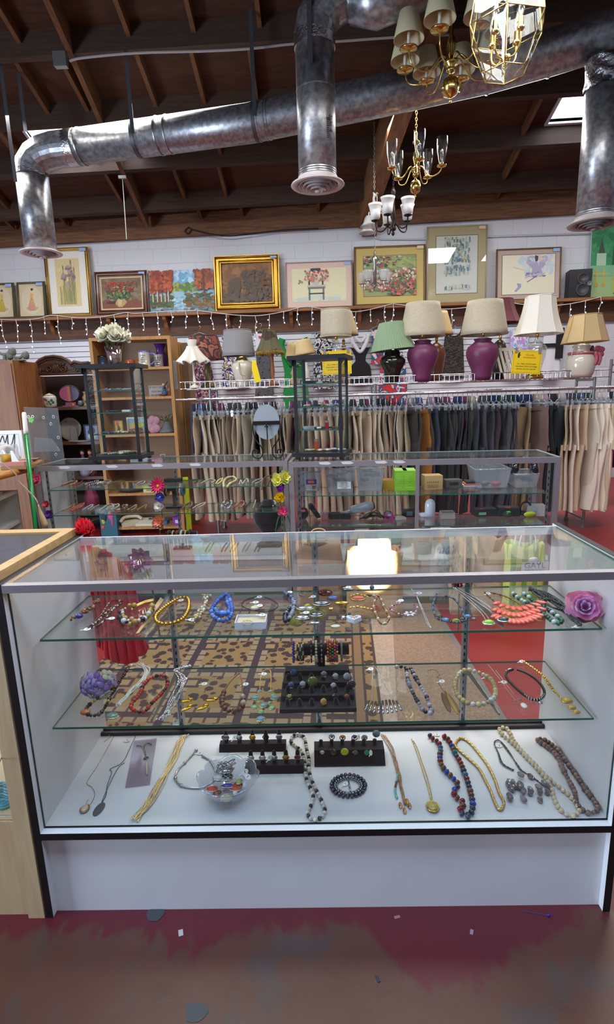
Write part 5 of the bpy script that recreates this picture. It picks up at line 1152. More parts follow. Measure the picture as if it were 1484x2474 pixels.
for i in range(20):
 u0=-.5+i/20;c=(170,90,130)if i<8 else((206,150,90)if i<11 else(90,90,130));h1=math.sqrt(max(0,.25-u0**2));h2=math.sqrt(max(0,.25-(u0+.05)**2));A.mb.color(tuple(int(q*(.85+.3*R.random()))for q in c));A.mb.add([(u0*.2,0,-h1*.15),((u0+.05)*.2,0,-h2*.15),((u0+.05)*.2,0,h2*.15),(u0*.2,0,h1*.15)],[(0,1,2,3)],False)
o=A.mb.build('painted_scene',VCG,t);o.location=(0,-.003,.128);MB((150,90,110)).box((-.08,-.01,0),(.08,.03,.012)).box((-.05,0,.012),(.05,.02,.045)).build('stand',VC,t);MB((240,140,30)).box((.025,-.012,.012),(.045,-.010,.032)).build('price_sticker',VC,t)
def vase(label,px,z,prof,c,k=1,dy=.1,spots=None):
 t=hitem('vase',label,'vase',px,z,dy);mb=MB(c,True);mb.lathe([(r*k,h*k)for r,h in prof],(0,0,0),18);mb.build('body',VCG,t)
 if spots:
  mb=MB(smooth=True)
  for i in range(14):a=R.uniform(-2.6,-.5);h=R.uniform(.03,.09)*k;mb.color(R.choice(spots));mb.sph((.03*k*cos(a),.03*k*sin(a),h),.007*k,6,4)
  mb.build('painted_flowers',VCG,t)
 return t
VP=[(0,0),(.028,0),(.03,.01),(.022,.02),(.033,.06),(.034,.09),(.018,.11),(.015,.13),(.028,.145),(.024,.145),(.012,.13),(0,.13)]
vase('gold and cream floral vase beside the oval plaque in the hutch',200,HZ[0],VP,(170,140,90),1,.06,[(150,60,50),(60,90,60),(60,60,90)])
vase('dark blue tall vase behind the floral vase in the hutch',203,HZ[0],VP,(40,46,70),1.4,.16)
vase('small green jar between the plaque and the floral vase',186,HZ[0],[(0,0),(.02,0),(.03,.03),(.02,.055),(0,.057)],(100,120,110),1,.1)
t=hitem('plate','round grey plate with lilac drawing leaning in the hutch','plate',154,HZ[1],.2);mb=MB((150,136,124),True);mb.lathe([(0,.0),(.09,0),(.12,.012),(.118,.016),(.088,.006),(0,.005)][::-1],(0,0,.121),30,ax=(0,-1,.12));mb.build('disc',VCG,t);mb=MB((150,130,170),True)
for i in range(10):mb.sph((.04+.02*(R.random()-.5),-.022,.12+.07*(R.random()-.4)),.013,6,4,(1,.3,1))
mb.color((200,80,90)).sph((-.03,-.02,.2),.01,6,4,(1,.3,1));mb.build('drawing',VC,t)
MB((140,136,134),True).box((.02,-.06,0),(.09,-.05,.14)).build('card',VC,t)
framed('blue framed picture with pale flowers on the second hutch shelf',205,HY+.05,HZ[1],.155,.17,(34,34,46),(120,150,186),[(.5,.6,.3,.3,(50,56,70)),(.5,.25,.35,.2,(190,190,170)),(.4,.3,.1,.1,(120,160,110))])
t=hitem('tray','thin silver tray edge-on at the front of the second hutch shelf','tray',170,HZ[1],.0);MB((190,186,176),True).lathe([(0,0),(.10,0),(.13,.008),(.125,.012),(0,.006)],(0,.04,0),24,squash=lambda a:1-.6*abs(sin(a))).build('dish',VCG,t)
for px,c in((176,(60,50,50)),(195,(110,50,44))):
 t=hitem('doll','small doll with %s hair on the third hutch shelf'%('dark' if px<180 else 'reddish'),'doll',px,HZ[2],.1);MB((90,60,110)if px<180 else(160,60,70),True).lathe([(0,0),(.05,0),(.04,.1),(.018,.2),(.012,.215),(0,.22)],(0,0,0),16).build('dress',VC,t);MB((206,160,136),True).sph((0,-.004,.24),.024,12,8,(.9,.9,1.1)).build('head',VC,t);MB(c,True).sph((0,.004,.252),.028,12,8,(1,.9,1)).build('hair',VC,t)
t=hitem('teapot','blue and white china pot on the lower hutch shelf','teapot',178,HZ[3]+.35,.1)if False else hitem('pitcher','blue and white china pitcher low in the hutch','pitcher',178,HZ[2],.04);MB((150,152,176),True).lathe([(0,0),(.04,0),(.055,.04),(.045,.08),(.05,.1),(.03,.1),(0,.05)],(0,0,0),18).build('body',VCG,t);MB((150,152,176),True).tube(spline([V((.045,0,.08)),V((.085,0,.07)),V((.05,0,.03))],4),.007,6).build('handle',VCG,t)
p_=P3(206,1180,HY-.03);mb=MB((150,46,90),True);mb.T=Matrix.Translation((p_.x,HY+.1,HZ[3]));mb.lathe([(0,0),(.09,0),(.07,.12),(.035,.25),(.02,.30),(.05,.33),(.055,.36),(.03,.38),(0,.37)],(0,0,0),20,squash=lambda a:1+.08*cos(7*a));solo(mb,'gathered_cloth',VC,'magenta gathered cloth tied at its neck in the lower hutch','cloth')
t=giftbox('box','teal storage box painted with pink flamingos, lowest in the hutch','box',228,HY-.12,.0,(.17,.12,.30),(30,96,110));mb=MB()
for c,u,v,a,b in(((200,80,140),.03,.22,.03,.05),((190,70,130),.04,.15,.012,.05),((190,170,60),-.05,.16,.02,.03),((30,40,50),-.04,.21,.03,.05),((190,90,60),-.06,.10,.02,.02)):mb.color(c);mb.sph((u,-.062,v),1,10,6,(a,.004,b))
mb.build('flamingo_print',VC,t)
# oak wardrobe end at far left with twin-knob ornaments
wx=P3(28,870,3.85).x;wz=P3(28,870,3.85).z;wd=thing('wardrobe','tall wood-grain cabinet at the far left beside the hutch','cabinet',(wx-.4,4.1,0))
MB().box((-.5,-.24,0),(.4,.24,wz)).build('carcass',mat('red_oak_veneer',(150,96,52),.5,noise=(5,.9),col2=(122,74,40),stretch=(9,9,.6)),wd);MB().box((-.48,-.25,.05),(.385,-.2405,wz-.03)).build('door',mat('red_oak_veneer'),wd);mb=MB(smooth=True).sph((.3,-.262,1.0),.015,10,6);mb.build('knob',BRASS,wd)
PEW=mat('grey_stone_finish',(112,110,98),.6)
for k,(a,b,py)in enumerate(((-8,27,852),(60,92,861))):
 p0,p1=P3(a,py,4.05),P3(b,py-3,4.0);z0=wz+.001 if k==0 else None;c=(p0+p1)/2
 t=thing('ornament',('grey twin-knob ornament at the far left on the wood-grain cabinet','grey twin-knob ornament nearer the hutch crest')[k],'ornament',(c.x,c.y,wz+.002));dz=max(.05,c.z-wz);hx=(p1.x-p0.x)/2
 for s_ in(-1,1):MB(smooth=True).lathe([(0,-.02),(.035,-.016),(.04,0),(.03,.012),(.034,.016),(.022,.03),(0,.034)],(s_*hx,0,dz),14,ax=(-s_,0,0)).build('knob',PEW,t)
 MB(smooth=True).tube(spline([V((-hx+.03,0,dz)),V((-.02,0,dz-.02)),V((.02,0,dz-.02)),V((hx-.03,0,dz))],4),.013,8).cyl((0,0,0),(0,0,dz-.01),.02,.01,10).lathe([(0,0),(.07,0),(.06,.01),(0,.012)],(0,0,0),14).build('stem',PEW,t)
 if k:t.location.x=min(t.location.x,wx-.03)
c=P3(52,872,4.0);mb=MB((150,136,106));mb.box((wx-.35,3.88,wz),(wx+.0,4.2,wz+.001+.0));
# desk with white melamine shelves, far left
dk=thing('desk','wooden desk with white melamine shelves underneath at the far left','desk',(-1.6,2.3,0));inv=Matrix.Translation((1.6,-2.3,0))
def dpp(mb,name,m):
 o=mb.build(name,m,dk);o.matrix_basis=inv;return o
DZ=.963;q0,q1=P3(-20,1136,1.95),P3(84,1121,2.42)
mb=MB();mb.add([(-2.3,1.6,DZ-.03),(q0.x,q0.y,DZ-.03),(q1.x,q1.y,DZ-.03),(q1.x-.1,2.75,DZ-.03),(-2.3,2.75,DZ-.03),(-2.3,1.6,DZ),(q0.x,q0.y,DZ),(q1.x,q1.y,DZ),(q1.x-.1,2.75,DZ),(-2.3,2.75,DZ)],[(4,3,2,1,0),(5,6,7,8,9),(0,1,6,5),(1,2,7,6),(2,3,8,7),(3,4,9,8),(4,0,5,9)],False);dpp(mb,'desk_top',OAK)
dpp(MB(smooth=True).tube([V((q0.x,q0.y,DZ-.015)),V((q1.x,q1.y,DZ-.015))],.022,8),'front_edge',mat('orange_oak_edge',(176,112,48),.4))
MEL=mat('white_melamine',(196,192,180),.5);a0,a1=V((q0.x-.06,q0.y+.05,0)),V((q1.x-.13,q1.y-.02,0));dv=(a1-a0).normalized();nv=V((-dv.y,dv.x,0))
def obx(mb,s0,s1,d0,d1,z0,z1):
 P=[a0+dv*s+nv*d for s,d in((s0,d0),(s1,d0),(s1,d1),(s0,d1))];mb.add([(p.x,p.y,z)for z in(z0,z1)for p in P],[(3,2,1,0),(4,5,6,7),(0,1,5,4),(1,2,6,5),(2,3,7,6),(3,0,4,7)],False);return mb
LS=(a1-a0).length
for z in(.80,.60,.40,.1):dpp(obx(MB(),-.6,LS-.02,0,.4,z-.02,z),'shelf',MEL)
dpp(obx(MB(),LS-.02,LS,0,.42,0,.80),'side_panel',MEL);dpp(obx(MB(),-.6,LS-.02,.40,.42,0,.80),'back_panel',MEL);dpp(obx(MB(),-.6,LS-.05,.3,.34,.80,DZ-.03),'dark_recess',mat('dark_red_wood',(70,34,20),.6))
t=thing('box','white box with a printed word on the lower melamine shelf','box',a0+dv*(LS*.55)+nv*.08+V((0,0,.4)),math.atan2(dv.y,dv.x));MB((190,190,190)).box((-.12,0,.0),(.10,.2,.155)).build('carton',VC,t);text('Morning Bay',.032,upright((.0,-.001,.10)),INK,t)
giftbox('paper_stack','stack of papers on the upper melamine shelf','papers',5,2.2,.80,(.2,.2,.018),(200,190,190)).location=a0+dv*(LS*.4)+nv*.15+V((0,0,.8))
# things on the desk
tp=DZ+.001
t=thing('poster','white poster board with handwritten words leaning at the far left','poster',P3(30,1118,2.55));b=P3(30,1118,2.55);W,H=(62-(-30))*mpp(b),P3(30,1036,2.6).z-DZ-.01;t.location=(P3(16,1118,2.55).x,2.55,tp)
MB().box((-W/2,0,0),(W/2,.01,H)).build('board',PAPER,t);mb=MB(smooth=False);zz_=H*.72
for s0,c_ in(((-.20,0),0),):mb.tube(spline([V((-.10,-.002,zz_)),V((-.07,-.002,zz_-.05)),V((-.05,-.002,zz_+.02)),V((-.03,-.002,zz_-.02)),V((-.0,-.002,zz_+.03)),V((.01,-.002,zz_-.02)),V((.035,-.002,zz_+.035)),V((.03,-.002,zz_-.035)),V((.055,-.002,zz_-.03)),V((.085,-.002,zz_+.04)),V((.07,-.002,zz_-.06))],4),.0028,4)
for i in range(3):mb.tube(spline([V((-.02+.01*i+.014*j,-.002,zz_-.085-.03*i+.006*(-1)**j))for j in range(5)],3),.002,4)
mb.build('handwriting',INK,t);MB((150,150,150)).box((-W*.42,-.001,H*.88),(W*.42,0,H*.89)).box((W*.415,-.001,.05),(W*.42,0,H*.89)).build('ruled_border',VC,t)
t=thing('panel','grey board standing on edge beside the poster','board',(P3(71,1115,2.62).x,2.62,tp));MB((150,146,144)).box((-.02,0,0),(.02,.02,P3(71,1038,2.62).z-tp)).build('board',VC,t)
giftbox('book','red-edged book lying lowest in the pile on the desk','book',12,2.25,tp,(.16,.12,.022),(150,110,60));giftbox('book','pink paper block on top of the desk pile','book',10,2.25,tp+.0225,(.15,.11,.024),(190,120,110))
t=thing('ribbon_spool','gold glitter ribbon roll on the desk pile','ribbon',(P3(14,1100,2.25).x,2.25,tp+.047));MB(smooth=True).lathe([(.02,0),(.032,0),(.03,.022),(.032,.044),(.02,.044),(.02,0)],(0,0,0),20).build('roll',mat('gold_glitter',(190,150,50),.35,.6,bump=(400,.5)),t)
t=thing('tape_roll','white tape roll in a plastic bag on the desk','tape',(P3(8,1075,2.4).x,2.42,tp+.05));MB((226,222,218),True).lathe([(.02,-.03),(.045,-.03),(.045,.03),(.02,.03),(.02,-.03)],(0,0,.045),20,ax=(.8,-.5,.1)).build('roll',VC,t);mb=MB(smooth=True);rr2=random.Random(5);mb.grid(lambda u,v:V((.0+.10*cos(2*pi*u)*(1-.35*v)+.012*rr2.uniform(-1,1),.055*sin(2*pi*u)+.008*rr2.uniform(-1,1),-.049+.14*v)),18,6,True,sm=False);mb.build('plastic_wrap',PLASTIC,t)
mb=MB((142,108,72));rr2=random.Random(9);c=V((P3(44,1106,2.32).x,2.34,tp))
for k in range(7):mb.T=Matrix.Translation(c+V((.01*k-.02,.006*k,.007*k+.003)))@Matrix.Rotation(rr2.uniform(-.6,.6),4,'Z')@Matrix.Rotation(rr2.uniform(-.12,.12),4,'Y');mb.color(R.choice([(150,114,76),(120,90,60),(166,130,90)]));mb.box((-.06,-.04,0),(.06,.04,.003))
mb.T=None;solo(mb,'paper_bags',VC,'pile of crumpled brown paper bags on the desk edge','paper bag')
mb=MB((236,234,228));c=P3(33,1108,2.2);mb.add([c+V(q)for q in((-.015,0,-.02),(.03,0,-.02),(.02,0,-.005),(-.002,0,.05),(-.015,0,.05))]+[c+V((q[0],.004,q[2]))for q in((-.015,0,-.02),(.03,0,-.02),(.02,0,-.005),(-.002,0,.05),(-.015,0,.05))],[(0,1,2,3,4),(9,8,7,6,5),(0,5,6,1),(1,6,7,2),(2,7,8,3),(3,8,9,4),(4,9,5,0)],False);solo(mb,'paper_tag',VC,'folded white paper tag at the desk edge','tag')
# poles leaning at the counter end
def pole(name,label,cat,A,B,r,m,cap=None):
 d=(B-A).normalized();F=A+d*((.0-A.z)/d.z);t=thing(name,label,cat,F);MB(smooth=True).tube([A-F-(d*.075 if 0 else V((0,0,0))),V((0,0,r))],r,12).build('shaft',m,t)
 if cap:MB(smooth=True).tube([A-F-d*.13,A-F-d*.12,A-F-d*.02,A-F],[r*.75,r*1.05,r*1.12,r*1.08],12).build('grip_cap',cap,t)
 return t
pole('broom_handle','green pole with white cap leaning beside the left counter','broom',P3(63,1048,2.12),P3(87,1290,2.06),.0125,mat('green_enamel',(20,124,56),.25,coat=.4),mat('white_cap',(226,222,216),.4))
pole('black_pole','thin black pole leaning beside the green pole','pole',P3(70,1130,2.2),P3(98,1290,2.1),.012,mat('black_pole_paint',(34,28,34),.5))
A=P3(-2,1115,1.9);pts=[A,P3(37,1144,1.95),P3(45,1162,1.97),P3(80,1198,2.0),P3(90,1213,2.0),P3(98,1240,2.0),P3(110,1272,2.0)]
t=thing('paddle','long-handled pale wooden scoop resting across the poles','paddle',pts[-1]);L_=spline([p-pts[-1]for p in pts],4);n_=len(L_);MB(smooth=True).tube(L_[:-7],.004,8).build('handle',mat('pale_handle',(176,160,140),.5),t);MB(smooth=True).tube(L_[-8:],[.005,.006,.009,.013,.017,.019,.020,.019][:8],10).build('blade',mat('pale_wood',(176,146,104),.5),t)
# ================================================================ BACK COUNTERS
BOLT=mat('alu_counter_frame',(172,166,170),.38,.75,bump=(120,.06))
GREYP=mat('grey_base_panel',(150,148,150),.8,bump=(80,.2));WDECK=mat('white_deck_board',(214,212,214),.55)
def counter(label,F,rz,W,D,zs,deck,H=.965,leftpanel=False,mid=False,base=GREYP):
 t=thing('display_counter',label,'display counter',(F.x,F.y,0),rz);e=.03
 for x in(0,W-e):
  for y in(0,D-e):MB().box((x,y,.0 if 1 else deck),(x+e,y+e,H-.035)).build('frame_post',BOLT,t)
 mb=MB();mb.box((0,0,H-.035),(W,.012,H)).box((0,D-.012,H-.035),(W,D,H)).box((0,.012,H-.035),(.02,D-.012,H)).box((W-.02,.012,H-.035),(W,D-.012,H));mb.build('top_frame',BOLT,t)
 if mid:MB().box((W*.478,.0,deck),(W*.478+.022,.022,H-.035)).build('middle_post',BOLT,t)
 pane((.021,.013,H-.009),(W-.021,D-.013,H-.003),'z').build('top_glass',[GLASS,EDGE],t)
 pane((e,.010,deck),(W-e,.014,H-.035),'y').build('front_glass',[CASEGLASS,EDGE],t)
 for z in zs:pane((.04,.06,z-.006),(W-.04,D-.05,z),'z').build('glass_shelf',[SHELFGLASS,EDGE],t)
 MB().box((.005,.012,deck-.03),(W-.005,D-.01,deck)).build('deck',WDECK,t)
 MB().box((.02,.03,.06),(W-.02,D-.02,deck-.03)).build('base_panel',base,t);MB().box((.02,.04,0),(W-.02,D-.03,.06)).build('plinth',BLACKPL,t)
 if leftpanel:MB().box((.006,e,deck),(.014,D-e,H-.036)).build('end_panel',mat('grey_white_panel',(186,186,190),.6),t)
 for x in([.05,W*.485,W-.06]if not mid else[.045,W-.055]):
  mb=MB();mb.box((x,D-.035,deck),(x+.016,D-.025,H-.036));mb.mi=1;z=deck+.03
  while z<H-.07:mb.box((x+.005,D-.036,z),(x+.011,D-.0349,z+.018));z+=.04
  mb.build('shelf_standard',[STEEL,INK],t)
 for x in[.05,W-.06]:
  mb=MB();mb.box((x,.045,deck),(x+.016,.052,H-.036));mb.mi=1;z=deck+.03
  while z<H-.07:mb.box((x+.005,.044,z),(x+.011,.0451,z+.018));z+=.04
  mb.build('shelf_standard',[STEEL,INK],t)
 return t
FL=atz(80,1127,.965);RL=math.atan2(-.058,1.676);FR=atz(697,1116,.965);RRZ=math.atan2(-.117,1.655)
LZ=(.795,.62);RZ=(.735,.53);LD=.333;RD=.31
cl=counter('aluminium framed glass counter on the left, filled with costume jewellery',FL,RL,1.678,.44,LZ,LD,leftpanel=True)
cr=counter('aluminium framed glass counter on the right, filled with gadgets and boxes',FR,RRZ,1.66,.44,RZ,RD,mid=True,base=mat('white_base_panel',(200,196,198),.6))
tape=mat('worn_tape',(206,202,204),.5);mb=MB()
def onfr(F,rz,x,y,z):return V((F.x+x*cos(rz)-y*sin(rz),F.y+x*sin(rz)+y*cos(rz),z))
for px,w_ in((110,.05),(282,.05),(362,.06)):
 pass
for cc,xs in((cl,(.18,.50,.80,1.05)),(cr,(.20,.34,.55,.66))):
 for i,x in enumerate(xs):mb=MB();mb.prism([(x,.945),(x+.05,.943),(x+.07,.95),(x+.05,.962),(x-.01,.96)],lambda q:(q[0],-.001,q[1]),lambda q:(q[0],-.0002,q[1]));mb.build('tape_patch',tape,cc)
# ---------------------------------------------------------------- helpers for small goods
TAGM=mat('tag_card',(232,230,228),.6)
def pricetag(par,P,ang=0,s=1.0,tilt=.25,org=V((0,0,0))):
 """white oval string tag with a handwritten figure"""
 M=Matrix.Translation(P-org)@Matrix.Rotation(ang,4,'Z')@Matrix.Rotation(tilt,4,'X')
 mb=MB();n=12;mb.T=M;mb.prism([(.0095*s*cos(2*pi*i/n),.0065*s*sin(2*pi*i/n))for i in range(n)],lambda q:(q[0],q[1],.0),lambda q:(q[0],q[1],.0006));mb.box((-.018*s,-.0012*s,.0001),(-.009*s,.0012*s,.0005));mb.mi=1
 mb.box((-.001*s,-.003*s,.0006),(.0004*s,.003*s,.0008));mb.box((-.001*s,.002*s,.0006),(.003*s,.003*s,.0008));return mb.build('price_tag',[TAGM,INK],par)
def beads(label,pts,z,r,cols,m=VCG,closed=False,step=None,name='necklace',cat='necklace',tagat=None,group=None,chainm=None,jitter=0,shape=(1,1,1),pend=None,cord=None,lift=0,n=8,plane='z'):
 """string of beads lying on a shelf; pts are photograph pixels on the plane z"""
 P=[atz(a,b,z+r)if plane=='z' else aty(a,b,z)for a,b in pts];O=V((P[0].x,P[0].y,z));t=thing(name,label,cat,O,0,group)
 path=spline(P,8,closed);rr_=random.Random(len(label));W_=walk(path,(step or 2.05)*r,closed);mb=MB(smooth=True)
 for i,q in enumerate(W_):
  k=r*(1+jitter*rr_.uniform(-1,1));mb.color(cols[i%len(cols)]if not jitter or len(cols)<3 else rr_.choice(cols));Rm=None
  if shape!=(1,1,1):d_=(W_[min(i+1,len(W_)-1)]-W_[max(i-1,0)]);Rm=d_.to_track_quat('X','Z').to_matrix()if d_.length else None
  mb.sph(q-O+V((0,0,lift*rr_.random())),k,n,max(4,n-2),shape,Rm)
 mb.build('beads',m,t)
 if cord:MB(smooth=True).tube([q-O for q in path],cord[0],5,closed).build('cord',cord[1],t)
 if pend:pend(t,O)
 if tagat:pricetag(t,atz(*tagat[:2],z+.003),tagat[2]if len(tagat)>2 else 0,org=O)
 return t
def chainline(label,pts,z,r,m,tagat=None,pend=None,closed=False,name='necklace',cat='necklace',strands=1,spread=0,group=None,twist=True,step=3.0):
 P=[atz(a,b,z+r)for a,b in pts];O=V((P[0].x,P[0].y,z));t=thing(name,label,cat,O,0,group);rr_=random.Random(len(label));mb=MB(smooth=True)
 for s_ in range(strands):
  off=[V((rr_.uniform(-spread,spread),rr_.uniform(-spread,spread)*.4,rr_.uniform(0,spread)*.6))for _ in P];path=spline([p+o for p,o in zip(P,off)],8,closed)
  if twist:
   W_=walk(path,r*step,closed)
   for i,q in enumerate(W_):
    d_=(W_[min(i+1,len(W_)-1)]-W_[max(i-1,0)])
    if d_.length==0:continue
    mb.sph(q-O,r,6,4,(1.75,.85,.6 if i%2 else 1),d_.to_track_quat('X','Z').to_matrix())
  else:mb.tube([q-O for q in path],r,6,closed)
 mb.build('chain',m,t)
 if pend:pend(t,O)
 if tagat:pricetag(t,atz(*tagat[:2],z+.003),tagat[2]if len(tagat)>2 else 0,org=O)
 return t
def pendant(px,py,z,fn):return lambda t,O:fn(t,atz(px,py,z)-O)
# ---------------------------------------------------------------- artificial flowers
LEAFM=mat('leaf_green',(50,92,50),.7)
def flower(label,P,r,n,c,cc,layers=3,up=V((0,-1,.25)),cup=.3,stem=None,tipw=.5,ruff=0,name='artificial_flower'):
 t=thing(name,label,'artificial flower',P);Q=up.to_track_quat('Z','Y').to_matrix().to_4x4();rr_=random.Random(len(label));mb=MB(c,True);mb.T=Q
 for L in range(layers):
  k=1-.24*L;m_=n if L<layers-1 or layers==1 else max(3,n-2)
  for i in range(m_):
   a=2*pi*(i+.5*L)/m_+rr_.uniform(-.1,.1);R_=Matrix.Rotation(a,3,'Z');s_=rr_.uniform(.82,1.14);mb.color(tuple(max(0,min(255,q*(.86+.1*L+.12*rr_.random())))for q in c));ww=r*tipw*k*pi/n*1.9
   mb.grid(lambda u,v,R_=R_,k=k,s_=s_,L=L,ww=ww:R_@V((r*k*s_*v,ww*(2*u-1)*(math.sin(pi*min(.93,.12+v*.85))),r*(cup*(1+.9*L)*v*v-.18*v)+ruff*r*sin(9*u+5*v+i)*v+.25*r*(2*u-1)**2*v)),5,6)
 mb.build('petals',VC,t)
 m2=MB(cc,True);m2.T=Q;m2.sph((0,0,r*.12),r*.2,9,6,(1,1,.7));m2.build('centre',VC,t)
 if stem:MB(smooth=True).tube(spline([V((0,.002,-r*.1))]+[V(q)for q in stem],4),r*.05+.0012,6).build('stem',LEAFM,t)
 return t
PK=(222,92,140)
for label,px,py,Y,r,n,c,cc,st in(('pink blossom pair tied high on the left post of the left counter',90,1157,2.28,.034,6,(226,110,150),(220,150,60),None),('small red-pink blossom lower on the left post of the left counter',112,1218,2.28,.026,6,(206,80,100),(200,90,90),None),('purple iris bloom lowest on the left post of the left counter',119,1243,2.27,.03,6,(92,66,150),(190,180,60),[(0,.02,-.10),(.0,.02,-.24)]),('bright pink gerbera in the middle of the left counter front',382,1174,2.275,.052,16,(232,66,130),(206,190,60),[(.005,.015,-.1),(0,.02,-.3)]),('blue-violet pansy just under the pink gerbera',387,1201,2.275,.032,5,(88,92,186),(230,210,80),None),('white blossom under the blue pansy',384,1223,2.275,.036,6,(222,218,206),(170,170,70),None),('large peach carnation, lowest in the middle of the left counter front',384,1262,2.27,.05,10,(226,160,126),(220,140,110),[(.0,.01,-.12)]),('pale yellow lily at the right end of the left counter',672,1160,2.225,.045,6,(220,220,120),(226,170,40),None),('purple ruffled bloom under the yellow lily',678,1178,2.22,.03,9,(150,56,170),(150,56,170),None),('closed yellow rose bud at the right end of the left counter',677,1202,2.215,.032,6,(236,206,20),(226,180,20),[(.0,.01,-.06),(.01,.02,-.16)]),('rosy pink bloom with long leaves at the right end of the left counter',684,1236,2.21,.036,7,(220,100,140),(206,60,110),[(.01,.01,-.12),(.02,.02,-.2)])):
 big='carnation' in label;t=flower(label,P3(px,py,Y),r,n,c,cc,3 if n<12 else 2,cup=.9 if 'bud' in label or 'rose bud' in label else.35,stem=st,tipw=.6 if n<12 else.42,ruff=.12 if big or 'ruffled' in label else 0)
 if 'yellow lily at' in label or 'pair' in label:dup(t,P3(px+(18 if 'lily' in label else-10),py-(6 if 'lily' in label else-4),Y-.01),.4,label.replace('pale yellow lily','second pale yellow lily beside the post').replace('blossom pair','blossom, left of two,'))
 if 'long leaves' in label:
  mb=MB(smooth=True);
  for s_ in(-1,.2,1):mb.grid(lambda u,v,s_=s_:V((s_*.06*v**.7+(2*u-1)*.008*(1-v*.8),.01,-.01-.03*v-.12*v*v*abs(s_))),3,7)
  mb.build('leaves',LEAFM,t)
# ---------------------------------------------------------------- left counter: jewellery on the two shelves and deck
def lc(px,py):return(px,py)
BL=[(40,60,120),(20,26,50)]
z1,z2=LZ[0]+.001,LZ[1]+.001
def row(z,data):
 for d_ in data:beads(*d_[:1],d_[1],z,d_[2],d_[3],**(d_[4]if len(d_)>4 else{}))
row(z1,[('blue and black two-strand beads at the left of the upper shelf, left counter',[(117,1170),(130,1167),(146,1160),(157,1157),(146,1165),(130,1170),(119,1172)],.0055,BL),('mixed gold and coral beads second from left, upper shelf, left counter',[(150,1171),(162,1167),(172,1163),(186,1162),(180,1168),(168,1172)],.005,[(190,150,70),(200,110,80),(170,160,140)],{'jitter':.3}),('red cord necklace curling on the upper shelf, left counter',[(176,1174),(188,1169),(196,1164),(200,1161)],.003,[(180,50,60)]),('black and white checked beads, upper shelf, left counter',[(204,1171),(214,1167),(228,1163),(238,1161),(232,1167),(216,1172)],.0055,[(24,24,28),(226,226,226)]),('heap of white shell beads, upper shelf, left counter',[(236,1169),(246,1165),(256,1162),(268,1163),(262,1168),(252,1171),(244,1167),(262,1165)],.0065,[(216,210,196),(190,184,170)],{'jitter':.3,'lift':.006}),('gold-green fine chain hanging over the edge, upper shelf, left counter',[(262,1172),(272,1165),(284,1162),(300,1162),(296,1168)],.0035,[(150,140,90)]),('silver link necklace, upper shelf, left of the pink gerbera',[(332,1168),(340,1164),(350,1162),(346,1168),(336,1170)],.004,[(196,196,198)]),('thin black cord with amber bead draped over the upper shelf edge',[(455,1172),(458,1162),(470,1158),(478,1160),(470,1168)],.003,[(50,40,36)]),('cream and gold chips beads, upper shelf, middle of left counter',[(486,1168),(496,1162),(508,1158),(520,1160),(510,1167)],.004,[(200,196,170),(176,160,110)],{'jitter':.3}),('ivory rice-bead strand left of the large ivory collar',[(522,1168),(528,1160),(538,1156),(534,1164),(526,1169)],.0055,[(214,200,140)]),('large graduated ivory disc collar on the upper shelf, left counter',[(541,1175),(541,1163),(550,1154),(564,1152),(571,1158),(566,1164),(556,1168),(549,1176)],.0085,[(214,198,150),(200,182,130)],{'step':1.3,'shape':(.6,1,1)}),('crystal drop earrings strand, upper shelf, right part of left counter',[(578,1170),(582,1160),(586,1168),(592,1160),(598,1156),(600,1165)],.0035,[(206,206,206)]),('silver chain strand, upper shelf, left of the dark red beads',[(610,1166),(620,1160),(634,1156),(630,1163),(618,1168)],.004,[(176,182,178)]),('dark red stone necklace hanging over the upper shelf, right end of left counter',[(633,1182),(634,1164),(642,1152),(656,1150),(661,1154),(652,1162),(645,1174)],.005,[(86,44,40),(110,60,52)])])
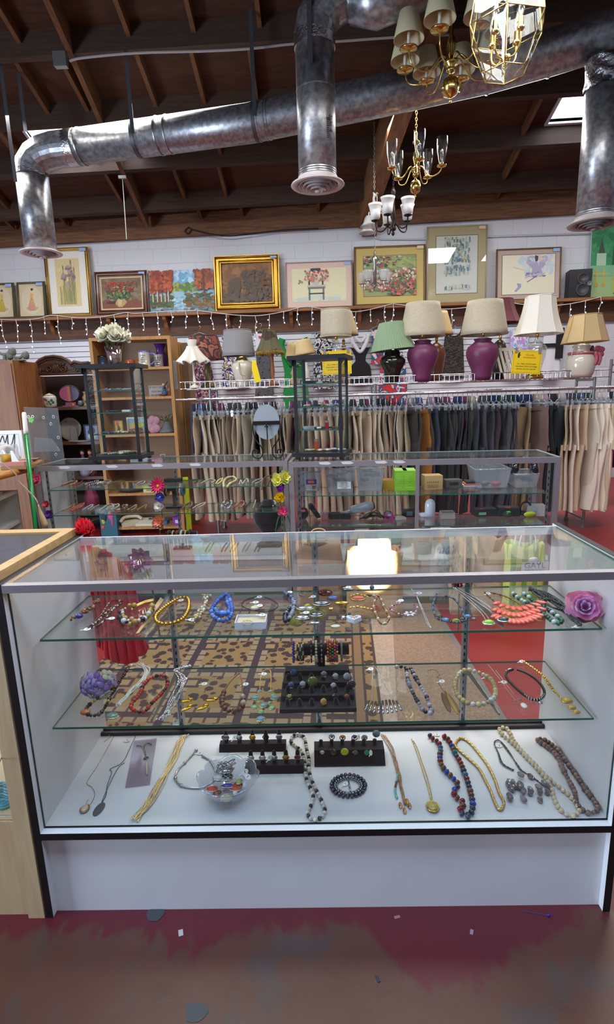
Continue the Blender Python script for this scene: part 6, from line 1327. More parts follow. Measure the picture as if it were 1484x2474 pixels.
row(z2,[('pale green chip strand at the left of the lower shelf, left counter',[(131,1230),(140,1225),(150,1221),(160,1216),(156,1224)],.004,[(196,200,176),(170,170,140)],{'jitter':.3}),('gold bar chain second from left, lower shelf, left counter',[(150,1232),(160,1229),(172,1222),(180,1218),(172,1230),(160,1234)],.0035,[(196,160,96)]),('coral red multi-strand beads, lower shelf, left counter',[(168,1233),(180,1226),(196,1218),(204,1217),(194,1226),(180,1231),(172,1234),(186,1226),(200,1221)],.005,[(190,86,70),(206,110,92)],{'jitter':.2,'lift':.005}),('grey crystal strand, lower shelf, left counter',[(200,1232),(210,1225),(222,1219),(224,1222),(212,1230)],.004,[(196,200,204)],{'jitter':.3}),('thin pale chain, lower shelf, left counter',[(218,1232),(228,1225),(240,1219)],.003,[(200,190,160)]),('white tubular strand, lower shelf, left counter',[(241,1233),(250,1226),(262,1218),(274,1219),(262,1228)],.0045,[(222,220,214)]),('heaped cream pearls, lower shelf, left counter',[(258,1231),(268,1225),(280,1219),(288,1220),(280,1227),(268,1230),(276,1224)],.0055,[(224,214,196)],{'lift':.005}),('red and white beads with charms, lower shelf, left counter',[(278,1233),(290,1230),(300,1228),(296,1222),(308,1219),(300,1228)],.005,[(200,60,50),(216,206,196),(120,110,100)],{'jitter':.3}),('brown and gold beads, lower shelf, left of the white blossom',[(308,1232),(318,1226),(330,1219),(326,1228),(316,1233)],.0045,[(150,120,70),(196,180,140)],{'jitter':.3}),('fine gold rope chain, lower shelf, beside the white blossom',[(332,1231),(342,1225),(354,1219),(350,1228)],.0035,[(190,150,90)]),('brown tiger-eye cluster, lower shelf, right of the bangle stand',[(441,1230),(446,1222),(456,1216),(464,1214),(462,1224),(452,1230),(456,1222)],.006,[(96,66,48),(130,96,66)],{'jitter':.3,'lift':.006}),('pink cloth-wrapped bangle, lower shelf, middle of left counter',[(466,1228),(476,1222),(486,1217),(496,1214),(490,1221),(478,1226)],.005,[(206,170,156)]),('heap of clear crystal beads, lower shelf, left counter',[(536,1226),(540,1217),(548,1211),(558,1212),(560,1219),(552,1227),(544,1224),(552,1216)],.006,[(206,210,216),(70,80,100),(230,230,236)],{'jitter':.3,'lift':.01}),('pink coral necklace with chips, lower shelf, left counter',[(562,1226),(570,1222),(578,1214),(588,1210),(590,1218),(584,1224),(572,1227)],.0055,[(206,120,110),(190,80,90),(200,150,90)],{'jitter':.3}),('dark feathered pendant, lower shelf, right of the coral necklace',[(590,1230),(596,1222),(602,1214),(606,1208)],.005,[(44,46,54)]),('gold pearl drop, lower shelf, right part of left counter',[(612,1226),(616,1216),(618,1208)],.004,[(206,190,140)]),('silver and pearl earrings, lower shelf, right end of left counter',[(650,1222),(654,1214),(662,1210),(666,1216),(660,1222)],.0055,[(210,210,206)],{'jitter':.3})])
for px,py,cols,lab in((506,1318,[(160,140,90)],'slim gold chain on the left counter deck, leftmost'),(545,1318,[(120,70,60)],'brown cord necklace on the left counter deck'),(566,1318,[(176,140,70)],'thick gold chain on the left counter deck'),(595,1318,[(170,160,140)],'silver and gold strand on the left counter deck'),(625,1318,[(120,110,104)],'dark bead strand on the left counter deck, rightmost')):
 beads(lab,[(px-10,py+14),(px-4,py+2),(px+4,py-8),(px+10,py-14),(px+12,py-10),(px+4,py+4),(px-2,py+14)],LD+.001,.0045,cols)
# velvet busts and bangle stands in the left counter
def bust(label,px,py,s=1.0):
 c=atz(px,py,LD+.001);t=thing('necklace_bust',label,'display bust',c)
 MB().prism([(-.075*s,-.05*s),(.075*s,-.05*s),(.09*s,0),(.06*s,.05*s),(-.06*s,.05*s),(-.09*s,0)],lambda q:(q[0],q[1],0),lambda q:(q[0],q[1],.02)).build('base',BLACKVELVET,t)
 MB(smooth=True).lathe([(.03*s,.02),(.028*s,.07),(.05*s,.10),(.10*s,.16),(.115*s,.22),(.09*s,.27),(.045*s,.30),(.035*s,.33),(0,.335)],(0,0,0),20,squash=lambda a:1-.45*abs(sin(a))).build('bust',BLACKVELVET,t);return t
bust('black velvet necklace bust at the right of the left counter deck',652,1318)
bust('black velvet necklace bust at the left of the left counter deck',420,1322,.8)if False else None
def bangle_stand(label,px,py,z,w_,cols,h=.12):
 c=atz(px,py,z+.001);t=thing('bangle_stand',label,'bangle stand',c);MB().box((-.06,-.035,0),(.06,.035,.012)).build('base',BLACKVELVET,t);MB().box((-.012,-.012,.012),(.012,.012,h)).build('post',BLACKVELVET,t);MB(smooth=True).cyl((-w_,0,h+.02),(w_,0,h+.02),.022,n=16).build('bar',BLACKVELVET,t)
 for i,(x,c_,r_)in enumerate(cols):
  b=thing('bangle','bangle %s'%c_[1],'bangle',c+V((x,0,h+.004)));b['group']='bangles on '+label[:40]
  MB(c_[0],True).tube([V((.0,.037*cos(a),.016+.037*sin(a)-.013))for a in[k*pi/10 for k in range(20)]],r_,6,True).build('ring',VCG,b)
bangle_stand('black velvet bangle stand between the shelves in the left counter',424,1226,LZ[1],.075,[(-.06,((30,28,30),'of black enamel beside the pink gerbera'),.008),(-.045,((140,110,60),'of brass on the left end of the velvet bar'),.005),(.03,((110,90,70),'of brown beads on the velvet bar'),.006),(.048,((200,200,196),'of white shell on the velvet bar'),.007),(.064,((60,110,120),'of teal woven bands on the velvet bar'),.010)])
bangle_stand('black velvet bangle stand on the left counter deck',442,1325,LD,.11,[(-.09,((24,24,24),'of black and gold stripes, leftmost on the low stand'),.009),(-.06,((190,170,110),'of gold leaf on the low stand'),.006),(-.03,((120,70,40),'of amber on the low stand'),.007),(.0,((180,176,170),'of ribbed silver on the low stand'),.009),(.03,((206,170,80),'of plain gold on the low stand'),.005),(.06,((28,26,26),'of plain black at the right of the low stand'),.010)],h=.085)
giftbox('box','black jewellery box open at the back of the upper shelf, left counter','box',397,2.6,z1,(.12,.06,.025),(18,18,20))
t=thing('ruler','fluorescent yellow-green measuring strip standing behind the left counter','ruler',P3(457,1290,2.86)*1);t.location.z=0;a=P3(449,1150,2.86);zt_=P3(449,1178,2.86).z
t.location.x=P3(459,1300,2.86).x;MB().box((-.02,0,0),(.02,.006,zt_+.08)).build('strip',mat('fluo_yellow',(206,214,20),.5),t);text('20',.03,upright((0,-.001,zt_+.02)),INK,t)
# ---------------------------------------------------------------- towers
BLK2=mat('black_tower_frame',(30,30,33),.35)
def tower(label,px0,px1,py,ytop,rz,D=None):
 a,b=atz(px0,py,.967),atz(px1,py,.967);W=(b-a).length;D=D or W*.92;c=(a+b)/2;H=aty((px0+px1)/2,ytop,c.y).z-.967
 rzz=math.atan2(b.y-a.y,b.x-a.x)+rz;t=thing('display_tower',label,'display tower',(c.x,c.y,.967),rzz);e=.018;h=W/2
 for x in(-h+.02,h-.02-e):
  for y in(.02,D-.02-e):MB().box((x,y,.045),(x+e,y+e,H-.025)).build('corner_post',BLK2,t);MB().box((x,y,0),(x+.022,y+.022,.02)).build('foot',BLACKPL,t)
 MB().box((-h,0,.02),(h,D,.045)).build('base',BLK2,t);MB().box((-h-.01,-.01,H-.025),(h+.01,D+.01,H)).build('top',BLK2,t)
 for s_ in(-1,1):MB().prism([(s_*(h+.01),H-.025),(s_*(h-.02),H-.06),(s_*(h-.02),H-.025)],lambda q:(q[0],.0,q[1]),lambda q:(q[0],.02,q[1])).build('top_moulding',BLK2,t)
 pane((-h+.038,.026,.047),(h-.038,.029,H-.027),'y').build('door_pane',[CASEGLASS,EDGE],t);pane((-h+.038,D-.03,.047),(h-.038,D-.027,H-.027),'y').build('back_pane',[CASEGLASS,EDGE],t)
 for x in(-h+.026,h-.029):pane((x,.04,.047),(x+.003,D-.04,H-.027),'x').build('side_pane',[CASEGLASS,EDGE],t)
 zz_=[.047]
 for k in(.25,.5,.75):
  z=.045+(H-.07)*k;pane((-h+.03,.035,z-.005),(h-.03,D-.035,z),'z').build('glass_shelf',[SHELFGLASS,EDGE],t);zz_.append(z)
 MB().box((h-.09,.01,.05),(h-.05,.03,.066)).build('door_hinge',BLACKPL,t)
 return t,c,rzz,W,D,zz_
def tgoods(tw,rows):
 t,c,rz,W,D,zz_=tw;Rz=Matrix.Rotation(rz,3,'Z')
 for lev,lab,x,y,kind,col,s in rows:
  P=c+Rz@V((x*(W/2-.05),y*D,0));P.z=.967+zz_[lev]+.001
  g=thing({'coil':'bracelet','watch':'watch','heap':'necklace','box':'box','bottle':'lighter'}[kind],lab,{'coil':'bracelet','watch':'watch','heap':'necklace','box':'box','bottle':'lighter'}[kind],P,rz)
  if kind in('coil','watch'):
   MB(col,True).tube([V((s*cos(a),s*.8*sin(a),.006))for a in[k*pi/10 for k in range(20)]],.0055,6,True).build('band',VCG,g)
   if kind=='watch':MB((220,216,200),True).lathe([(0,.0),(.015,.0),(.015,.01),(0,.011)],(0,-s*.8,.003),14).build('dial',VCG,g)
  elif kind=='heap':
   mb=MB(smooth=True);r2=random.Random(len(lab))
   for i in range(46):a=r2.random()*6.28;q=s*math.sqrt(r2.random());mb.color(tuple(max(0,min(255,v*(.7+.5*r2.random())))for v in col));mb.sph((q*1.5*cos(a),q*.8*sin(a),.005+.012*r2.random()*(1-q/s)),.005,6,4)
   mb.build('beads',VCG,g)
  elif kind=='box':MB(col).box((-s,-s*.6,0),(s,s*.6,s*.5)).build('body',VC,g)
  else:MB(col).box((-.012,-.008,0),(.012,.008,s)).build('body',VCG,g);MB((206,206,200)).box((-.012,-.008,s),(.012,.008,s*1.3)).build('cap',VCM,g)
W1=tower('black framed glass tower on the left counter with a vase of white flowers on top',222,340,1118,878,.22,.27)
W2=tower('black framed glass tower on the right counter in front of the yellow sign',706,834,1112,857,0,.30)
GLD,SLV,BK_,BRN_=(190,160,90),(190,190,194),(30,28,30),(96,66,46)
tgoods(W1,[(3,'silver heap of rings on the top shelf of the left tower',-.3,.4,'heap',SLV,.035),(3,'round ivory brooch heap on the top shelf of the left tower',.15,.5,'heap',(206,200,180),.03),(3,'silver bracelet at the right of the left tower top shelf',.6,.5,'coil',SLV,.03),(2,'black leather bracelet on the second shelf of the left tower',-.3,.45,'coil',BK_,.035),(2,'dark bead heap on the second shelf of the left tower',.25,.5,'heap',(60,50,46),.04),(2,'white boxed item on the second shelf of the left tower',.55,.35,'box',(200,200,200),.025),(2,'grey crystal heap at the right of the second shelf, left tower',.8,.7,'heap',(150,156,160),.035),(1,'blue-grey bead heap at the left of the third shelf, left tower',-.5,.4,'heap',(96,104,130),.035),(1,'pale yellow bead heap in the middle of the third shelf, left tower',.1,.45,'heap',(206,200,160),.04),(1,'orange bead heap at the right of the third shelf, left tower',.6,.55,'heap',(200,120,80),.045),(0,'silver chain heap on the floor of the left tower, left',-.5,.4,'heap',(170,170,160),.045),(0,'green and white watch on the floor of the left tower',.1,.4,'watch',(60,120,80),.035),(0,'gold watch heap on the floor of the left tower, right',.6,.55,'heap',(180,160,110),.05),(0,'ivory bangle on the floor of the left tower',.0,.7,'coil',(220,210,190),.04)])
tgoods(W2,[(3,'dark comb-like box on the top shelf of the right tower, left',-.5,.4,'box',(26,30,26),.035),(3,'cream card on the top shelf of the right tower',-.05,.4,'box',(200,196,160),.02),(3,'brown bead heap on the top shelf of the right tower',.35,.5,'heap',(110,76,50),.035),(3,'gold pebble heap at the right of the right tower top shelf',.75,.5,'heap',(206,180,110),.03),(2,'rose gold globe heap on the second shelf of the right tower',-.7,.4,'heap',(206,160,140),.02),(2,'black cord bracelet on the second shelf of the right tower',-.3,.4,'coil',BK_,.03),(2,'gold bracelet heap on the second shelf of the right tower',.1,.5,'heap',GLD,.035),(2,'silver heap at the right of the second shelf, right tower',.65,.5,'heap',SLV,.04),(1,'silver strip on the third shelf of the right tower, left',-.65,.4,'box',(150,154,156),.035),(1,'navy chrome watch on the third shelf of the right tower',-.1,.45,'watch',(40,44,70),.038),(1,'red lighter upright on the third shelf of the right tower',.3,.4,'bottle',(150,20,40),.04),(1,'brown-gold watch heap at the right of the third shelf, right tower',.7,.45,'heap',(70,58,40),.035),(0,'gold watch on the floor of the right tower, left',-.65,.4,'watch',GLD,.03),(0,'orange lighter upright on the floor of the right tower',-.4,.6,'bottle',(190,76,30),.055),(0,'gold and black watch on the floor of the right tower',-.05,.4,'watch',(150,130,60),.03),(0,'silver watch on the floor of the right tower',.35,.45,'watch',SLV,.032),(0,'silver cuff heap on the floor of the right tower, right',.75,.5,'heap',(200,200,190),.04)])
# vase of white flowers on the left tower
tp_=W1[0];c=W1[1]+Matrix.Rotation(W1[2],3,'Z')@V((.02,.12,0));Ht=aty(281,878,W1[1].y).z
t=thing('vase','mirrored fluted vase of cream flowers on the left tower','vase',(c.x,c.y,Ht+.001));mb=MB(smooth=False);mb.open=1
mb.lathe([(0,.001),(.034,.001),(.04,.02),(.058,.115),(.054,.115),(.036,.01)],(0,0,0),14);mb.build('vase_body',mat('rose_mirror',(206,176,166),.12,.95),t)
fl=random.Random(11)
for k in range(11):
 a=k*2.4;q=.018+.058*math.sqrt(k/10);P_=V((q*cos(a),q*.8*sin(a),.15+.055*(1-q/.08)+.02*fl.random()));dirn=V((P_.x*9,P_.y*9-.4,.55)).normalized();r_=.045;Q=dirn.to_track_quat('Z','Y').to_matrix().to_4x4();mb=MB((226,222,196),True);mb.T=Matrix.Translation(P_)@Q
 for L in range(3):
  for i in range(6):
   R_=Matrix.Rotation(2*pi*(i+.5*L)/6,3,'Z');kk=1-.22*L;v_=fl.uniform(.85,1.05);mb.color((240*v_,236*v_,214*v_));mb.grid(lambda u,v,R_=R_,kk=kk,L=L:R_@V((r_*kk*v,r_*.85*kk*(2*u-1)*sin(pi*min(.92,.15+.8*v)),r_*(.35+.5*L)*v*v)),4,5)
 mb.build('bloom',VC,t)
 MB(smooth=True).tube([V((q*.3*cos(a),q*.3*sin(a),.06)),P_],.003,5).build('stem',LEAFM,t)
# oval mirror on an iron easel, seen from behind
c=atz(648,1110,.967);t=thing('table_mirror','oval mirror seen from behind on a scrolled black iron easel','mirror',c,RL);kx=mpp(c);Zp=lambda y:aty(648,y,c.y).z-.967
ov=MB(smooth=False);cz_=(Zp(977)+Zp(1062))/2;rz_=(Zp(977)-Zp(1062))/2;rx=31*kx;n_=36;poly=[(rx*cos(2*pi*i/n_),cz_+rz_*sin(2*pi*i/n_))for i in range(n_)];ov.prism(poly,lambda q:(q[0],.0,q[1]),lambda q:(q[0],.006,q[1]));ov.build('mirror_plate',mat('grey_mirror_backing',(150,156,160),.6),t)
IRON=mat('black_iron',(28,26,28),.5,.5);mb=MB();mb.box((-33*kx,-.012,Zp(1026)),(33*kx,-.002,Zp(1017)));mb.build('cross_bar',IRON,t)
for s_ in(-1,1):
 pts=[(s_*33,1022),(s_*32,1045),(s_*26,1064),(s_*14,1080),(s_*12,1096),(s_*20,1106),(s_*32,1104),(s_*37,1094),(s_*32,1085),(s_*25,1088),(s_*24,1096)]
 MB(smooth=True).tube(spline([V((a*kx,-.012,max(.004,Zp(b))))for a,b in pts],5),.0042,7).build('scroll_leg',IRON,t)
mb=MB(smooth=True);mb.tube(spline([V((0,-.014,Zp(1022))),V((.004,-.02,Zp(1050))),V((.004,-.05,Zp(1080))),V((.01,-.085,.004))],5),.004,7);mb.tube([V((-4*kx,-.016,Zp(1032))),V((0,-.014,Zp(1026))),V((4*kx,-.016,Zp(1032)))],.0035,6);mb.build('back_strut',IRON,t)
# acrylic holder standing on the left counter
q=[atz(75,1124,.968),atz(158,1122,.968)];tl,tr_=aty(57,983,q[0].y+.04),aty(140,986,q[1].y+.04);t=thing('acrylic_stand','clear acrylic holder with a green clover sticker on the left counter','acrylic holder',q[0]+V((0,.03,0)));O=V(t.location)
def slabq(mb,a,b,c_,d,th=.003):n_=(b-a).cross(d-a).normalized()*th;mb.add([a,b,c_,d,a+n_,b+n_,c_+n_,d+n_],[(0,1,2,3),(7,6,5,4),(0,4,5,1),(1,5,6,2),(2,6,7,3),(3,7,4,0)],False)
mb=MB();slabq(mb,q[0]-O,q[1]-O,tr_-O,tl-O);ACR=glass('acrylic_sheet',(240,241,242),.08,.06);mb.build('back_sheet',ACR,t)
mb=MB();e=[aty(a,b,q[0].y-.05)-O for a,b in((82,1092),(148,1090),(126,1060),(84,1056))];slabq(mb,*e);mb.build('pocket',ACR,t)
mb=MB((120,190,100),True);cc_=aty(75,1015,q[0].y-.012)-O
for i in range(5):mb.sph(cc_+V((.011*cos(i*1.26),0,.011*sin(i*1.26))),.009,8,5,(1,.25,1))
mb.color((226,226,220));[mb.tube([cc_+V((s_*.014+.008*cos(a),-.002,.022+.008*sin(a)))for a in[k*pi/5 for k in range(10)]],.002,4,True)for s_ in(-1,1)];mb.build('clover_sticker',VC,t)
mb=MB((206,206,206),True)
for a,b in((105,1009),(129,1007),(123,1024),(141,1057),(135,1098)):p_=aty(a,b,q[0].y-.0)-O;mb.tube([p_+V((.007*cos(x),0,.009*sin(x)))for x in[k*pi/5 for k in range(10)]],.0015,4,True)
mb.build('punched_rings',VC,t)
# ---------------------------------------------------------------- right counter goods
TUB=glass('frosted_tub',(240,242,246),.06,.15,.15)
def tub(label,px0,px1,ybot,ytop,z,depth=.22,rim=True):
 a,b=atz((px0*.9+px1*.1),ybot,z),atz((px0*.1+px1*.9),ybot,z);W=(b-a).length*1.12;c=(a+b)/2;H=aty((px0+px1)/2,ytop,c.y).z-z;H=min(H,.19)
 t=thing('plastic_tub',label,'plastic tub',(c.x,c.y,z+.001),RRZ);mb=MB();w0,w1=W*.42,W*.5;d=depth
 for(A_,B_)in(((-1,0),(1,0)),((1,0),(1,1)),((1,1),(-1,1)),((-1,1),(-1,0))):
  f=lambda q,k:V((q[0]*(w0 if k==0 else w1),q[1]*d+(0 if k==0 else(-.012 if q[1]==0 else.012)),0 if k==0 else H));mb.add([f(A_,0),f(B_,0),f(B_,1),f(A_,1)],[(0,1,2,3)],False)
 mb.add([(-w0,0,.001),(w0,0,.001),(w0,d,.001),(-w0,d,.001)],[(0,1,2,3)],False);o=mb.build('tub_body',TUB,t);md=o.modifiers.new('th','SOLIDIFY');md.thickness=.0015
 MB(smooth=True).tube([V((-w1,-.012,H)),V((w1,-.012,H)),V((w1,d+.012,H)),V((-w1,d+.012,H))],.0055,6,True).build('rim',PLASTIC,t)
 return t,H,W,d
def tb(o):return Matrix.Translation(o.location)@Matrix.Rotation(o.rotation_euler.z,4,'Z')
def cables(par,label,n,W,d,z0,z1,cols,name='cable',y0=None):
 r2=random.Random(len(label))
 for i in range(n):
  x,y,z=r2.uniform(-.3,.3)*W,r2.uniform(.2,.8)*d,r2.uniform(z0,z1);s=r2.uniform(.03,.05)
  mb=MB(r2.choice(cols),True);mb.T=tb(par);mb.tube(spline([V((x+s*cos(a+r2.random())*r2.uniform(.5,1.1),y+s*.8*sin(a),z+.012*r2.uniform(-1,1)))for a in[k*pi/4 for k in range(14)]],3),.0035,5)
  solo(mb,name,VC,label,'cable',label)
T1=tub('clear plastic tub with a red printed label, leftmost in the right counter',718,778,1187,1140,RZ[0])
lt=T1[0];H_=T1[1];mb=MB((60,70,130));mb.box((-.02,-.013,H_*.36),(.05,-.0115,H_*.62));mb.color((226,226,222));mb.box((-.02,-.013,H_*.06),(.05,-.0115,H_*.36));mb.color((196,70,70));mb.cyl((.015,-.0136,H_*.49),(.015,-.013,H_*.49),.02,n=16);mb.color((70,70,70));[mb.box((.022+.004*i,-.0138,H_*.1),(.024+.004*i,-.013,H_*.3))for i in range(6)];mb.build('printed_label',VC,lt);text('Sterilite',.014,upright((.015,-.0142,H_*.49)),mat('label_white',(240,236,232),.6),lt)
T2=tub('clear tub heaped with black cables and a handwritten label, right counter',784,862,1189,1132,RZ[0]);cables(T2[0],'black cable coiled in the tub with the handwritten label',7,T2[2],T2[3],.06,T2[1]+.02,[(24,24,28),(60,60,66),(40,40,30)])
mb=MB((232,230,230));mb.box((-.02,-.0145,T2[1]*.15),(.07,-.013,T2[1]*.45));mb.build('paper_label',VC,T2[0])
for i,s_ in enumerate(('ADAPTERS,','MIXED USB','& DATA CABLES','IN HERE')):text(s_,.0095,upright((.025,-.0152,T2[1]*.40-.011*i)),INK,T2[0])
T3=tub('clear tub with black leads and a white hook, third in the right counter',858,932,1186,1131,RZ[0]);cables(T3[0],'dark lead coiled in the third clear tub',6,T3[2],T3[3],.04,T3[1]*.9,[(30,30,34),(50,50,56)]);
def ctr(px,py,z,name,label,cat,rz=0,group=None):p=atz(px,py,z);ly=-(p.x-FR.x)*sin(RRZ)+(p.y-FR.y)*cos(RRZ);p=aty(px,py,p.y-max(0,ly-.30));return thing(name,label,cat,(p.x,p.y,z+.001),RRZ+rz,group)
t=ctr(946,1184,RZ[0],'box','yellow-brown carton beside the green boxes','box');MB((176,140,30)).box((-.055,0,0),(-.001,.1,.065)).box((.001,0,0),(.055,.1,.065)).box((-.001,.001,0),(.001,.099,.064)).build('carton',VC,t);MB((220,90,120)).box((-.04,.02,.065),(-.01,.05,.067)).build('sticker',VC,t)
for k,px in enumerate((969,990)):
 t=ctr(px,1186,RZ[0],'box',('left of two tall lime green cartons in the right counter','right of two tall lime green cartons in the right counter')[k],'box');MB((126,190,36)).box((-.041,0,0),(.0405,.14,.132)).build('carton',VC,t);mb=MB((170,210,110))
 for i in range(9):mb.box((-.034,-.0008,.02+.0115*i),(-.034+.02+.045*R.random(),0,.023+.0115*i))
 mb.box((-.041,.0,.1325),(.04,.14,.1332));mb.build('print',VC,t)
t=ctr(1048,1183,RZ[0],'box','small kraft cardboard box in the right counter','box',.12);MB((190,154,104)).box((-.06,0,0),(.06,.1,.092)).build('carton',VC,t);mb=MB((120,90,56));[mb.box((-.045+.014*i,-.0006,.045),(-.037+.014*i,0,.053))for i in range(6)];[mb.box((-.04,-.0006,.012+.008*i),(.03,0,.014+.008*i))for i in range(3)];mb.build('print',VC,t)
t=ctr(1097,1180,RZ[0],'clock_radio','grey clock radio beside the kraft box','radio',.1);MB((84,82,78)).box((-.055,0,0),(.055,.08,.055)).build('case',VC,t);MB((40,42,44)).box((-.03,-.001,.02),(.03,0,.04)).build('display',VCG,t)
t=ctr(1142,1176,RZ[0],'magazine_stack','small pile of leaflets and a flat gadget right of the clock radio','papers');
for i,c_ in enumerate(((200,200,204),(206,110,90),(40,42,46))):MB(c_).box((-.06+.01*i,.0,.012*i),(.06-.005*i,.1,.012*i+.011)).build('leaflet',VC,t)
T4=tub('wide shallow clear tub with a red mouse inside, right counter',1140,1238,1179,1134,RZ[0],.24);T5=tub('clear tub under the black headphones at the right end of the right counter',1238,1305,1178,1146,RZ[0],.2)
mb=MB((170,30,60),True);mb.T=tb(T4[0])@Matrix.Translation((.04,.06,.02));mb.sph((0,0,0),.03,12,8,(1.3,.9,.6));solo(mb,'computer_mouse',VCG,'red computer mouse in the wide shallow tub','computer mouse');mb=MB((60,62,72),True);mb.T=tb(T4[0])@Matrix.Translation((-.04,.07,.02));mb.sph((0,0,0),.032,12,8,(1.4,.9,.6));solo(mb,'computer_mouse',VCG,'dark grey computer mouse in the wide shallow tub','computer mouse')
cables(T5[0],'dark lead coiled in the right-end tub',3,T5[2],T5[3],.02,T5[1]*.7,[(50,56,60)]);
t=thing('headphones','black headphones lying on the right-end tub','headphones',tb(T5[0])@V((0,.08,T5[1]+.02)),RRZ);MB(smooth=True).tube([V((.085*cos(a),.02*sin(a*2),.02+.06*sin(a)))for a in[k*pi/12 for k in range(13)]],.007,8).build('headband',BLACKPL,t)
for s_ in(-1,1):MB(smooth=True).lathe([(0,-.02),(.03,-.018),(.04,0),(.03,.016),(0,.018)],(s_*.07,-.03,.012),16,ax=(s_,-.6,.2)).build('ear_cup',mat('glossy_black',(18,22,32),.15,coat=.5),t)
# lower shelf
z=RZ[1]
def lump(name,label,cat,px,py,col,size,rz=0,m=VC,extra=None,kind='box'):
 t=ctr(px,py,z,name,label,cat,rz);w_,d,h=size;mb=MB(col,True)
 if kind=='box':mb.sm=False;mb.cbox((0,d/2,h/2),size,taper=.9)
 else:mb.sph((0,d/2,h/2),1,14,9,(w_/2,d/2,h/2))
 mb.build('body',m,t)
 for nm,c_,a,b in(extra or[]):MB(c_).box(a,b).build(nm,VC,t)
 return t
lump('hair_dryer','black round appliance with pink tag at the left of the lower shelf, right counter','appliance',732,1258,(34,36,38),(.075,.09,.085),0,VC,[('tag',(220,60,120),(-.018,-.004,.06),(.018,.004,.075))],'sph')
t=ctr(757,1258,z,'coiled_cord','thick black coiled cord beside the round appliance','cord');MB((26,26,30),True).tube([V((-.02+.0008*i+.014*cos(i*.9),.03+.002*i*.2,.10-.0013*i+.014*sin(i*.9)))for i in range(64)],.0055,5).build('coil',VC,t)
lump('plastic_bag','bag of red and white sweets on the lower shelf, right counter','bag',786,1256,(206,180,186),(.07,.06,.06),.2,PLASTIC,[('contents',(190,50,80),(-.02,.01,.01),(.02,.04,.045))],'sph')
lump('hair_brush','long black brush lying at the back of the lower shelf, right counter','brush',806,1236,(24,24,26),(.17,.04,.035),.05)
lump('adapter','two-part black power adapter on the lower shelf, right counter','adapter',822,1255,(30,30,34),(.15,.07,.035),0,VC,[('seam',(80,80,84),(-.002,-.0015,.0),(.002,0,.033))])
lump('camera','pale silver compact gadget with yellow trim on the lower shelf','gadget',829,1246,(180,186,196),(.08,.04,.03),-.1,VC,[('trim',(206,150,40),(.01,-.002,.0),(.035,.0,.006))])
t=ctr(868,1244,z,'hair_dryer','grey pistol-shaped hair dryer lying on the lower shelf, right counter','hair dryer',.1);mb=MB((150,152,158),True);mb.lathe([(.02,-.09),(.028,-.08),(.036,-.0),(.034,.05),(.028,.075),(0,.075)],(.03,.05,.06),16,ax=(.9,.1,.15));mb.build('barrel',VCG,t);MB((120,122,128),True).tube([V((-.02,.05,.05)),V((-.09,.02,.025)),V((-.13,.01,.02))],[.022,.02,.024],10).build('handle',VCG,t);MB((30,30,34),True).lathe([(0,0),(.027,0),(.027,.012),(0,.012)],(.10,.057,.073),16,ax=(.9,.1,.15)).build('nozzle',VC,t)
t=ctr(905,1256,z,'cable','tangle of black leads spread on the middle of the lower shelf','cable');mb=MB((20,20,22),True);r2=random.Random(31)
for i in range(9):mb.tube(spline([V((r2.uniform(-.1,-.05),r2.uniform(0,.05),.006)),V((r2.uniform(-.02,.02),r2.uniform(.02,.1),r2.uniform(.01,.05))),V((r2.uniform(.04,.1),r2.uniform(.0,.08),.008))],6),.004,5)
mb.build('leads',VC,t)
lump('clock','small round clock with pale blue face on the lower shelf','clock',938,1242,(44,60,64),(.055,.03,.05),0,VCG,[('face',(130,180,190),(-.012,-.003,.012),(.012,.0,.036))],'sph')
lump('box','magenta gift box with round blue seal on the lower shelf','box',941,1255,(150,40,100),(.062,.05,.035),0,VC,[('seal',(120,170,190),(-.012,-.002,.024),(.012,.0,.036))])
lump('packet','silver square packet lying on the lower shelf','packet',971,1256,(170,160,156),(.07,.06,.014),.3,VCG)
lump('camera','black compact camera at the middle of the lower shelf, right counter','camera',990,1246,(24,26,30),(.11,.05,.05),-.1,VCG,[('lens',(70,80,100),(-.02,-.004,.012),(.02,.0,.04))])
t=ctr(1041,1250,z,'humidifier','white domed night light with a flat foot on the lower shelf','night light',0);MB((226,224,236),True).lathe([(.036,0),(.036,.07),(.034,.09),(.026,.108),(.012,.118),(0,.12)],(.0,.04,.0),20).build('dome',VCG,t);MB((220,218,230),True).lathe([(0,0),(.055,0),(.058,.01),(.05,.02),(0,.022)],(-.03,.04,0),20,squash=lambda a:1-.35*abs(sin(a))).build('foot',VCG,t)
lump('cassette_player','silver and brown portable player on the lower shelf','player',1083,1254,(150,140,134),(.1,.07,.045),.05,VCG,[('controls',(90,80,76),(-.04,.0,.046),(.04,.05,.05))])
lump('game_console','black handheld set with green dots at the right of the lower shelf','gadget',1178,1248,(34,36,40),(.15,.09,.05),.15,VC,[('screen',(120,170,150),(-.06,-.002,.012),(-.01,0,.03)),('dots',(220,60,110),(-.04,.02,.05),(-.02,.03,.052))])
lump('disc_drive','flat black drive box with pink spot, right of the handheld set','gadget',1230,1243,(28,28,32),(.15,.1,.055),-.1,VC,[('pink_spot',(230,50,120),(-.02,.01,.0555),(.01,.03,.057))])
lump('computer_mouse','black mouse with green spots in front of the drive box','computer mouse',1232,1252,(30,32,32),(.08,.06,.04),.2,VC,[('green_spot',(60,220,60),(-.01,.01,.036),(.01,.03,.041))],'sph')
lump('torch','lime yellow torch at the right end of the lower shelf','torch',1284,1250,(176,190,40),(.09,.035,.035),.3,VC,None,'sph')
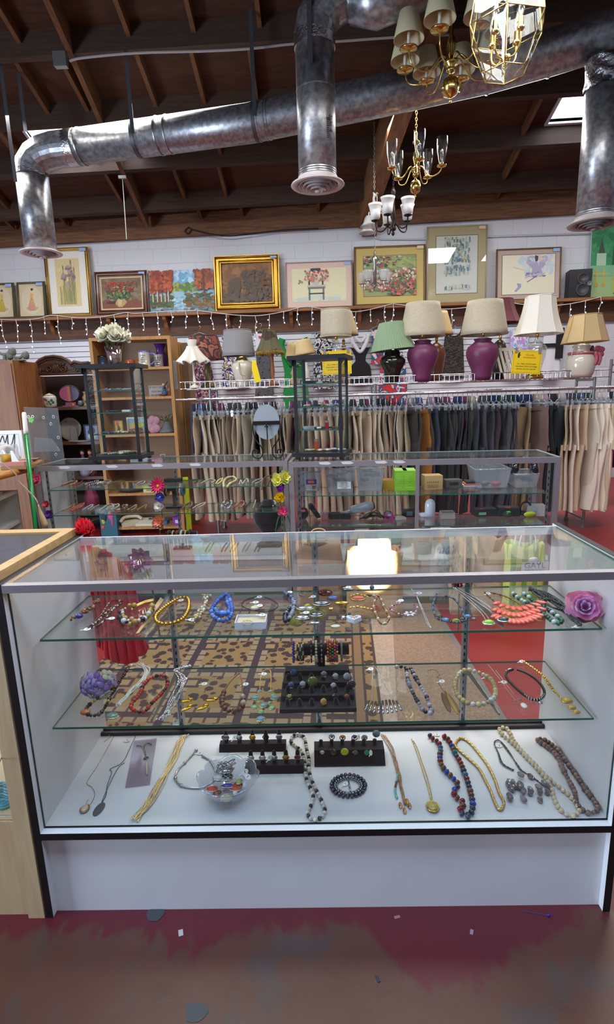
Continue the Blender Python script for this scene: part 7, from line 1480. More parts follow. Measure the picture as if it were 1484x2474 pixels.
t=ctr(1272,1240,z,'headphones','thin black headset standing at the right end of the lower shelf','headphones');MB((26,26,30),True).tube([V((.035*cos(a),.02,.05+.045*sin(a)))for a in[k*pi/9 for k in range(-2,14)]],.006,6).build('band',VC,t);MB((26,26,30),True).sph((-.02,.01,.02),.02,10,6).build('ear_cup',VC,t)
lump('radio','silver box radio with blue sticker at the far right of the lower shelf','radio',1296,1246,(170,160,156),(.13,.09,.07),-.1,VCG,[('sticker',(120,170,210),(-.025,-.002,.04),(.0,0,.055))])
for px,lab in((1022,'left of two clear-domed discs'),(1078,'right of two clear-domed discs')):
 p=aty(px,1285,2.34);t=thing('disc_spindle',lab+' on the right counter deck','disc spindle',(p.x,p.y,RD+.001));t.scale=(1,1,2);MB((90,120,150),True).lathe([(.012,0),(.06,0),(.06,.03),(.012,.03),(.012,0)],(0,0,0),24).build('discs',VCG,t);MB(smooth=True).lathe([(.064,.0),(.064,.07),(.05,.085),(0,.09)],(0,0,0),24).build('dome',CLEAR,t)
for px,py,s,c_,lab in((1075,1300,(.14,.1,.11),(206,198,190),'white carton with a red band on the right counter deck'),(960,1290,(.22,.08,.09),(90,110,140),'blue printed carton at the back of the right counter deck'),(880,1300,(.10,.1,.10),(160,166,160),'grey carton behind the paper bag on the right counter deck')):
 p=atz(px,1325,RD);t=thing('box',lab,'box',(p.x,p.y+.06,RD+.001),RRZ+.1);MB(c_).box((-s[0]/2,0,0),(s[0]/2,s[1],s[2])).build('carton',VC,t)
 if 'red' in lab:MB((196,70,60)).box((-s[0]/2,-.001,s[2]*.4),(s[0]/2,0,s[2]*.7)).build('red_band',VC,t)
# ================================================================ FLOOR BEHIND THE CASE: RUG, RUNNER, BAGS, RED CLOTH
def rug_material():
 m=bpy.data.materials.new('leopard_lattice_rug');m.use_nodes=True;nt=m.node_tree;N=nt.nodes.new;L=nt.links.new;b=nt.nodes['Principled BSDF'];b.inputs['Roughness'].default_value=.95
 tc=N('ShaderNodeTexCoord');sp=N('ShaderNodeSeparateXYZ');L(tc.outputs['Object'],sp.inputs[0])
 def ma(op,a,c=0.0,cl=False):
  q=N('ShaderNodeMath');q.operation=op;q.use_clamp=cl
  for i,x in enumerate((a,c)):
   if hasattr(x,'links'):L(x,q.inputs[i])
   else:q.inputs[i].default_value=x
  return q.outputs[0]
 def band(v,per,w_,off=0.0):
  return ma('LESS_THAN',ma('ABSOLUTE',ma('SUBTRACT',ma('FRACT',ma('ADD',ma('DIVIDE',v,per),off)),.5)),w_/per/2)
 def mix(f,a,c):
  x=N('ShaderNodeMix');x.data_type='RGBA';L(f,x.inputs[0])
  for i,k in((6,a),(7,c)):
   if hasattr(k,'links'):L(k,x.inputs[i])
   else:x.inputs[i].default_value=(*lin(k),1)
  return x.outputs[2]
 X,Y=sp.outputs[0],sp.outputs[1];PX,PY_=.339,.395
 v=N('ShaderNodeTexVoronoi');v.inputs['Scale'].default_value=20;L(tc.outputs['Object'],v.inputs['Vector'])
 no=N('ShaderNodeTexNoise');no.inputs['Scale'].default_value=60;L(tc.outputs['Object'],no.inputs['Vector'])
 spots=ma('LESS_THAN',ma('ADD',v.outputs['Distance'],ma('MULTIPLY',ma('SUBTRACT',no.outputs[0],.5),.35)),.44)
 base=mix(spots,(132,104,66),(56,38,36))
 col=base
 for(u,per,w_,o,du,dper)in((Y,PY_,.115,.31,X,.062),(X,PX,.10,.833,Y,.062)):
  wide=band(u,per,w_);core=band(u,per,w_*.36);dash=band(du,dper,.012)
  tile=mix(dash,(138,118,92),(78,56,54));col=mix(wide,col,tile);col=mix(core,col,(58,42,48))
 cx_=ma('MULTIPLY',band(Y,PY_,.09,.31),band(X,PX,.085,.833));c2=ma('MULTIPLY',band(Y,PY_,.05,.31),band(X,PX,.05,.833));col=mix(cx_,col,(58,42,48));col=mix(c2,col,(146,116,80))
 for lo,hi,c_ in((.0,.012,(60,44,46)),(.012,.05,(118,92,66)),(.05,.062,(60,44,46)),(.112,.30,(62,50,48))):
  f=ma('MULTIPLY',ma('GREATER_THAN',X,lo+.0),ma('LESS_THAN',X,hi));col=mix(f,col,c_)
 f=ma('MULTIPLY',ma('GREATER_THAN',X,.062),ma('LESS_THAN',X,.112));col=mix(f,col,base)
 L(col,b.inputs['Base Color']);bp=N('ShaderNodeBump');bp.inputs['Strength'].default_value=.3;bp.inputs['Distance'].default_value=.003;L(no.outputs[0],bp.inputs['Height']);L(bp.outputs[0],b.inputs['Normal']);return m
A,B=atz(905,1432,0),atz(890,1740,0);rx=atz(862,1600,0)
rug=MB().box((-1.35,-.95,0),(.125,.72,.008));o=solo(rug,'rug',rug_material(),'brown leopard-spot rug with a dark lattice, on the floor behind the white showcase','rug');o.location=(rx.x-.02,1.50,.0005);o.rotation_euler=(0,0,-.05)
RUN=mat('beige_ribbed_mat',(150,124,104),.95,noise=(90,),col2=(128,104,88),bump=(260,.4));LIGHTR=mat('pale_mat_border',(168,148,132),.95,noise=(80,),col2=(150,130,116))
pA,pB=atz(1062,1500,0),atz(1214,1752,0);qA,qB=atz(950,1500,0),atz(962,1752,0);d1,d2=(pA-pB),(qA-qB)
t=thing('floor_mat','plain beige mat with pale border between the rug and the bare red floor','mat',(1.3,1.4,0));O=V(t.location)
ext=lambda p,d,k:p+d*k
pf,pn,qf,qn=ext(pB,d1,1.55),ext(pB,d1,-.3),ext(qB,d2,1.5),ext(qB,d2,-.3);rgx=o.location.x+.135
def flat(mb,pts,z0,z1):return mb.prism([(p.x,p.y)for p in pts],lambda q:V((q[0],q[1],z0))-O,lambda q:V((q[0],q[1],z1))-O)
flat(MB(),[qn,pn,pf,qf],.0005,.007).build('field',RUN,t)
flat(MB(),[V((rgx-.12,qn.y,0)),qn+V((-.001,0,0)),qf+V((-.001,0,0)),V((rgx-.12,qf.y,0))],.0005,.0068).build('border',LIGHTR,t)
flat(MB(),[pn,pn+V((.03,0,0)),pf+V((.03,0,0)),pf],.0005,.0075).build('edge_binding',mat('grey_binding',(120,112,108),.9),t)
# paper bags standing in front of the right counter
KRAFT=mat('kraft_paper',(186,142,98),.8,bump=(14,.5));KRAFT2=mat('brown_kraft_paper',(150,112,80),.85,bump=(14,.5));PALEK=mat('pale_kraft_paper',(190,160,128),.85,bump=(10,.8))
def bag(label,px0,px1,ytop,Y,m,handles=None,rz=0,crumple=.006,depth=.14,seed=1,base=None,stripes=None):
 a,b=aty(px0,ytop,Y),aty(px1,ytop,Y);W=b.x-a.x;H=(a.z+b.z)/2;t=thing('shopping_bag',label,'bag',((a.x+b.x)/2,Y,0.009 if Y<2.2 and px0<1060 else.001),rz);r2=random.Random(seed);d=depth;mb=MB(smooth=False)
 ph=[r2.random()*6 for _ in range(4)]
 def fn(u,v):
  s=(u%1)*4;i=int(s)%4;f=s-int(s);cor=[(-W/2,0),(W/2,0),(W/2,d),(-W/2,d)];p,q=cor[i],cor[(i+1)%4];x,y=p[0]+(q[0]-p[0])*f,p[1]+(q[1]-p[1])*f
  pinch=.35*v*v*(4*f*(1-f))if i in(1,3)else 0;x*=1-pinch*.5;k=crumple*(.3+v)
  return V((x+k*sin(9*v+ph[0]+4*f),y*(1-.3*v)+.15*d*v+k*sin(13*v+ph[1]+7*f)+k*sin(5*f+ph[2]),H*v+k*1.5*sin(6*u*6+ph[3])*(v>.95)))
 mb.grid(fn,32,16,True,sm=True);mb.add([(-W/2,0,.0),(W/2,0,.0),(W/2,d,.0),(-W/2,d,.0)],[(0,1,2,3)],False)
 o=mb.build('bag_body',m,t);md=o.modifiers.new('th','SOLIDIFY');md.thickness=.0012
 if handles:
  for y in(d*.2,d*.75):MB(smooth=True).tube(spline([V((-W*.22,y,H*.93)),V((-W*.2,y,H*1.08)),V((-W*.1,y,H*1.17)),V((W*.1,y,H*1.17)),V((W*.2,y,H*1.08)),V((W*.22,y,H*.93))],4),.005,6).build('handle',handles,t)
 return t,W,H
Bm,W_,H_=bag('brown paper bag with twisted handles and printed words, leftmost of the bags',716,826,1322,2.02,KRAFT2,KRAFT,.0,seed=4)
text('DUB',.052,upright((-W_*.2,-.009,aty(745,1378,2.0).z)),mat('grey_print',(96,88,78),.8),Bm);text("'LIFE",.052,upright((W_*.24,-.009,aty(745,1378,2.0).z)),mat('teal_print',(60,120,96),.8),Bm);mb=MB((120,84,60));mb.box((-W_*.46,-.0075,H_*.62),(W_*.46,-.0065,H_*.72));mb.build('printed_band',VC,Bm)
B2,W2_,H2_=bag('kraft paper bag catching the bright sunbeam, second from left',838,974,1338,1.95,KRAFT,None,.02,seed=6)
mb=MB((196,60,50),True);mb.tube([V((.0+.028*cos(a),-.008,H2_*.16+.02*sin(a)))for a in[k*pi/8 for k in range(16)]],.004,5,True);mb.sph((0,-.008,H2_*.16),.012,10,6,(1,.3,.8));mb.build('red_emblem',VC,B2)
p=aty(905,1300,2.0);t=thing('shopping_bag','folded white-topped paper sheaf sticking out of the sunlit kraft bag','bag',(p.x,2.01,.10));MB().cbox((0,0,(p.z-.1)/2),(.20,.03,p.z-.1)).build('sheaf',mat('cream_paper',(226,206,166),.85),t)
bag('crumpled pale paper bag, left of the two beside the green bag',1095,1130,1302,2.0,PALEK,None,-.1,.012,.10,seed=8);bag('crumpled pale paper bag, right of the two beside the green bag',1150,1230,1294,1.98,PALEK,None,.08,.014,.12,seed=9)
STR=mat('green_stripe_paper',(148,176,52),.75);nt=STR.node_tree;tc=nt.nodes.new('ShaderNodeTexCoord');sp=nt.nodes.new('ShaderNodeSeparateXYZ');nt.links.new(tc.outputs['Object'],sp.inputs[0]);f1=nt.nodes.new('ShaderNodeMath');f1.operation='MULTIPLY';f1.inputs[1].default_value=15;nt.links.new(sp.outputs[0],f1.inputs[0]);f2=nt.nodes.new('ShaderNodeMath');f2.operation='FRACT';nt.links.new(f1.outputs[0],f2.inputs[0]);f3=nt.nodes.new('ShaderNodeMath');f3.operation='GREATER_THAN';f3.inputs[1].default_value=.5;nt.links.new(f2.outputs[0],f3.inputs[0]);mx=nt.nodes.new('ShaderNodeMix');mx.data_type='RGBA';nt.links.new(f3.outputs[0],mx.inputs[0]);mx.inputs[6].default_value=(*lin((204,206,96)),1);mx.inputs[7].default_value=(*lin((132,164,44)),1);nt.links.new(mx.outputs[2],nt.nodes['Principled BSDF'].inputs['Base Color'])
B5,W5,H5=bag('green and yellow striped bag with white rope handles, rightmost of the bags',1234,1326,1320,1.88,STR,mat('white_rope',(222,220,214),.8),.0,seed=10)
gz=aty(1290,1370,1.87).z;MB((214,212,212)).box((-W5*.2,-.010,gz-.03),(W5*.52,-.008,gz+.03)).build('logo_plate',VC,B5);text('GAYL',.05,upright((W5*.15,-.0112,gz+.008)),mat('grey_logo',(90,90,94),.7),B5);text('BAKERY & ROS',.017,upright((W5*.15,-.0112,gz-.02)),INK,B5)
mb=MB((214,212,212),True);mb.sph((W5*.12,-.006,gz+.042),.022,10,6,(1.3,.25,.8));mb.color((50,50,54));[mb.box((-W5*.48+.009*i,-.009,gz-.03),(-W5*.48+.004+.009*i,-.008,gz))for i in range(8)];mb.build('logo_mark',VC,B5)
flower('dusty pink paper rose standing in front of the crumpled bags',aty(1112,1410,1.72),.055,8,(166,104,108),(150,80,90),4,cup=.7,stem=[(0,.01,-.1),(0,.01,-aty(1112,1410,1.72).z+.01)],tipw=.6)
# red pleated cloth hanging behind the left end of the case
REDC=mat('red_tulle',(224,44,56),.85,bump=(30,.4),sheen=.3)
tpx=[(212,1312),(300,1352)];t=thing('cloth','red crinkled cloth hanging behind the left end of the white showcase','cloth',(aty(240,1320,.486).x,.486,aty(240,1312,.486).z))
O=V(t.location);pl=[aty(a,b,.486)-O for a,b in((207,1312),(224,1316),(262,1334),(308,1362))];pb=[aty(a,b,.53)-O for a,b in((232,1560),(262,1590),(310,1612),(362,1566))]
def cl(u,v):
 s=u*3;i=min(2,int(s));f=s-i;a=pl[i].lerp(pl[i+1],f);b=pb[i].lerp(pb[i+1],f);p=a.lerp(b,v);w_=.5+.5*v
 return p+V((.004*sin(40*u)*w_,.016*sin(46*u+3*v)*w_+.01*sin(13*u+6*v),.012*sin(46*u)*(v>.93)))
o=MB(smooth=True).grid(cl,120,24).build('pleats',REDC,t);md=o.modifiers.new('th','SOLIDIFY');md.thickness=.0015
flower('ruffled red paper flower on the back corner of the white showcase',aty(206,1286,.50),.036,8,(226,60,76),(206,40,60),4,up=V((.1,-.6,.8)),cup=.5,tipw=1.0,ruff=.10)
flower('pink carnation bloom behind the case, left of the dark pole',aty(342,1352,.62),.042,9,(186,110,170),(170,90,150),3,cup=.5,ruff=.12,stem=[(.02,.02,-.1),(.03,.03,-.3)],tipw=.6)
# sunbeam from a roof opening behind the photographer, landing on the kraft bag
tgt=aty(898,1352,1.96);src=V((.55,-2.6,4.6));l=bpy.data.lights.new('sunbeam','SPOT');l.energy=42000;l.color=(1,.93,.80);l.spot_size=rad(2.7);l.spot_blend=.12;l.shadow_soft_size=.02
o=bpy.data.objects.new('sunbeam',l);COL.objects.link(o);o.location=src;o.rotation_euler=(tgt-src).to_track_quat('-Z','Y').to_euler()
# ================================================================ JEWELLERY IN THE WHITE SHOWCASE
A1,A2,A3=ZJ1,ZJ2,ZJ3
def gem(name,label,px,py,z,c,s,m=VCG,rim=None,cat=None,tagat=None,ang=0):
 P=atz(px,py,z);t=thing(name,label,cat or name.replace('_',' '),P,ang);MB(c,True).sph((0,0,s[2]),1,14,8,s).build('stone',m,t)
 if rim:MB(rim,True).tube([V((s[0]*1.06*cos(a),s[1]*1.06*sin(a),s[2]*.8))for a in[k*pi/10 for k in range(20)]],s[2]*.35,6,True).build('setting',VCM,t)
 if tagat:pricetag(t,atz(*tagat,z+.003),.2,org=P)
 return t
def stones(t,O,z,lst,rim=(196,170,110),nm='stone'):
 for a,b,c,r,k in lst:
  P=atz(a,b,z)-O;mb=MB(c,True);mb.sph(P+V((0,0,r*.5)),r,10,6,(1,k,.5));o=mb.build(nm,VCG,t)
  if rim:MB(rim,True).tube([P+V((r*1.05*cos(x),r*1.05*k*sin(x),r*.4))for x in[q*pi/7 for q in range(14)]],r*.16,5,True).build('setting',VCM,o)
# --- upper shelf
beads('amber and brown bead bunch ending in a blue bead, leftmost on the upper shelf',[(238,1450),(223,1467),(207,1477),(190,1488),(171,1498),(186,1492),(205,1484),(222,1472),(234,1456)],A1,.0042,[(120,70,40),(176,120,60),(150,140,130),(90,50,40)],jitter=.4,lift=.008,tagat=None,pend=lambda t,O:stones(t,O,A1,[(190,1494,(30,30,150),.014,.6),(229,1455,(206,120,30),.006,1),(238,1454,(206,120,30),.006,1)],None))
beads('dark red seed bead strands second from left on the upper shelf',[(294,1452),(270,1452),(258,1465),(245,1485),(220,1510),(214,1518),(240,1510),(258,1490),(275,1470),(293,1458),(268,1470),(240,1497),(222,1512)],A1,.0032,[(86,40,34),(110,56,44),(70,34,30),(190,180,160)],jitter=.3,tagat=(211,1520,.4))
t=beads('thick black, white and gold twisted collar beside the gold bead collar',[(325,1468),(300,1474),(288,1490),(298,1504),(325,1510),(350,1499),(364,1482),(370,1464),(356,1490),(330,1503),(302,1497),(296,1482)],A1,.0065,[(24,22,26),(210,206,206),(176,140,60),(40,36,44),(190,150,110)],jitter=.35,lift=.01,tagat=(270,1494,.3));O=V(t.location)
mb=MB(smooth=True)
for k in range(2):mb.tube(spline([atz(a,b+3*k,A1+.006)-O for a,b in((372,1448),(350,1453),(330,1462),(318,1470))],5),.003,6)
mb.build('gold_chain',GOLD,t)
mb=MB((196,160,116));P=[atz(a,b,A1+.0005)for a,b in((328,1532),(336,1530),(396,1450),(388,1444))];mb.add(P+[p+V((0,0,.0015))for p in P],[(3,2,1,0),(4,5,6,7),(0,1,5,4),(1,2,6,5),(2,3,7,6),(3,0,4,7)],False);solo(mb,'card_strip',VC,'tan wedge of card between the twisted collar and the gold collar','card')
beads('round collar of shiny gold beads on the upper shelf',[(452,1445),(432,1446),(405,1462),(385,1478),(376,1490),(379,1502),(395,1508),(420,1505),(440,1496),(452,1480),(457,1460)],A1,.0062,[(206,160,70)],m=VCM,closed=True,step=1.9,tagat=(437,1450,.5))
beads('cream and gold knotted chip strands, left of the blue crystals',[(508,1440),(490,1446),(498,1455),(490,1470),(480,1485),(466,1508),(482,1494),(494,1472),(502,1450)],A1,.0045,[(206,196,160),(196,160,90),(226,222,206)],jitter=.3,lift=.012,tagat=(463,1497))
beads('blue faceted crystal necklace on the upper shelf',[(546,1436),(527,1450),(514,1468),(511,1483),(522,1494),(540,1500),(555,1492),(561,1476),(557,1455),(552,1438),(548,1452),(554,1470),(546,1486),(528,1484),(520,1470)],A1,.0068,[(70,110,190),(110,146,210),(60,90,170)],jitter=.2,n=6,pend=lambda t,O:stones(t,O,A1+.004,[(539,1487,(80,120,206),.016,.8)],None))
def pearl(t,O):
 stones(t,O,A1,[(615,1474,(214,200,170),.013,1)],None);pricetag(t,atz(618,1455,A1+.003),.2,org=O);pricetag(t,atz(628,1463,A1+.003),-.3,org=O)
chainline('thin black cord choker with one large pearl, behind the white box',[(625,1441),(600,1447),(585,1457),(590,1467),(615,1475),(645,1478),(667,1470),(671,1459),(655,1448),(640,1443)],A1,.0012,INK,tagat=(627,1442,.7),pend=pearl,twist=False)
a,b=atz(568,1520,A1),atz(642,1521,A1);t=thing('jewellery_box','small open white box holding a gold chain on the upper shelf','box',(a+b)/2);W=(b-a).length/2;mb=MB();d=.055
mb.box((-W,0,0),(W,d,.003)).box((-W,0,.003),(W,.002,.02)).box((-W,d-.002,.003),(W,d,.02)).box((-W,.002,.003),(-W+.002,d-.002,.02)).box((W-.002,.002,.003),(W,d-.002,.02));mb.build('box_body',mat('white_card_box',(222,222,232),.5),t);MB((206,190,160)).box((-W+.003,.003,.003),(W-.003,d-.003,.013)).build('lining',VC,t)
c=(a+b)/2;chainline('gold chain coiled in the small white box',[(580,1506),(592,1499),(606,1500),(612,1505),(600,1509),(588,1507)],A1+.015,.0015,GOLD);pricetag(t,V((W*.7,d*.8,.022)))
beads('dark blue and pearl bead strand, left of the silver brooches',[(688,1432),(704,1442),(708,1455),(700,1470),(690,1485),(690,1500),(699,1494),(708,1475),(712,1455)],A1,.0068,[(40,44,70),(110,120,150),(20,20,26),(150,150,156)],jitter=.15,tagat=(700,1431,.4))
SLV_=(176,176,180)
gem('brooch','silver leaf brooch, frontmost of the silver pieces in the middle',731,1496,A1,SLV_,(.02,.012,.006),VCM,SLV_);gem('brooch','oval silver brooch behind the leaf brooch',738,1474,A1,SLV_,(.024,.009,.006),VCM,SLV_,tagat=(740,1480));gem('brooch','dark silver mesh brooch right of the leaf brooch',765,1489,A1,(120,120,124),(.018,.011,.006),VCM,SLV_);gem('bracelet','silver crescent cuff in front of the brooches',760,1510,A1,SLV_,(.016,.006,.005),VCM)
gem('earring','pair-less silver leaf earring with tag at the back of the upper shelf',729,1440,A1,(140,140,144),(.008,.017,.004),VCM,None,'earring',(748,1446),.5)
gem('brooch','dark red hexagonal brooch at the back of the upper shelf',786,1435,A1,(80,18,18),(.021,.024,.006),VCG,(110,50,40));gem('brooch','blue oval brooch beside the dark red hexagon',804,1449,A1,(40,90,160),(.015,.011,.006),VCG,(90,90,110));gem('brooch','large grey mirrored oval brooch in the middle of the upper shelf',777,1464,A1,(120,126,140),(.024,.014,.008),VCM,(150,140,120));gem('brooch','gold bow-shaped bar brooch right of the grey oval',826,1462,A1,(206,166,80),(.022,.008,.006),VCM)
gem('ring','gold ring behind the heart box',800,1475,A1,(190,160,90),(.009,.008,.005),VCM);gem('brooch','coral pink flower brooch on the upper shelf',866,1451,A1,(206,90,80),(.02,.012,.007),VC,(190,150,90));gem('pendant','pale green shell disc with tag, front edge of the upper shelf',811,1515,A1,(196,206,190),(.013,.009,.003));gem('earring','silver bead earring beside the heart box',830,1499,A1,(196,190,180),(.008,.008,.007),VCM)
P=atz(855,1500,A1);t=thing('trinket_box','white porcelain heart box with painted flowers and writing','box',P);hp_=[(.018*16*sin(x)**3/16,.0155*(13*cos(x)-5*cos(2*x)-2*cos(3*x)-cos(4*x))/15)for x in[k*2*pi/28 for k in range(28)]];MB().prism(hp_,lambda q:(q[0]*1.25,q[1]*1.25,0),lambda q:(q[0]*1.15,q[1]*1.15,.011)).build('box_body',mat('white_porcelain',(226,226,230),.15,coat=.5),t);mb=MB()
for x,y,c_ in((.0,-.002,(200,60,60)),(.007,-.001,(60,130,70)),(-.006,-.003,(70,90,190)),(.002,-.008,(206,130,60))):mb.color(c_);mb.sph((x,y,.0112),.003,6,4,(1,1,.3))
mb.build('painted_flowers',VC,t);text('With love',.006,Matrix.Translation((0,.006,.0116)),INK,t);MB((60,54,56)).cbox((-.01,.024,.006),(.008,.01,.012)).build('clasp',VC,t)
chainline('gold and crystal chain bracelet at the back of the upper shelf',[(850,1440),(862,1436),(876,1438),(888,1442)],A1,.004,GOLD,name='bracelet',cat='bracelet');chainline('gold link bracelet in front of the coral flower brooch',[(848,1468),(862,1466),(878,1468),(900,1472)],A1,.0035,GOLD,name='bracelet',cat='bracelet')
gem('brooch','silver dragonfly brooch with tag at the very back of the upper shelf',842,1427,A1,(120,120,124),(.018,.006,.004),VCM,None,None,(842,1419));gem('bead','blue and white striped glass ball at the back of the upper shelf',899,1425,A1,(90,100,140),(.008,.008,.008))
beads('brown nugget and gold-cap necklace hanging toward the shelf edge',[(893,1438),(909,1442),(903,1458),(905,1474),(912,1492),(924,1507),(935,1502),(940,1488),(930,1470),(924,1455),(918,1442),(908,1436)],A1,.0058,[(130,80,56),(190,176,140),(146,96,66)],shape=(1.5,.8,.8),step=2.5)
beads('pink and clear crystal choker with a frosted flower',[(972,1455),(952,1462),(943,1470),(960,1482),(985,1487),(1005,1478),(1008,1466),(998,1459)],A1,.0032,[(190,90,130),(226,210,216),(200,120,150)],step=3.4,tagat=(969,1451,.5),pend=lambda t,O:[MB((226,216,222),True).sph(atz(990,1486,A1)-O+V((.011*cos(x),.011*sin(x),.004)),.007,8,5,(1,.6,.4),Matrix.Rotation(x,3,'Z')).build('petal',VCG,t)for x in[k*1.05 for k in range(6)]])
chainline('fine silver chain with a small charm, left of the blue bead necklace',[(994,1423),(1006,1440),(1018,1470),(1030,1500),(1036,1512),(1042,1516),(1036,1506),(1020,1468),(1004,1432)],A1,.0013,SILVER,tagat=(1013,1433))
beads('blue-purple small bead necklace with square teal stones',[(1055,1436),(1047,1459),(1050,1482),(1058,1495),(1077,1500),(1103,1504),(1126,1498),(1120,1486),(1114,1467),(1097,1447),(1073,1439)],A1,.0032,[(70,70,120),(90,130,130),(120,90,130),(50,60,60)],step=2.6,pend=lambda t,O:stones(t,O,A1,[(1060,1493,(90,70,50),.010,.6),(1077,1501,(60,130,180),.010,.8),(1102,1504,(130,150,50),.011,.6),(1117,1500,(40,40,50),.010,.7),(1130,1493,(70,140,190),.010,.6),(1145,1497,(90,140,160),.006,.8)],(90,90,90)))
def sil(label,pts,st):chainline(label,pts,A1,.0014,SILVER,pend=lambda t,O:stones(t,O,A1,[st],(196,196,198),'pendant'))
sil('silver chain with a lime green oval pendant',[(1096,1420),(1130,1450),(1162,1480),(1178,1503),(1186,1502),(1166,1476),(1138,1450),(1100,1420)],(1181,1510,(150,200,60),.015,.75));sil('silver chain with a black oval pendant',[(1100,1421),(1150,1452),(1190,1480),(1212,1496),(1220,1494),(1196,1476),(1156,1448),(1108,1422)],(1217,1503,(60,64,64),.015,.75))
t=chainline('coral pink petal bib necklace on brassy chains',[(1172,1432),(1190,1448),(1210,1462),(1240,1468),(1262,1466),(1240,1450),(1212,1438),(1185,1432)],A1,.0032,mat('antique_brass',(130,106,70),.35,.9),tagat=(1180,1434,.6));O=V(t.location);r2=random.Random(4)
for row_ in range(3):
 for i in range(9+row_*2):
  n_=8+row_*2;f=i/n_;px,py=1196+f*108-row_*2+4,1466+row_*13+14*sin(pi*f)-f*2;q=atz(px,py,A1)-O+V((0,0,.011-.003*row_));MB((236,110,92),True).sph(q,.017,9,6,(.5,1.0,.3),Matrix.Rotation((f-.5)*1.9,3,'Z')).build('petal',VCG,t)
beads('green and clear bead necklace beside the coral bib',[(1240,1434),(1256,1447),(1280,1460),(1300,1472),(1322,1490),(1345,1506),(1358,1500),(1340,1484),(1316,1468),(1292,1455),(1276,1441),(1262,1432)],A1,.0065,[(20,80,60),(30,100,70),(190,200,200),(16,60,50)],jitter=.15)
t=beads('iridescent dark seed bead torsade, rightmost on the upper shelf',[(1282,1420),(1310,1440),(1340,1460),(1370,1485),(1400,1508)],A1,.003,[(52,52,58),(74,70,50),(44,48,60)],tagat=(1396,1514,.2));O=V(t.location);mb=MB((58,58,62),True);r2=random.Random(8)
for k in range(12):
 W_=walk(spline([atz(a+r2.uniform(-13,13)*s_,b+r2.uniform(-9,9)*s_,A1+.003+.012*r2.random())-O for(a,b),s_ in(((1282,1422),.5),((1315,1440),1),((1345,1462),1.1),((1375,1486),1),((1402,1508),.4))],8),.0055)
 for q in W_:mb.color(r2.choice([(52,52,58),(84,80,56),(44,48,60),(70,70,74)]));mb.sph(q,.003,5,4)
mb.build('strands',VCG,t)
flower('bright pink silk rose stuck to the right side panel above the upper shelf',aty(1414,1467,.17),.048,7,(255,186,216),(250,140,180),4,up=V((-.4,-.8,.4)),cup=.5,tipw=.85)
t=thing('artificial_flower','yellow silk daffodil lying under the silver brooches','artificial flower',atz(745,1520,A1-.04));r2=random.Random(2)
for k in range(9):MB((206,190,40),True).sph(V((r2.uniform(-.05,.04),.05+r2.uniform(-.02,.05),r2.uniform(.0,.03))),.022,8,5,(1,.5,.7),Matrix.Rotation(r2.random()*6,3,'Z')).build('petal',VC,t)
# --- lower shelf
c=atz(238,1652,.545);t=thing('artificial_flower','purple hydrangea head at the left end of the lower shelf','artificial flower',c);r2=random.Random(6)
for k in range(24):
 d_=V((r2.uniform(-1,1),r2.uniform(-1,.3),r2.uniform(-.7,1))).normalized();p_=V((d_.x*.048,d_.y*.035,d_.z*.042));cc=r2.choice([(140,112,180),(120,90,160),(170,150,200),(196,196,170)]);Q=d_.to_track_quat('Z','Y').to_matrix();mb=MB(cc,True)
 for i in range(4):mb.sph(p_+Q@V((.012*cos(i*pi/2),.012*sin(i*pi/2),0)),.0115,7,5,(1,1,.3),Q)
 mb.color((206,200,120)).sph(p_+Q@V((0,0,.004)),.003,5,4);mb.build('floret',VC,t)
beads('brown and amber bead necklace with one large orange bead, under the hydrangea',[(312,1609),(300,1630),(288,1648),(275,1663),(240,1684),(212,1707),(208,1722),(223,1729),(243,1723),(257,1703),(268,1681),(281,1658)],A2,.0055,[(64,40,34),(110,80,60),(190,150,90),(50,34,34)],jitter=.3,tagat=(314,1607,.8),pend=lambda t,O:stones(t,O,A2,[(207,1726,(190,110,50),.015,.8)],None))
chainline('bunch of white seed bead strands beside the red bead necklace',[(340,1606),(356,1620),(345,1645),(322,1668),(300,1690),(286,1706)],A2,.0026,mat('white_seed_bead',(222,218,206),.35),strands=7,spread=.010,step=2)
gem('pendant','iridescent shell-inlaid glass pendant near the front of the lower shelf',272,1733,A2,(110,140,130),(.017,.014,.006),VCG,(200,176,150))
beads('long red and black bead necklace on the lower shelf',[(405,1652),(402,1636),(384,1632),(360,1641),(346,1656),(338,1676),(320,1698),(317,1711),(334,1720),(351,1718),(366,1700),(386,1680),(400,1664)],A2,.0056,[(180,50,34),(190,60,40),(60,24,24),(170,44,30)],closed=True,jitter=.25)
chainline('tangled silver and grey chain scarf on the lower shelf',[(452,1611),(424,1622),(441,1640),(432,1670),(415,1702),(404,1728),(384,1739)],A2,.0028,SILVER,strands=8,spread=.012,tagat=(446,1640,.3))
for k,(a,b,g)in enumerate(((448,1697,.1),(450,1716,.6),(508,1695,.0),(488,1714,.5))):
 t=gem('earring','gold wing earring, %s'%('back left of the four','front left of the four','back right of the four','front right of the four')[k],a,b,A2,(206,160,60),(.017,.006,.004),VCM,None,'earring',(494,1652)if k==2 else None,g);MB((206,160,60),True).sph((.014,.006,.005),.009,8,6,(1,.7,.6)).build('knot',VCM,t)
t=beads('red-brown wooden bead necklace with pale spacers on a suede cord',[(541,1673),(536,1691),(538,1703),(546,1714),(563,1719),(582,1712),(588,1698),(586,1682)],A2,.0085,[(110,60,46),(196,176,150),(120,70,52)],jitter=.12,tagat=(594,1653,.5));O=V(t.location);MB(smooth=True).tube(spline([atz(a,b,A2+.003)-O for a,b in((541,1672),(550,1655),(566,1636),(580,1627),(584,1644),(586,1668),(586,1682))],5),.0025,5).build('suede_cord',mat('tan_suede',(140,100,70),.9),t)
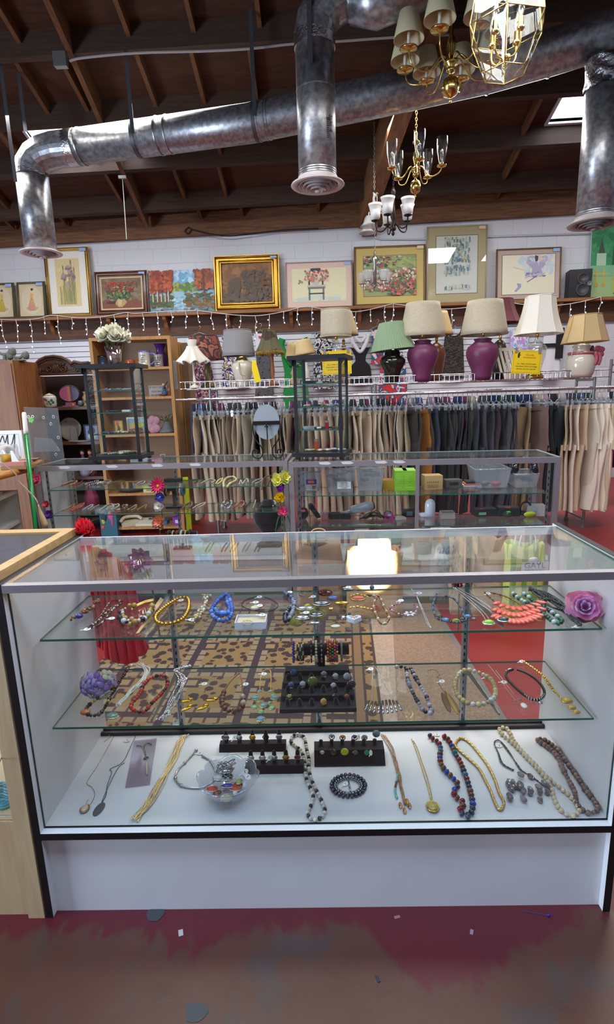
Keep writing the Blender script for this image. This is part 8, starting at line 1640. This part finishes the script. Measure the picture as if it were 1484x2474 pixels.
z3=lambda x,y:(300+x/3.71,1400+y/3.71);BLU,GRN,TQ=(110,166,186),(120,190,140),(140,190,180)
t=chainline('turquoise and green stone bib necklace on gold chains, left of the ring tray',[z3(1215,1000),z3(1235,840),z3(1310,815),z3(1315,1000)],A2,.002,GOLD,tagat=(638,1628));stones(t,V(t.location),A2,[(*z3(x,y),c_,r,k)for x,y,c_,r,k in((1215,1008,BLU,.007,.7),(1310,1012,TQ,.007,.7),(1190,1045,TQ,.006,.7),(1335,1047,TQ,.006,.7),(1175,1080,BLU,.012,.6),(1352,1077,BLU,.012,.6),(1203,1110,GRN,.0065,.8),(1305,1112,GRN,.0065,.8),(1166,1157,GRN,.009,1),(1249,1142,BLU,.010,1),(1326,1162,GRN,.009,1),(1229,1196,GRN,.008,.8),(1225,1266,BLU,.012,.9))])
# stepped velvet ring tray and its rings
a,b=atz(676,1722,A2),atz(862,1722,A2);W=(b-a).length;t=thing('ring_tray','dark velvet stepped ring tray in the middle of the lower shelf','ring display',(a+b)/2);mb=MB()
for k in range(4):mb.prism([(-W/2+.004*k,.042*k),(W/2-.004*k,.042*k),(W/2-.004*k,.15),(-W/2+.004*k,.15)],lambda q,k=k:(q[0],q[1],.012*k+(0 if k==0 else.0001)),lambda q,k=k:(q[0],q[1],.012+.016*k))
mb.build('steps',BLACKVELVET,t);O=V(t.location);mb=MB(smooth=True)
for r_ in range(3):
 for i in range(6):mb.lathe([(.008,0),(.0075,.012),(.004,.02),(0,.022)],(-W*.4+W*.16*i,.02+.042*r_,.012+.016*r_),10)
mb.build('ring_posts',BLACKVELVET,t)
def ring(label,P,c,hd,s=.0085,m=VCM,grp=None):
 t=thing('ring',label,'ring',P,0,grp);MB(c,True).tube([V((.0085*cos(x),0,.0085+.0085*sin(x)))for x in[k*pi/8 for k in range(16)]],.0016,6,True).build('band',VCM,t);MB(hd,True).sph((0,-.006,.015),s,10,6,(1,.5,1)).build('head',m,t);return t
for(px,py,lv,c_,hd,s_,lab)in((704,1657,1,SLV_,(90,90,130),.009,'silver butterfly ring at the left of the velvet tray'),(732,1655,1,SLV_,SLV_,.009,'silver loop ring left of the big green ring'),(756,1650,1.2,SLV_,(90,104,50),.017,'large olive green oval ring on the velvet tray'),(783,1630,2.4,SLV_,(130,130,134),.008,'silver knot ring at the back of the velvet tray'),(811,1635,2.3,SLV_,SLV_,.008,'plain silver band at the back of the velvet tray'),(838,1637,2.3,SLV_,(150,150,156),.011,'round silver flower ring, back right of the velvet tray'),(806,1658,1,SLV_,SLV_,.008,'silver wrap ring in the middle of the velvet tray'),(848,1657,1,(50,40,44),(60,44,56),.015,'dark cluster ring at the right of the velvet tray'),(700,1685,0,(190,170,120),(190,170,120),.006,'two-tone band at the front left of the velvet tray'),(782,1697,0,(200,160,90),(196,156,90),.009,'square gold ring at the front of the velvet tray'),(811,1684,0,SLV_,(60,60,66),.007,'silver star ring at the front right of the velvet tray'),(838,1685,0,(160,110,80),(150,90,60),.007,'copper ring at the front right corner of the velvet tray'),(710,1628,2.3,(30,60,90),(40,80,120),.011,'wide blue ring at the back left of the velvet tray')):ring(lab,atz(px,py+6,A2+.02+.016*lv),c_,hd,s_,VCG)
# T-bar of bracelets
c=aty(777,1568,.36);zb=c.z;t=thing('bracelet_bar','black velvet T-bar of bracelets standing behind the ring tray','bracelet display',(c.x,.36,A2));MB(smooth=True).cyl((-.075,0,zb-A2),(.085,0,zb-A2),.019,n=18).build('bar',BLACKVELVET,t);MB().box((-.01,-.008,.006),(.01,.008,zb-A2)).build('post',BLACKVELVET,t);MB().box((-.06,-.03,0),(.05,.03,.006)).build('base',BLACKVELVET,t)
def wrap(label,px,w_,cols,r=.023,kind='band'):
 x=aty(px,1568,.36).x;b=thing('bracelet',label,'bracelet',(x,.36,zb-.008));mb=MB(cols[0],True)
 if kind=='band':
  n_=28
  for i in range(n_):
   for j in range(5):mb.color(cols[(i//2+abs(j-2))%len(cols)]);x0=-w_+2*w_*j/5;A=[(x0,r*cos(2*pi*i/n_),r*1.2*sin(2*pi*i/n_)),(x0+.4*w_,r*cos(2*pi*i/n_),r*1.2*sin(2*pi*i/n_)),(x0+.4*w_,r*cos(2*pi*(i+1)/n_),r*1.2*sin(2*pi*(i+1)/n_)),(x0,r*cos(2*pi*(i+1)/n_),r*1.2*sin(2*pi*(i+1)/n_))];mb.add(A,[(0,1,2,3)],False)
  o=mb.build('band',VC,b);md=o.modifiers.new('th','SOLIDIFY');md.thickness=.002
 else:
  r2=random.Random(px);nr=max(1,int(w_/.003))
  for j in range(nr):
   for i in range(20 if kind=='bead' else 14):
    an=2*pi*(i+.5*(j%2))/(20 if kind=='bead' else 14);mb.color(r2.choice(cols));mb.sph((-w_+(2*w_)*(j+.5)/nr,(r+.003)*cos(an),(r+.003)*1.2*sin(an)),.0042 if kind=='bead' else.005,7,5,(1,1,1)if kind=='bead' else(.6,.5,1.2))
  mb.build('beads' if kind=='bead' else 'links',VCG if kind=='bead' else VCM,b)
wrap('narrow blue bracelet at the left end of the T-bar',709,.003,[(50,60,150),(70,80,160)],kind='bead');wrap('broad brown and cream diamond-pattern bracelet on the T-bar',726,.011,[(60,44,40),(60,44,40),(190,176,150)]);wrap('open link silver bracelet right of the patterned band',752,.004,[(150,150,150)],kind='chain');wrap('cream bead bracelet in the middle of the T-bar',764,.004,[(216,206,180)],kind='bead');wrap('heavy silver link bracelet next to the cream beads',777,.005,[(190,190,194)],kind='chain');wrap('wide bracelet of many-coloured wooden beads on the T-bar',803,.018,[(190,60,60),(200,110,40),(130,50,110),(60,120,60),(206,170,50),(200,70,120)],kind='bead');wrap('narrow greenish clear bracelet at the right of the coloured beads',825,.003,[(110,116,110),(130,136,130)],.026)
t=chainline('silver necklace with a fan of glittering bars',[(898,1692),(900,1650),(903,1608),(925,1645),(951,1692)],A2,.0013,SILVER,tagat=(896,1616,.5));O=V(t.location)
for i in range(9):a_=atz(892+i*8.2,1694+2*sin(i*.8),A2+.002)-O;b_=atz(882+i*11,1716+7*sin(pi*i/8),A2+.002)-O;MB(SLV_,True).tube([a_,b_],.0036,5).build('bar',VCM,t)
beads('grey, black and silver bead necklace with a round fabric bead',[(959,1611),(980,1613),(984,1632),(988,1651),(1001,1680),(1011,1697),(1024,1717),(1043,1722),(1036,1700),(1030,1680),(1020,1664),(1007,1642),(992,1614)],A2,.0068,[(60,52,60),(170,170,176),(40,36,44),(130,130,140)],jitter=.3)
t=chainline('bronze chain pendant with brown feathers and a gold leaf',[(1035,1620),(1050,1618),(1062,1630),(1055,1636),(1066,1640),(1060,1650),(1072,1670)],A2,.0015,mat('antique_brass'),tagat=(1068,1646,.4));O=V(t.location)
for pa,pb,w_,c_ in(((1068,1672),(1088,1722),.009,(90,62,34)),((1074,1668),(1112,1722),.008,(110,76,40)),((1076,1668),(1108,1728),.007,(150,116,60))):a_,b_=atz(*pa,A2+.003)-O,atz(*pb,A2+.003)-O;MB(c_,True).sph((a_+b_)/2,(b_-a_).length/2,10,8,(1,w_/((b_-a_).length/2),.05),(b_-a_).to_track_quat('X','Z').to_matrix()).build('feather',VC,t)
beads('honey and silver bead necklace laid in a wide loop',[(1134,1619),(1115,1623),(1104,1638),(1100,1655),(1104,1675),(1116,1690),(1135,1700),(1160,1702),(1184,1694),(1197,1680),(1196,1660),(1188,1643),(1172,1632),(1153,1623)],A2,.0076,[(190,170,120),(196,196,190),(200,180,130),(176,156,110)],closed=True,jitter=.25,tagat=(1176,1637,.3))
chainline('fine chain with bow and teardrop pearl on the lower shelf',[(1180,1606),(1196,1626),(1212,1646),(1230,1672),(1249,1694),(1256,1694),(1238,1672),(1218,1646),(1198,1620)],A2,.001,SILVER,tagat=(1218,1648),pend=lambda t,O:stones(t,O,A2,[(1266,1708,(220,214,206),.009,1.5),(1246,1694,(140,140,140),.005,.6),(1258,1692,(140,140,140),.005,.6)],None))
t=chainline('thick black cord choker with silver rings',[(1240,1617),(1225,1624),(1226,1640),(1258,1672),(1284,1689),(1304,1689),(1316,1676),(1310,1658),(1294,1640),(1270,1625),(1250,1618)],A2,.0042,BLACKPL,twist=False,tagat=(1234,1618,.3));O=V(t.location);mb=MB(SLV_,True)
for q in walk(spline([atz(a,b,A2+.0042)-O for a,b in((1268,1680),(1284,1690),(1304,1690),(1317,1677))],6),.008):mb.sph(q,.0055,8,6,(.5,1,1))
mb.sph(atz(1306,1697,A2+.002)-O,.008,8,5,(1,1,.3));mb.build('silver_rings',VCM,t)
chainline('gold rope necklace with three coin rosettes, rightmost on the lower shelf',[(1268,1600),(1290,1616),(1312,1634),(1334,1663),(1360,1690)],A2,.0034,GOLD,strands=2,spread=.004,tagat=(1261,1598,.4),pend=lambda t,O:stones(t,O,A2,[(1370,1697,(206,164,70),.014,.8),(1382,1712,(206,164,70),.010,.8),(1393,1723,(206,164,70),.009,.8)],(206,164,70),'rosette'))
# --- deck
RG=mat('rose_gold',(196,146,110),.25,1)
chainline('fine rose gold chain with a faceted drop, leftmost on the deck',[(252,1792),(276,1775),(256,1814),(232,1855),(212,1885),(211,1895),(222,1902),(229,1919),(219,1942),(208,1944),(214,1930)],A3,.0011,RG,tagat=(276,1772,.6),pend=lambda t,O:stones(t,O,A3,[(205,1957,(214,186,166),.011,1.3)],(196,146,110)))
t=chainline('dark chain with a leaf pendant, second from left on the deck',[(332,1770),(314,1807),(303,1831),(290,1846),(266,1858),(270,1866),(259,1898),(256,1922),(246,1938),(262,1900),(285,1856),(302,1842)],A3,.0014,OLDSILVER,tagat=(308,1789,.2));O=V(t.location);a_=atz(250,1938,A3+.001)-O;b_=atz(228,1972,A3+.001)-O;mb=MB((92,90,90),True);mb.sph((a_+b_)/2,(b_-a_).length/2,12,8,(1,.5,.06),(b_-a_).to_track_quat('X','Z').to_matrix());mb.build('leaf',VC,t)
P=[atz(a,b,A3)for a,b in((303,1904),(362,1897),(379,1786),(325,1792))];t=thing('hair_pin_packet','clear plastic packet holding a forked dark hair pin','packet',P[0]);O=V(t.location);mb=MB();mb.add([p-O for p in P]+[p-O+V((0,0,.004))for p in P],[(3,2,1,0),(4,5,6,7),(0,1,5,4),(1,2,6,5),(2,3,7,6),(3,0,4,7)],False);mb.build('plastic_sleeve',glass('packet_film',(230,222,232),.08,.14,.1),t)
mb=MB((66,50,54),True);L_=lambda*q:[atz(a,b,A3+.002)-O for a,b in q];mb.tube(spline(L_((330,1803),(340,1803),(347,1810),(352,1826)),4),.003,6);mb.tube(spline(L_((366,1800),(356,1796),(347,1806),(350,1820)),4),.003,6);mb.sph(L_((353,1833))[0],.010,8,6,(1,1,.4));mb.build('hair_pin',VCG,t);MB((200,196,170),True).tube(L_((354,1842),(355,1872)),.004,4).build('card',VC,t)
chainline('thick bundle of pale gold chains left of the silver collar',[(446,1780),(434,1796),(416,1838),(390,1888),(360,1942),(326,1984)],A3,.0018,mat('pale_gold',(240,216,166),.28,1),strands=13,spread=.013,step=2.4)
t=chainline('jointed silver collar lying behind the glass bowl',[(474,1813),(453,1836),(430,1860),(424,1880),(436,1897),(462,1903),(490,1902),(512,1890),(522,1868),(508,1838),(488,1826)],A3,.0032,SILVER,twist=False,tagat=(483,1820));O=V(t.location);mb=MB(SLV_,True);[mb.sph(atz(a,b,A3+.003)-O,.006,8,6)for a,b in((446,1844),(424,1880),(438,1898),(474,1813))];mb.build('joints',VCM,t)
# ring fingers on two low velvet stands and one block
def stand(label,x0,x1,yb,n,hgt,dy,s=.0):
 a,b=atz(x0,yb,A3),atz(x1,yb,A3);W=(b-a).length;t=thing('ring_stand',label,'ring display',(a+b)/2);O=V(t.location);MB().prism([(0,0),(dy,0),(dy,.02),(.012,.02)],lambda q:(-W/2,q[0],q[1]),lambda q:(W/2,q[0],q[1])).build('base',BLACKVELVET,t);out=[]
 for i in range(n):x=-W*.4+W*.8*i/(n-1);MB(smooth=True).lathe([(.0085,0),(.0085,.005),(.006,hgt-.004),(.003,hgt),(0,hgt)],(x,dy*.6,.0195),10,squash=lambda a:1-.3*abs(sin(a))).build('finger',BLACKVELVET,t);out.append(O+V((x,dy*.6-.006,.02+hgt*.35)))
 return out
F1_=stand('velvet ring stand with five fingers, the one farther back on the deck',530,691,1817,5,.045,.035)
F2_=stand('velvet ring stand with five fingers, the nearer one beside the glass bowl',592,734,1870,5,.045,.04)
for P,lab,c_,hd,s_ in zip(F1_+F2_,('openwork flower ring on the first finger of the farther stand','tagged silver ring on the second finger of the farther stand','gold ring on the third finger of the farther stand','dark ring on the fourth finger of the farther stand','pale blue ring on the fifth finger of the farther stand','silver dome ring on the first finger of the nearer stand','bow ring on the second finger of the nearer stand','silver pave ring on the third finger of the nearer stand','gold braided ring on the fourth finger of the nearer stand','brown enamel ring on the last finger of the nearer stand'),(SLV_,SLV_,(206,160,60),(60,40,44),SLV_,SLV_,SLV_,SLV_,(180,150,70),SLV_),((130,130,130),SLV_,(206,160,60),(60,40,44),(130,150,160),SLV_,(196,190,180),SLV_,(180,150,70),(120,60,50)),(.012,.006,.007,.004,.006,.009,.008,.006,.006,.008)):
 t=ring(lab,P,c_,hd,s_);t.scale=(1.1,1.1,.8)
 if 'tagged' in lab or 'pave' in lab:pricetag(t,V((-.012,-.008,.016)),1.2,1.1,1.0)
a,b=atz(760,1852,A3),atz(932,1851,A3);W=(b-a).length;t=thing('ring_stand','wide dark velvet ring block right of the black and white beads','ring display',(a+b)/2);MB().prism([(0,0),(.075,0),(.075,.035),(.03,.035),(.0,.006)],lambda q:(-W/2,q[0],q[1]),lambda q:(W/2,q[0],q[1])).build('block',BLACKVELVET,t);O=V(t.location)
for i in range(6):MB(smooth=True).lathe([(.008,0),(.006,.018),(0,.02)],(-W*.4+W*.155*i,.055,.0345),10).build('finger',BLACKVELVET,t)
for px,py,c_,hd,s_,lab in((779,1826,SLV_,(190,190,180),.006,'silver band, front left of the velvet ring block'),(806,1826,(190,150,70),(60,44,30),.012,'gold oval ring with dark centre on the velvet block'),(833,1824,(190,196,60),(196,200,60),.013,'large lime yellow ring on the velvet block'),(859,1826,SLV_,(90,90,96),.008,'sunburst silver ring on the velvet block'),(886,1826,(40,120,60),(50,140,70),.009,'green stone ring on the velvet block'),(802,1786,SLV_,(150,160,190),.006,'back row crystal ring, left on the velvet block'),(828,1788,(200,150,60),(200,150,60),.006,'back row amber gold band on the velvet block'),(857,1788,(80,90,130),(80,90,130),.006,'back row tagged blue ring on the velvet block'),(881,1788,(150,140,130),(150,140,130),.007,'back row pewter ring on the velvet block'),(909,1780,(90,140,170),(120,130,140),.013,'blue and silver owl ring at the right back corner of the block')):
 t=ring(lab,atz(px,py,A3+(.018 if py>1800 else.042)),c_,hd,s_,VCG)
 if 'tagged' in lab or 'green' in lab:pricetag(t,V((.012,-.008,.016)),1.2,1.1,1.0)
beads('long black and white bead necklace in the middle of the deck',[(703,1792),(707,1779),(720,1774),(733,1779),(738,1792),(741,1810),(746,1832),(746,1855),(751,1878),(760,1900),(770,1920),(780,1940),(785,1956),(780,1972),(762,1980),(748,1975),(744,1962),(752,1945),(757,1926),(752,1908),(743,1890),(738,1870),(737,1850),(734,1830),(726,1812),(712,1801)],A3,.006,[(30,28,34),(216,206,190),(196,190,180)],closed=True)
t=beads('oval hematite bead buckle on the deck',[(842+41*cos(x),1898+26*sin(x))for x in[k*pi/9 for k in range(18)]],A3,.0062,[(90,90,100)],m=VCM,closed=True,step=2.0,name='buckle',cat='buckle',tagat=(835,1894,.8));O=V(t.location);mb=MB((150,150,160),True)
for rx_,ry_,rr_,n_ in((33,20,.0045,26),(28,16,.003,30)):
 for k in range(n_):mb.sph(atz(842+rx_*cos(2*pi*k/n_),1898+ry_*sin(2*pi*k/n_),A3+.004)-O,rr_,7,5)
mb.tube([atz(842,1886,A3+.004)-O,atz(848,1912,A3+.004)-O],.002,5);mb.build('inner_beads',VCM,t)
t=chainline('bundle of brown gold chains with turquoise beads and leaf charms',[(926,1776),(944,1806),(956,1842),(966,1880),(975,1915),(982,1948)],A3,.0014,RG,strands=6,spread=.007);O=V(t.location);MB((150,200,180),True)
mb=MB(smooth=True)
for q,c_ in zip(walk(spline([atz(a,b,A3+.004)-O for a,b in((962,1872),(958,1890),(955,1910),(960,1928),(972,1936))],6),.0068),[(120,180,170)]*5+[(110,70,50)]*4+[(120,180,170)]*6):mb.color(c_);mb.sph(q,.0038,7,5)
mb.build('beads',VCG,t);mb=MB((200,150,100),True);[mb.sph(atz(a,b,A3+.004)-O,.010,8,6,(.5,1.2,.3))for a,b in((968,1945),(978,1958),(990,1946),(984,1936))];mb.build('leaf_charms',VCM,t)
MB(smooth=True);t=chainline('gold chain with an oval locket, left of the multicoloured beads',[(995,1786),(1003,1806),(1014,1838),(1024,1870),(1034,1902),(1041,1932),(1044,1928),(1038,1898),(1028,1864),(1018,1836),(1008,1806),(999,1790)],A3,.002,GOLD,pend=lambda t,O:stones(t,O,A3,[(1046,1953,(190,166,90),.015,1.25)],(200,166,90),'locket'))
beads('chunky multicoloured foil bead necklace on the deck',[(1039,1777),(1049,1787),(1059,1793),(1065,1809),(1063,1828),(1067,1848),(1079,1864),(1096,1881),(1107,1897),(1097,1911),(1102,1925),(1116,1934),(1120,1943),(1112,1958),(1124,1970),(1138,1966),(1143,1946),(1140,1925),(1134,1901),(1128,1881),(1120,1860),(1112,1840),(1102,1824),(1094,1807),(1083,1787),(1069,1776)],A3,.0088,[(40,70,160),(120,30,40),(40,110,130),(110,70,50),(50,60,80),(140,30,40),(90,60,40)],jitter=.1,step=1.9,shape=(.75,1,1),tagat=(1056,1775))
chainline('heavy gold curb chain beside the foil beads',[(1100,1797),(1114,1783),(1136,1795),(1161,1824),(1181,1852),(1197,1885),(1206,1913),(1218,1938),(1210,1956),(1199,1944),(1187,1913),(1173,1885),(1157,1856),(1132,1832),(1108,1811)],A3,.0048,GOLD,closed=True,step=1.7)
t=chainline('silver chain bib with smoky grey crystal drops',[(1238,1860),(1214,1845),(1205,1820),(1196,1795),(1206,1790),(1230,1816),(1252,1850),(1262,1862),(1290,1880),(1312,1897)],A3,.0024,OLDSILVER,strands=2,spread=.003,tagat=(1207,1802,.2));O=V(t.location);r2=random.Random(12);SMK=mat('smoky_crystal',(186,176,182),.08,trans=.75,coat=.6)
for k in range(26):px,py=(1228+r2.random()*78,1878+r2.random()*62)if k<21 else(1300+r2.random()*30,1898+r2.random()*22);q=atz(px,py,A3)-O+V((0,0,.006+.008*r2.random()));MB().sph(q,.0105,7,5,(.75,1.2,.7),Matrix.Rotation(r2.uniform(-.6,.6),3,'Z'),sm=False).build('crystal_drop',SMK,t)
CR_=[(1207,1761),(1222,1758),(1232,1770),(1246,1795),(1270,1823),(1300,1854),(1330,1884),(1356,1905),(1380,1925),(1395,1945),(1400,1960),(1386,1971),(1366,1965),(1350,1950),(1340,1930),(1335,1910),(1325,1890),(1309,1868),(1285,1843),(1259,1815),(1234,1790),(1215,1775)]
beads('long cream stone bead necklace with gold spacers',CR_,A3,.0068,[(206,184,150),(214,196,164)],closed=True,step=2.3,jitter=.12)
beads('long mauve-brown stone bead necklace, rightmost on the deck',[(1299,1787),(1315,1787),(1348,1811),(1368,1840),(1389,1868),(1413,1905),(1438,1938),(1444,1957),(1425,1964),(1405,1954),(1393,1938),(1389,1913),(1377,1889),(1360,1856),(1347,1828),(1327,1807)],A3,.0078,[(120,94,90),(104,80,78),(134,108,100)],closed=True,step=1.8,jitter=.22)
# crystal bowl of brooches
c=atz(550,1945,A3);t=thing('bowl','clear scalloped glass bowl full of brooches at the front of the deck','bowl',(c.x,c.y+.035,A3));mb=MB(smooth=True);N_=80
def bw(u,v):
 a=2*pi*u;s_=1+.07*v*abs(cos(4*a))-.03;r_=(.030+.056*v**.8)*s_;return V((r_*cos(a),r_*sin(a),.002+.062*v**1.3+.008*v*abs(cos(4*a))))
mb.grid(bw,N_,12,True);mb.add([bw(i/N_,0)for i in range(N_)],[tuple(range(N_))]);o=mb.build('bowl_body',glass('pressed_glass',(244,246,252),.14,.05,.03),t);md=o.modifiers.new('th','SOLIDIFY');md.thickness=.004;O=V(t.location)
for k,(dx,dy,dz,c_,s_,m_,lab)in enumerate(((-.045,-.015,.036,(196,50,40),(.016,.012,.004),VCG,'red looped brooch at the left of the glass bowl'),(-.028,-.03,.034,(110,70,50),(.013,.013,.006),VCG,'brown striped round brooch in the glass bowl'),(.022,-.012,.04,(180,70,40),(.019,.019,.005),VCG,'orange-red disc brooch in the glass bowl'),(.0,-.045,.03,(206,190,130),(.019,.015,.005),VCG,'cream crescent brooch at the front of the glass bowl'),(.0,-.012,.042,(60,40,140),(.02,.008,.006),VCG,'purple bar brooch in the middle of the glass bowl'),(.024,-.034,.036,(220,214,200),(.008,.008,.008),VCG,'white pearl stud in the glass bowl'),(-.005,.01,.05,(150,160,160),(.017,.012,.007),VC,'black and white checked brooch in the glass bowl'),(-.03,.012,.05,(196,200,196),(.016,.012,.009),VCG,'frosted leaf brooch in the glass bowl'),(-.012,.032,.06,SLV_,(.022,.016,.01),VCM,'tangle of silver wire brooches at the back of the bowl'),(.03,.0,.046,(150,170,80),(.008,.012,.006),VCG,'green charm at the right of the glass bowl'))):
 g=thing('brooch',lab,'brooch',O+V((dx,dy,dz)));MB(c_,True).sph((0,0,0),1,12,7,s_).build('body',m_,g);MB(SLV_,True).tube([V((s_[0]*cos(x),s_[1]*sin(x),.001))for x in[q*pi/8 for q in range(16)]],.0016,5,True).build('setting',VCM,g)
 if 'wire' in lab:r2=random.Random(3);mb=MB(SLV_,True);[mb.tube(spline([V((r2.uniform(-.03,.03),r2.uniform(-.02,.02),r2.uniform(-.01,.025)))for _ in range(4)],5),.0016,5)for _ in range(9)];mb.build('wires',VCM,g)
 if 'check' in lab:mb=MB((24,24,28));[mb.box((-.014+.007*i,-.009+.006*j,.0065),(-.0075+.007*i,-.0035+.006*j,.0074))for i in range(4)for j in range(3)if(i+j)%2];mb.build('checks',VC,g)
pricetag(t,V((.045,.02,.062)),.8,1.2,.7);pricetag(t,V((.055,.005,.058)),-.5,1.1,.8)
# litter on the floor by the kick panel
for px,py,c_,s_,lab in((437,2254,(190,180,180),(.006,.009,.001),'small white scrap on the red floor below the case'),(1140,2252,(150,130,140),(.004,.007,.001),'tiny pale scrap on the red floor, right of centre'),(960,2216,(150,110,90),(.004,.008,.001),'tan paper fleck near the kick panel'),(913,2366,(40,40,60),(.008,.003,.002),'dark fragment on the worn brown floor')):
 P=atz(px,py,0);mb=MB(c_);mb.T=Matrix.Translation(P)@Matrix.Rotation(px,4,'Z');mb.cbox((0,0,s_[2]/2),(s_[0]*2,s_[1]*2,s_[2]));solo(mb,'litter',VC,lab,'litter')
P=atz(1327,2214,0);t=thing('tag_fastener','blue plastic tag fastener on the floor near the right corner of the case','litter',P);MB((30,40,160),True).sph((0,0,.004),.004,8,5,(1.2,.8,1)).build('head',VC,t);MB((60,60,130),True).tube(spline([V((0,0,.003)),atz(1305,2208,.001)-P,atz(1265,2200,.001)-P],5),.0006,4).build('filament',VC,t)
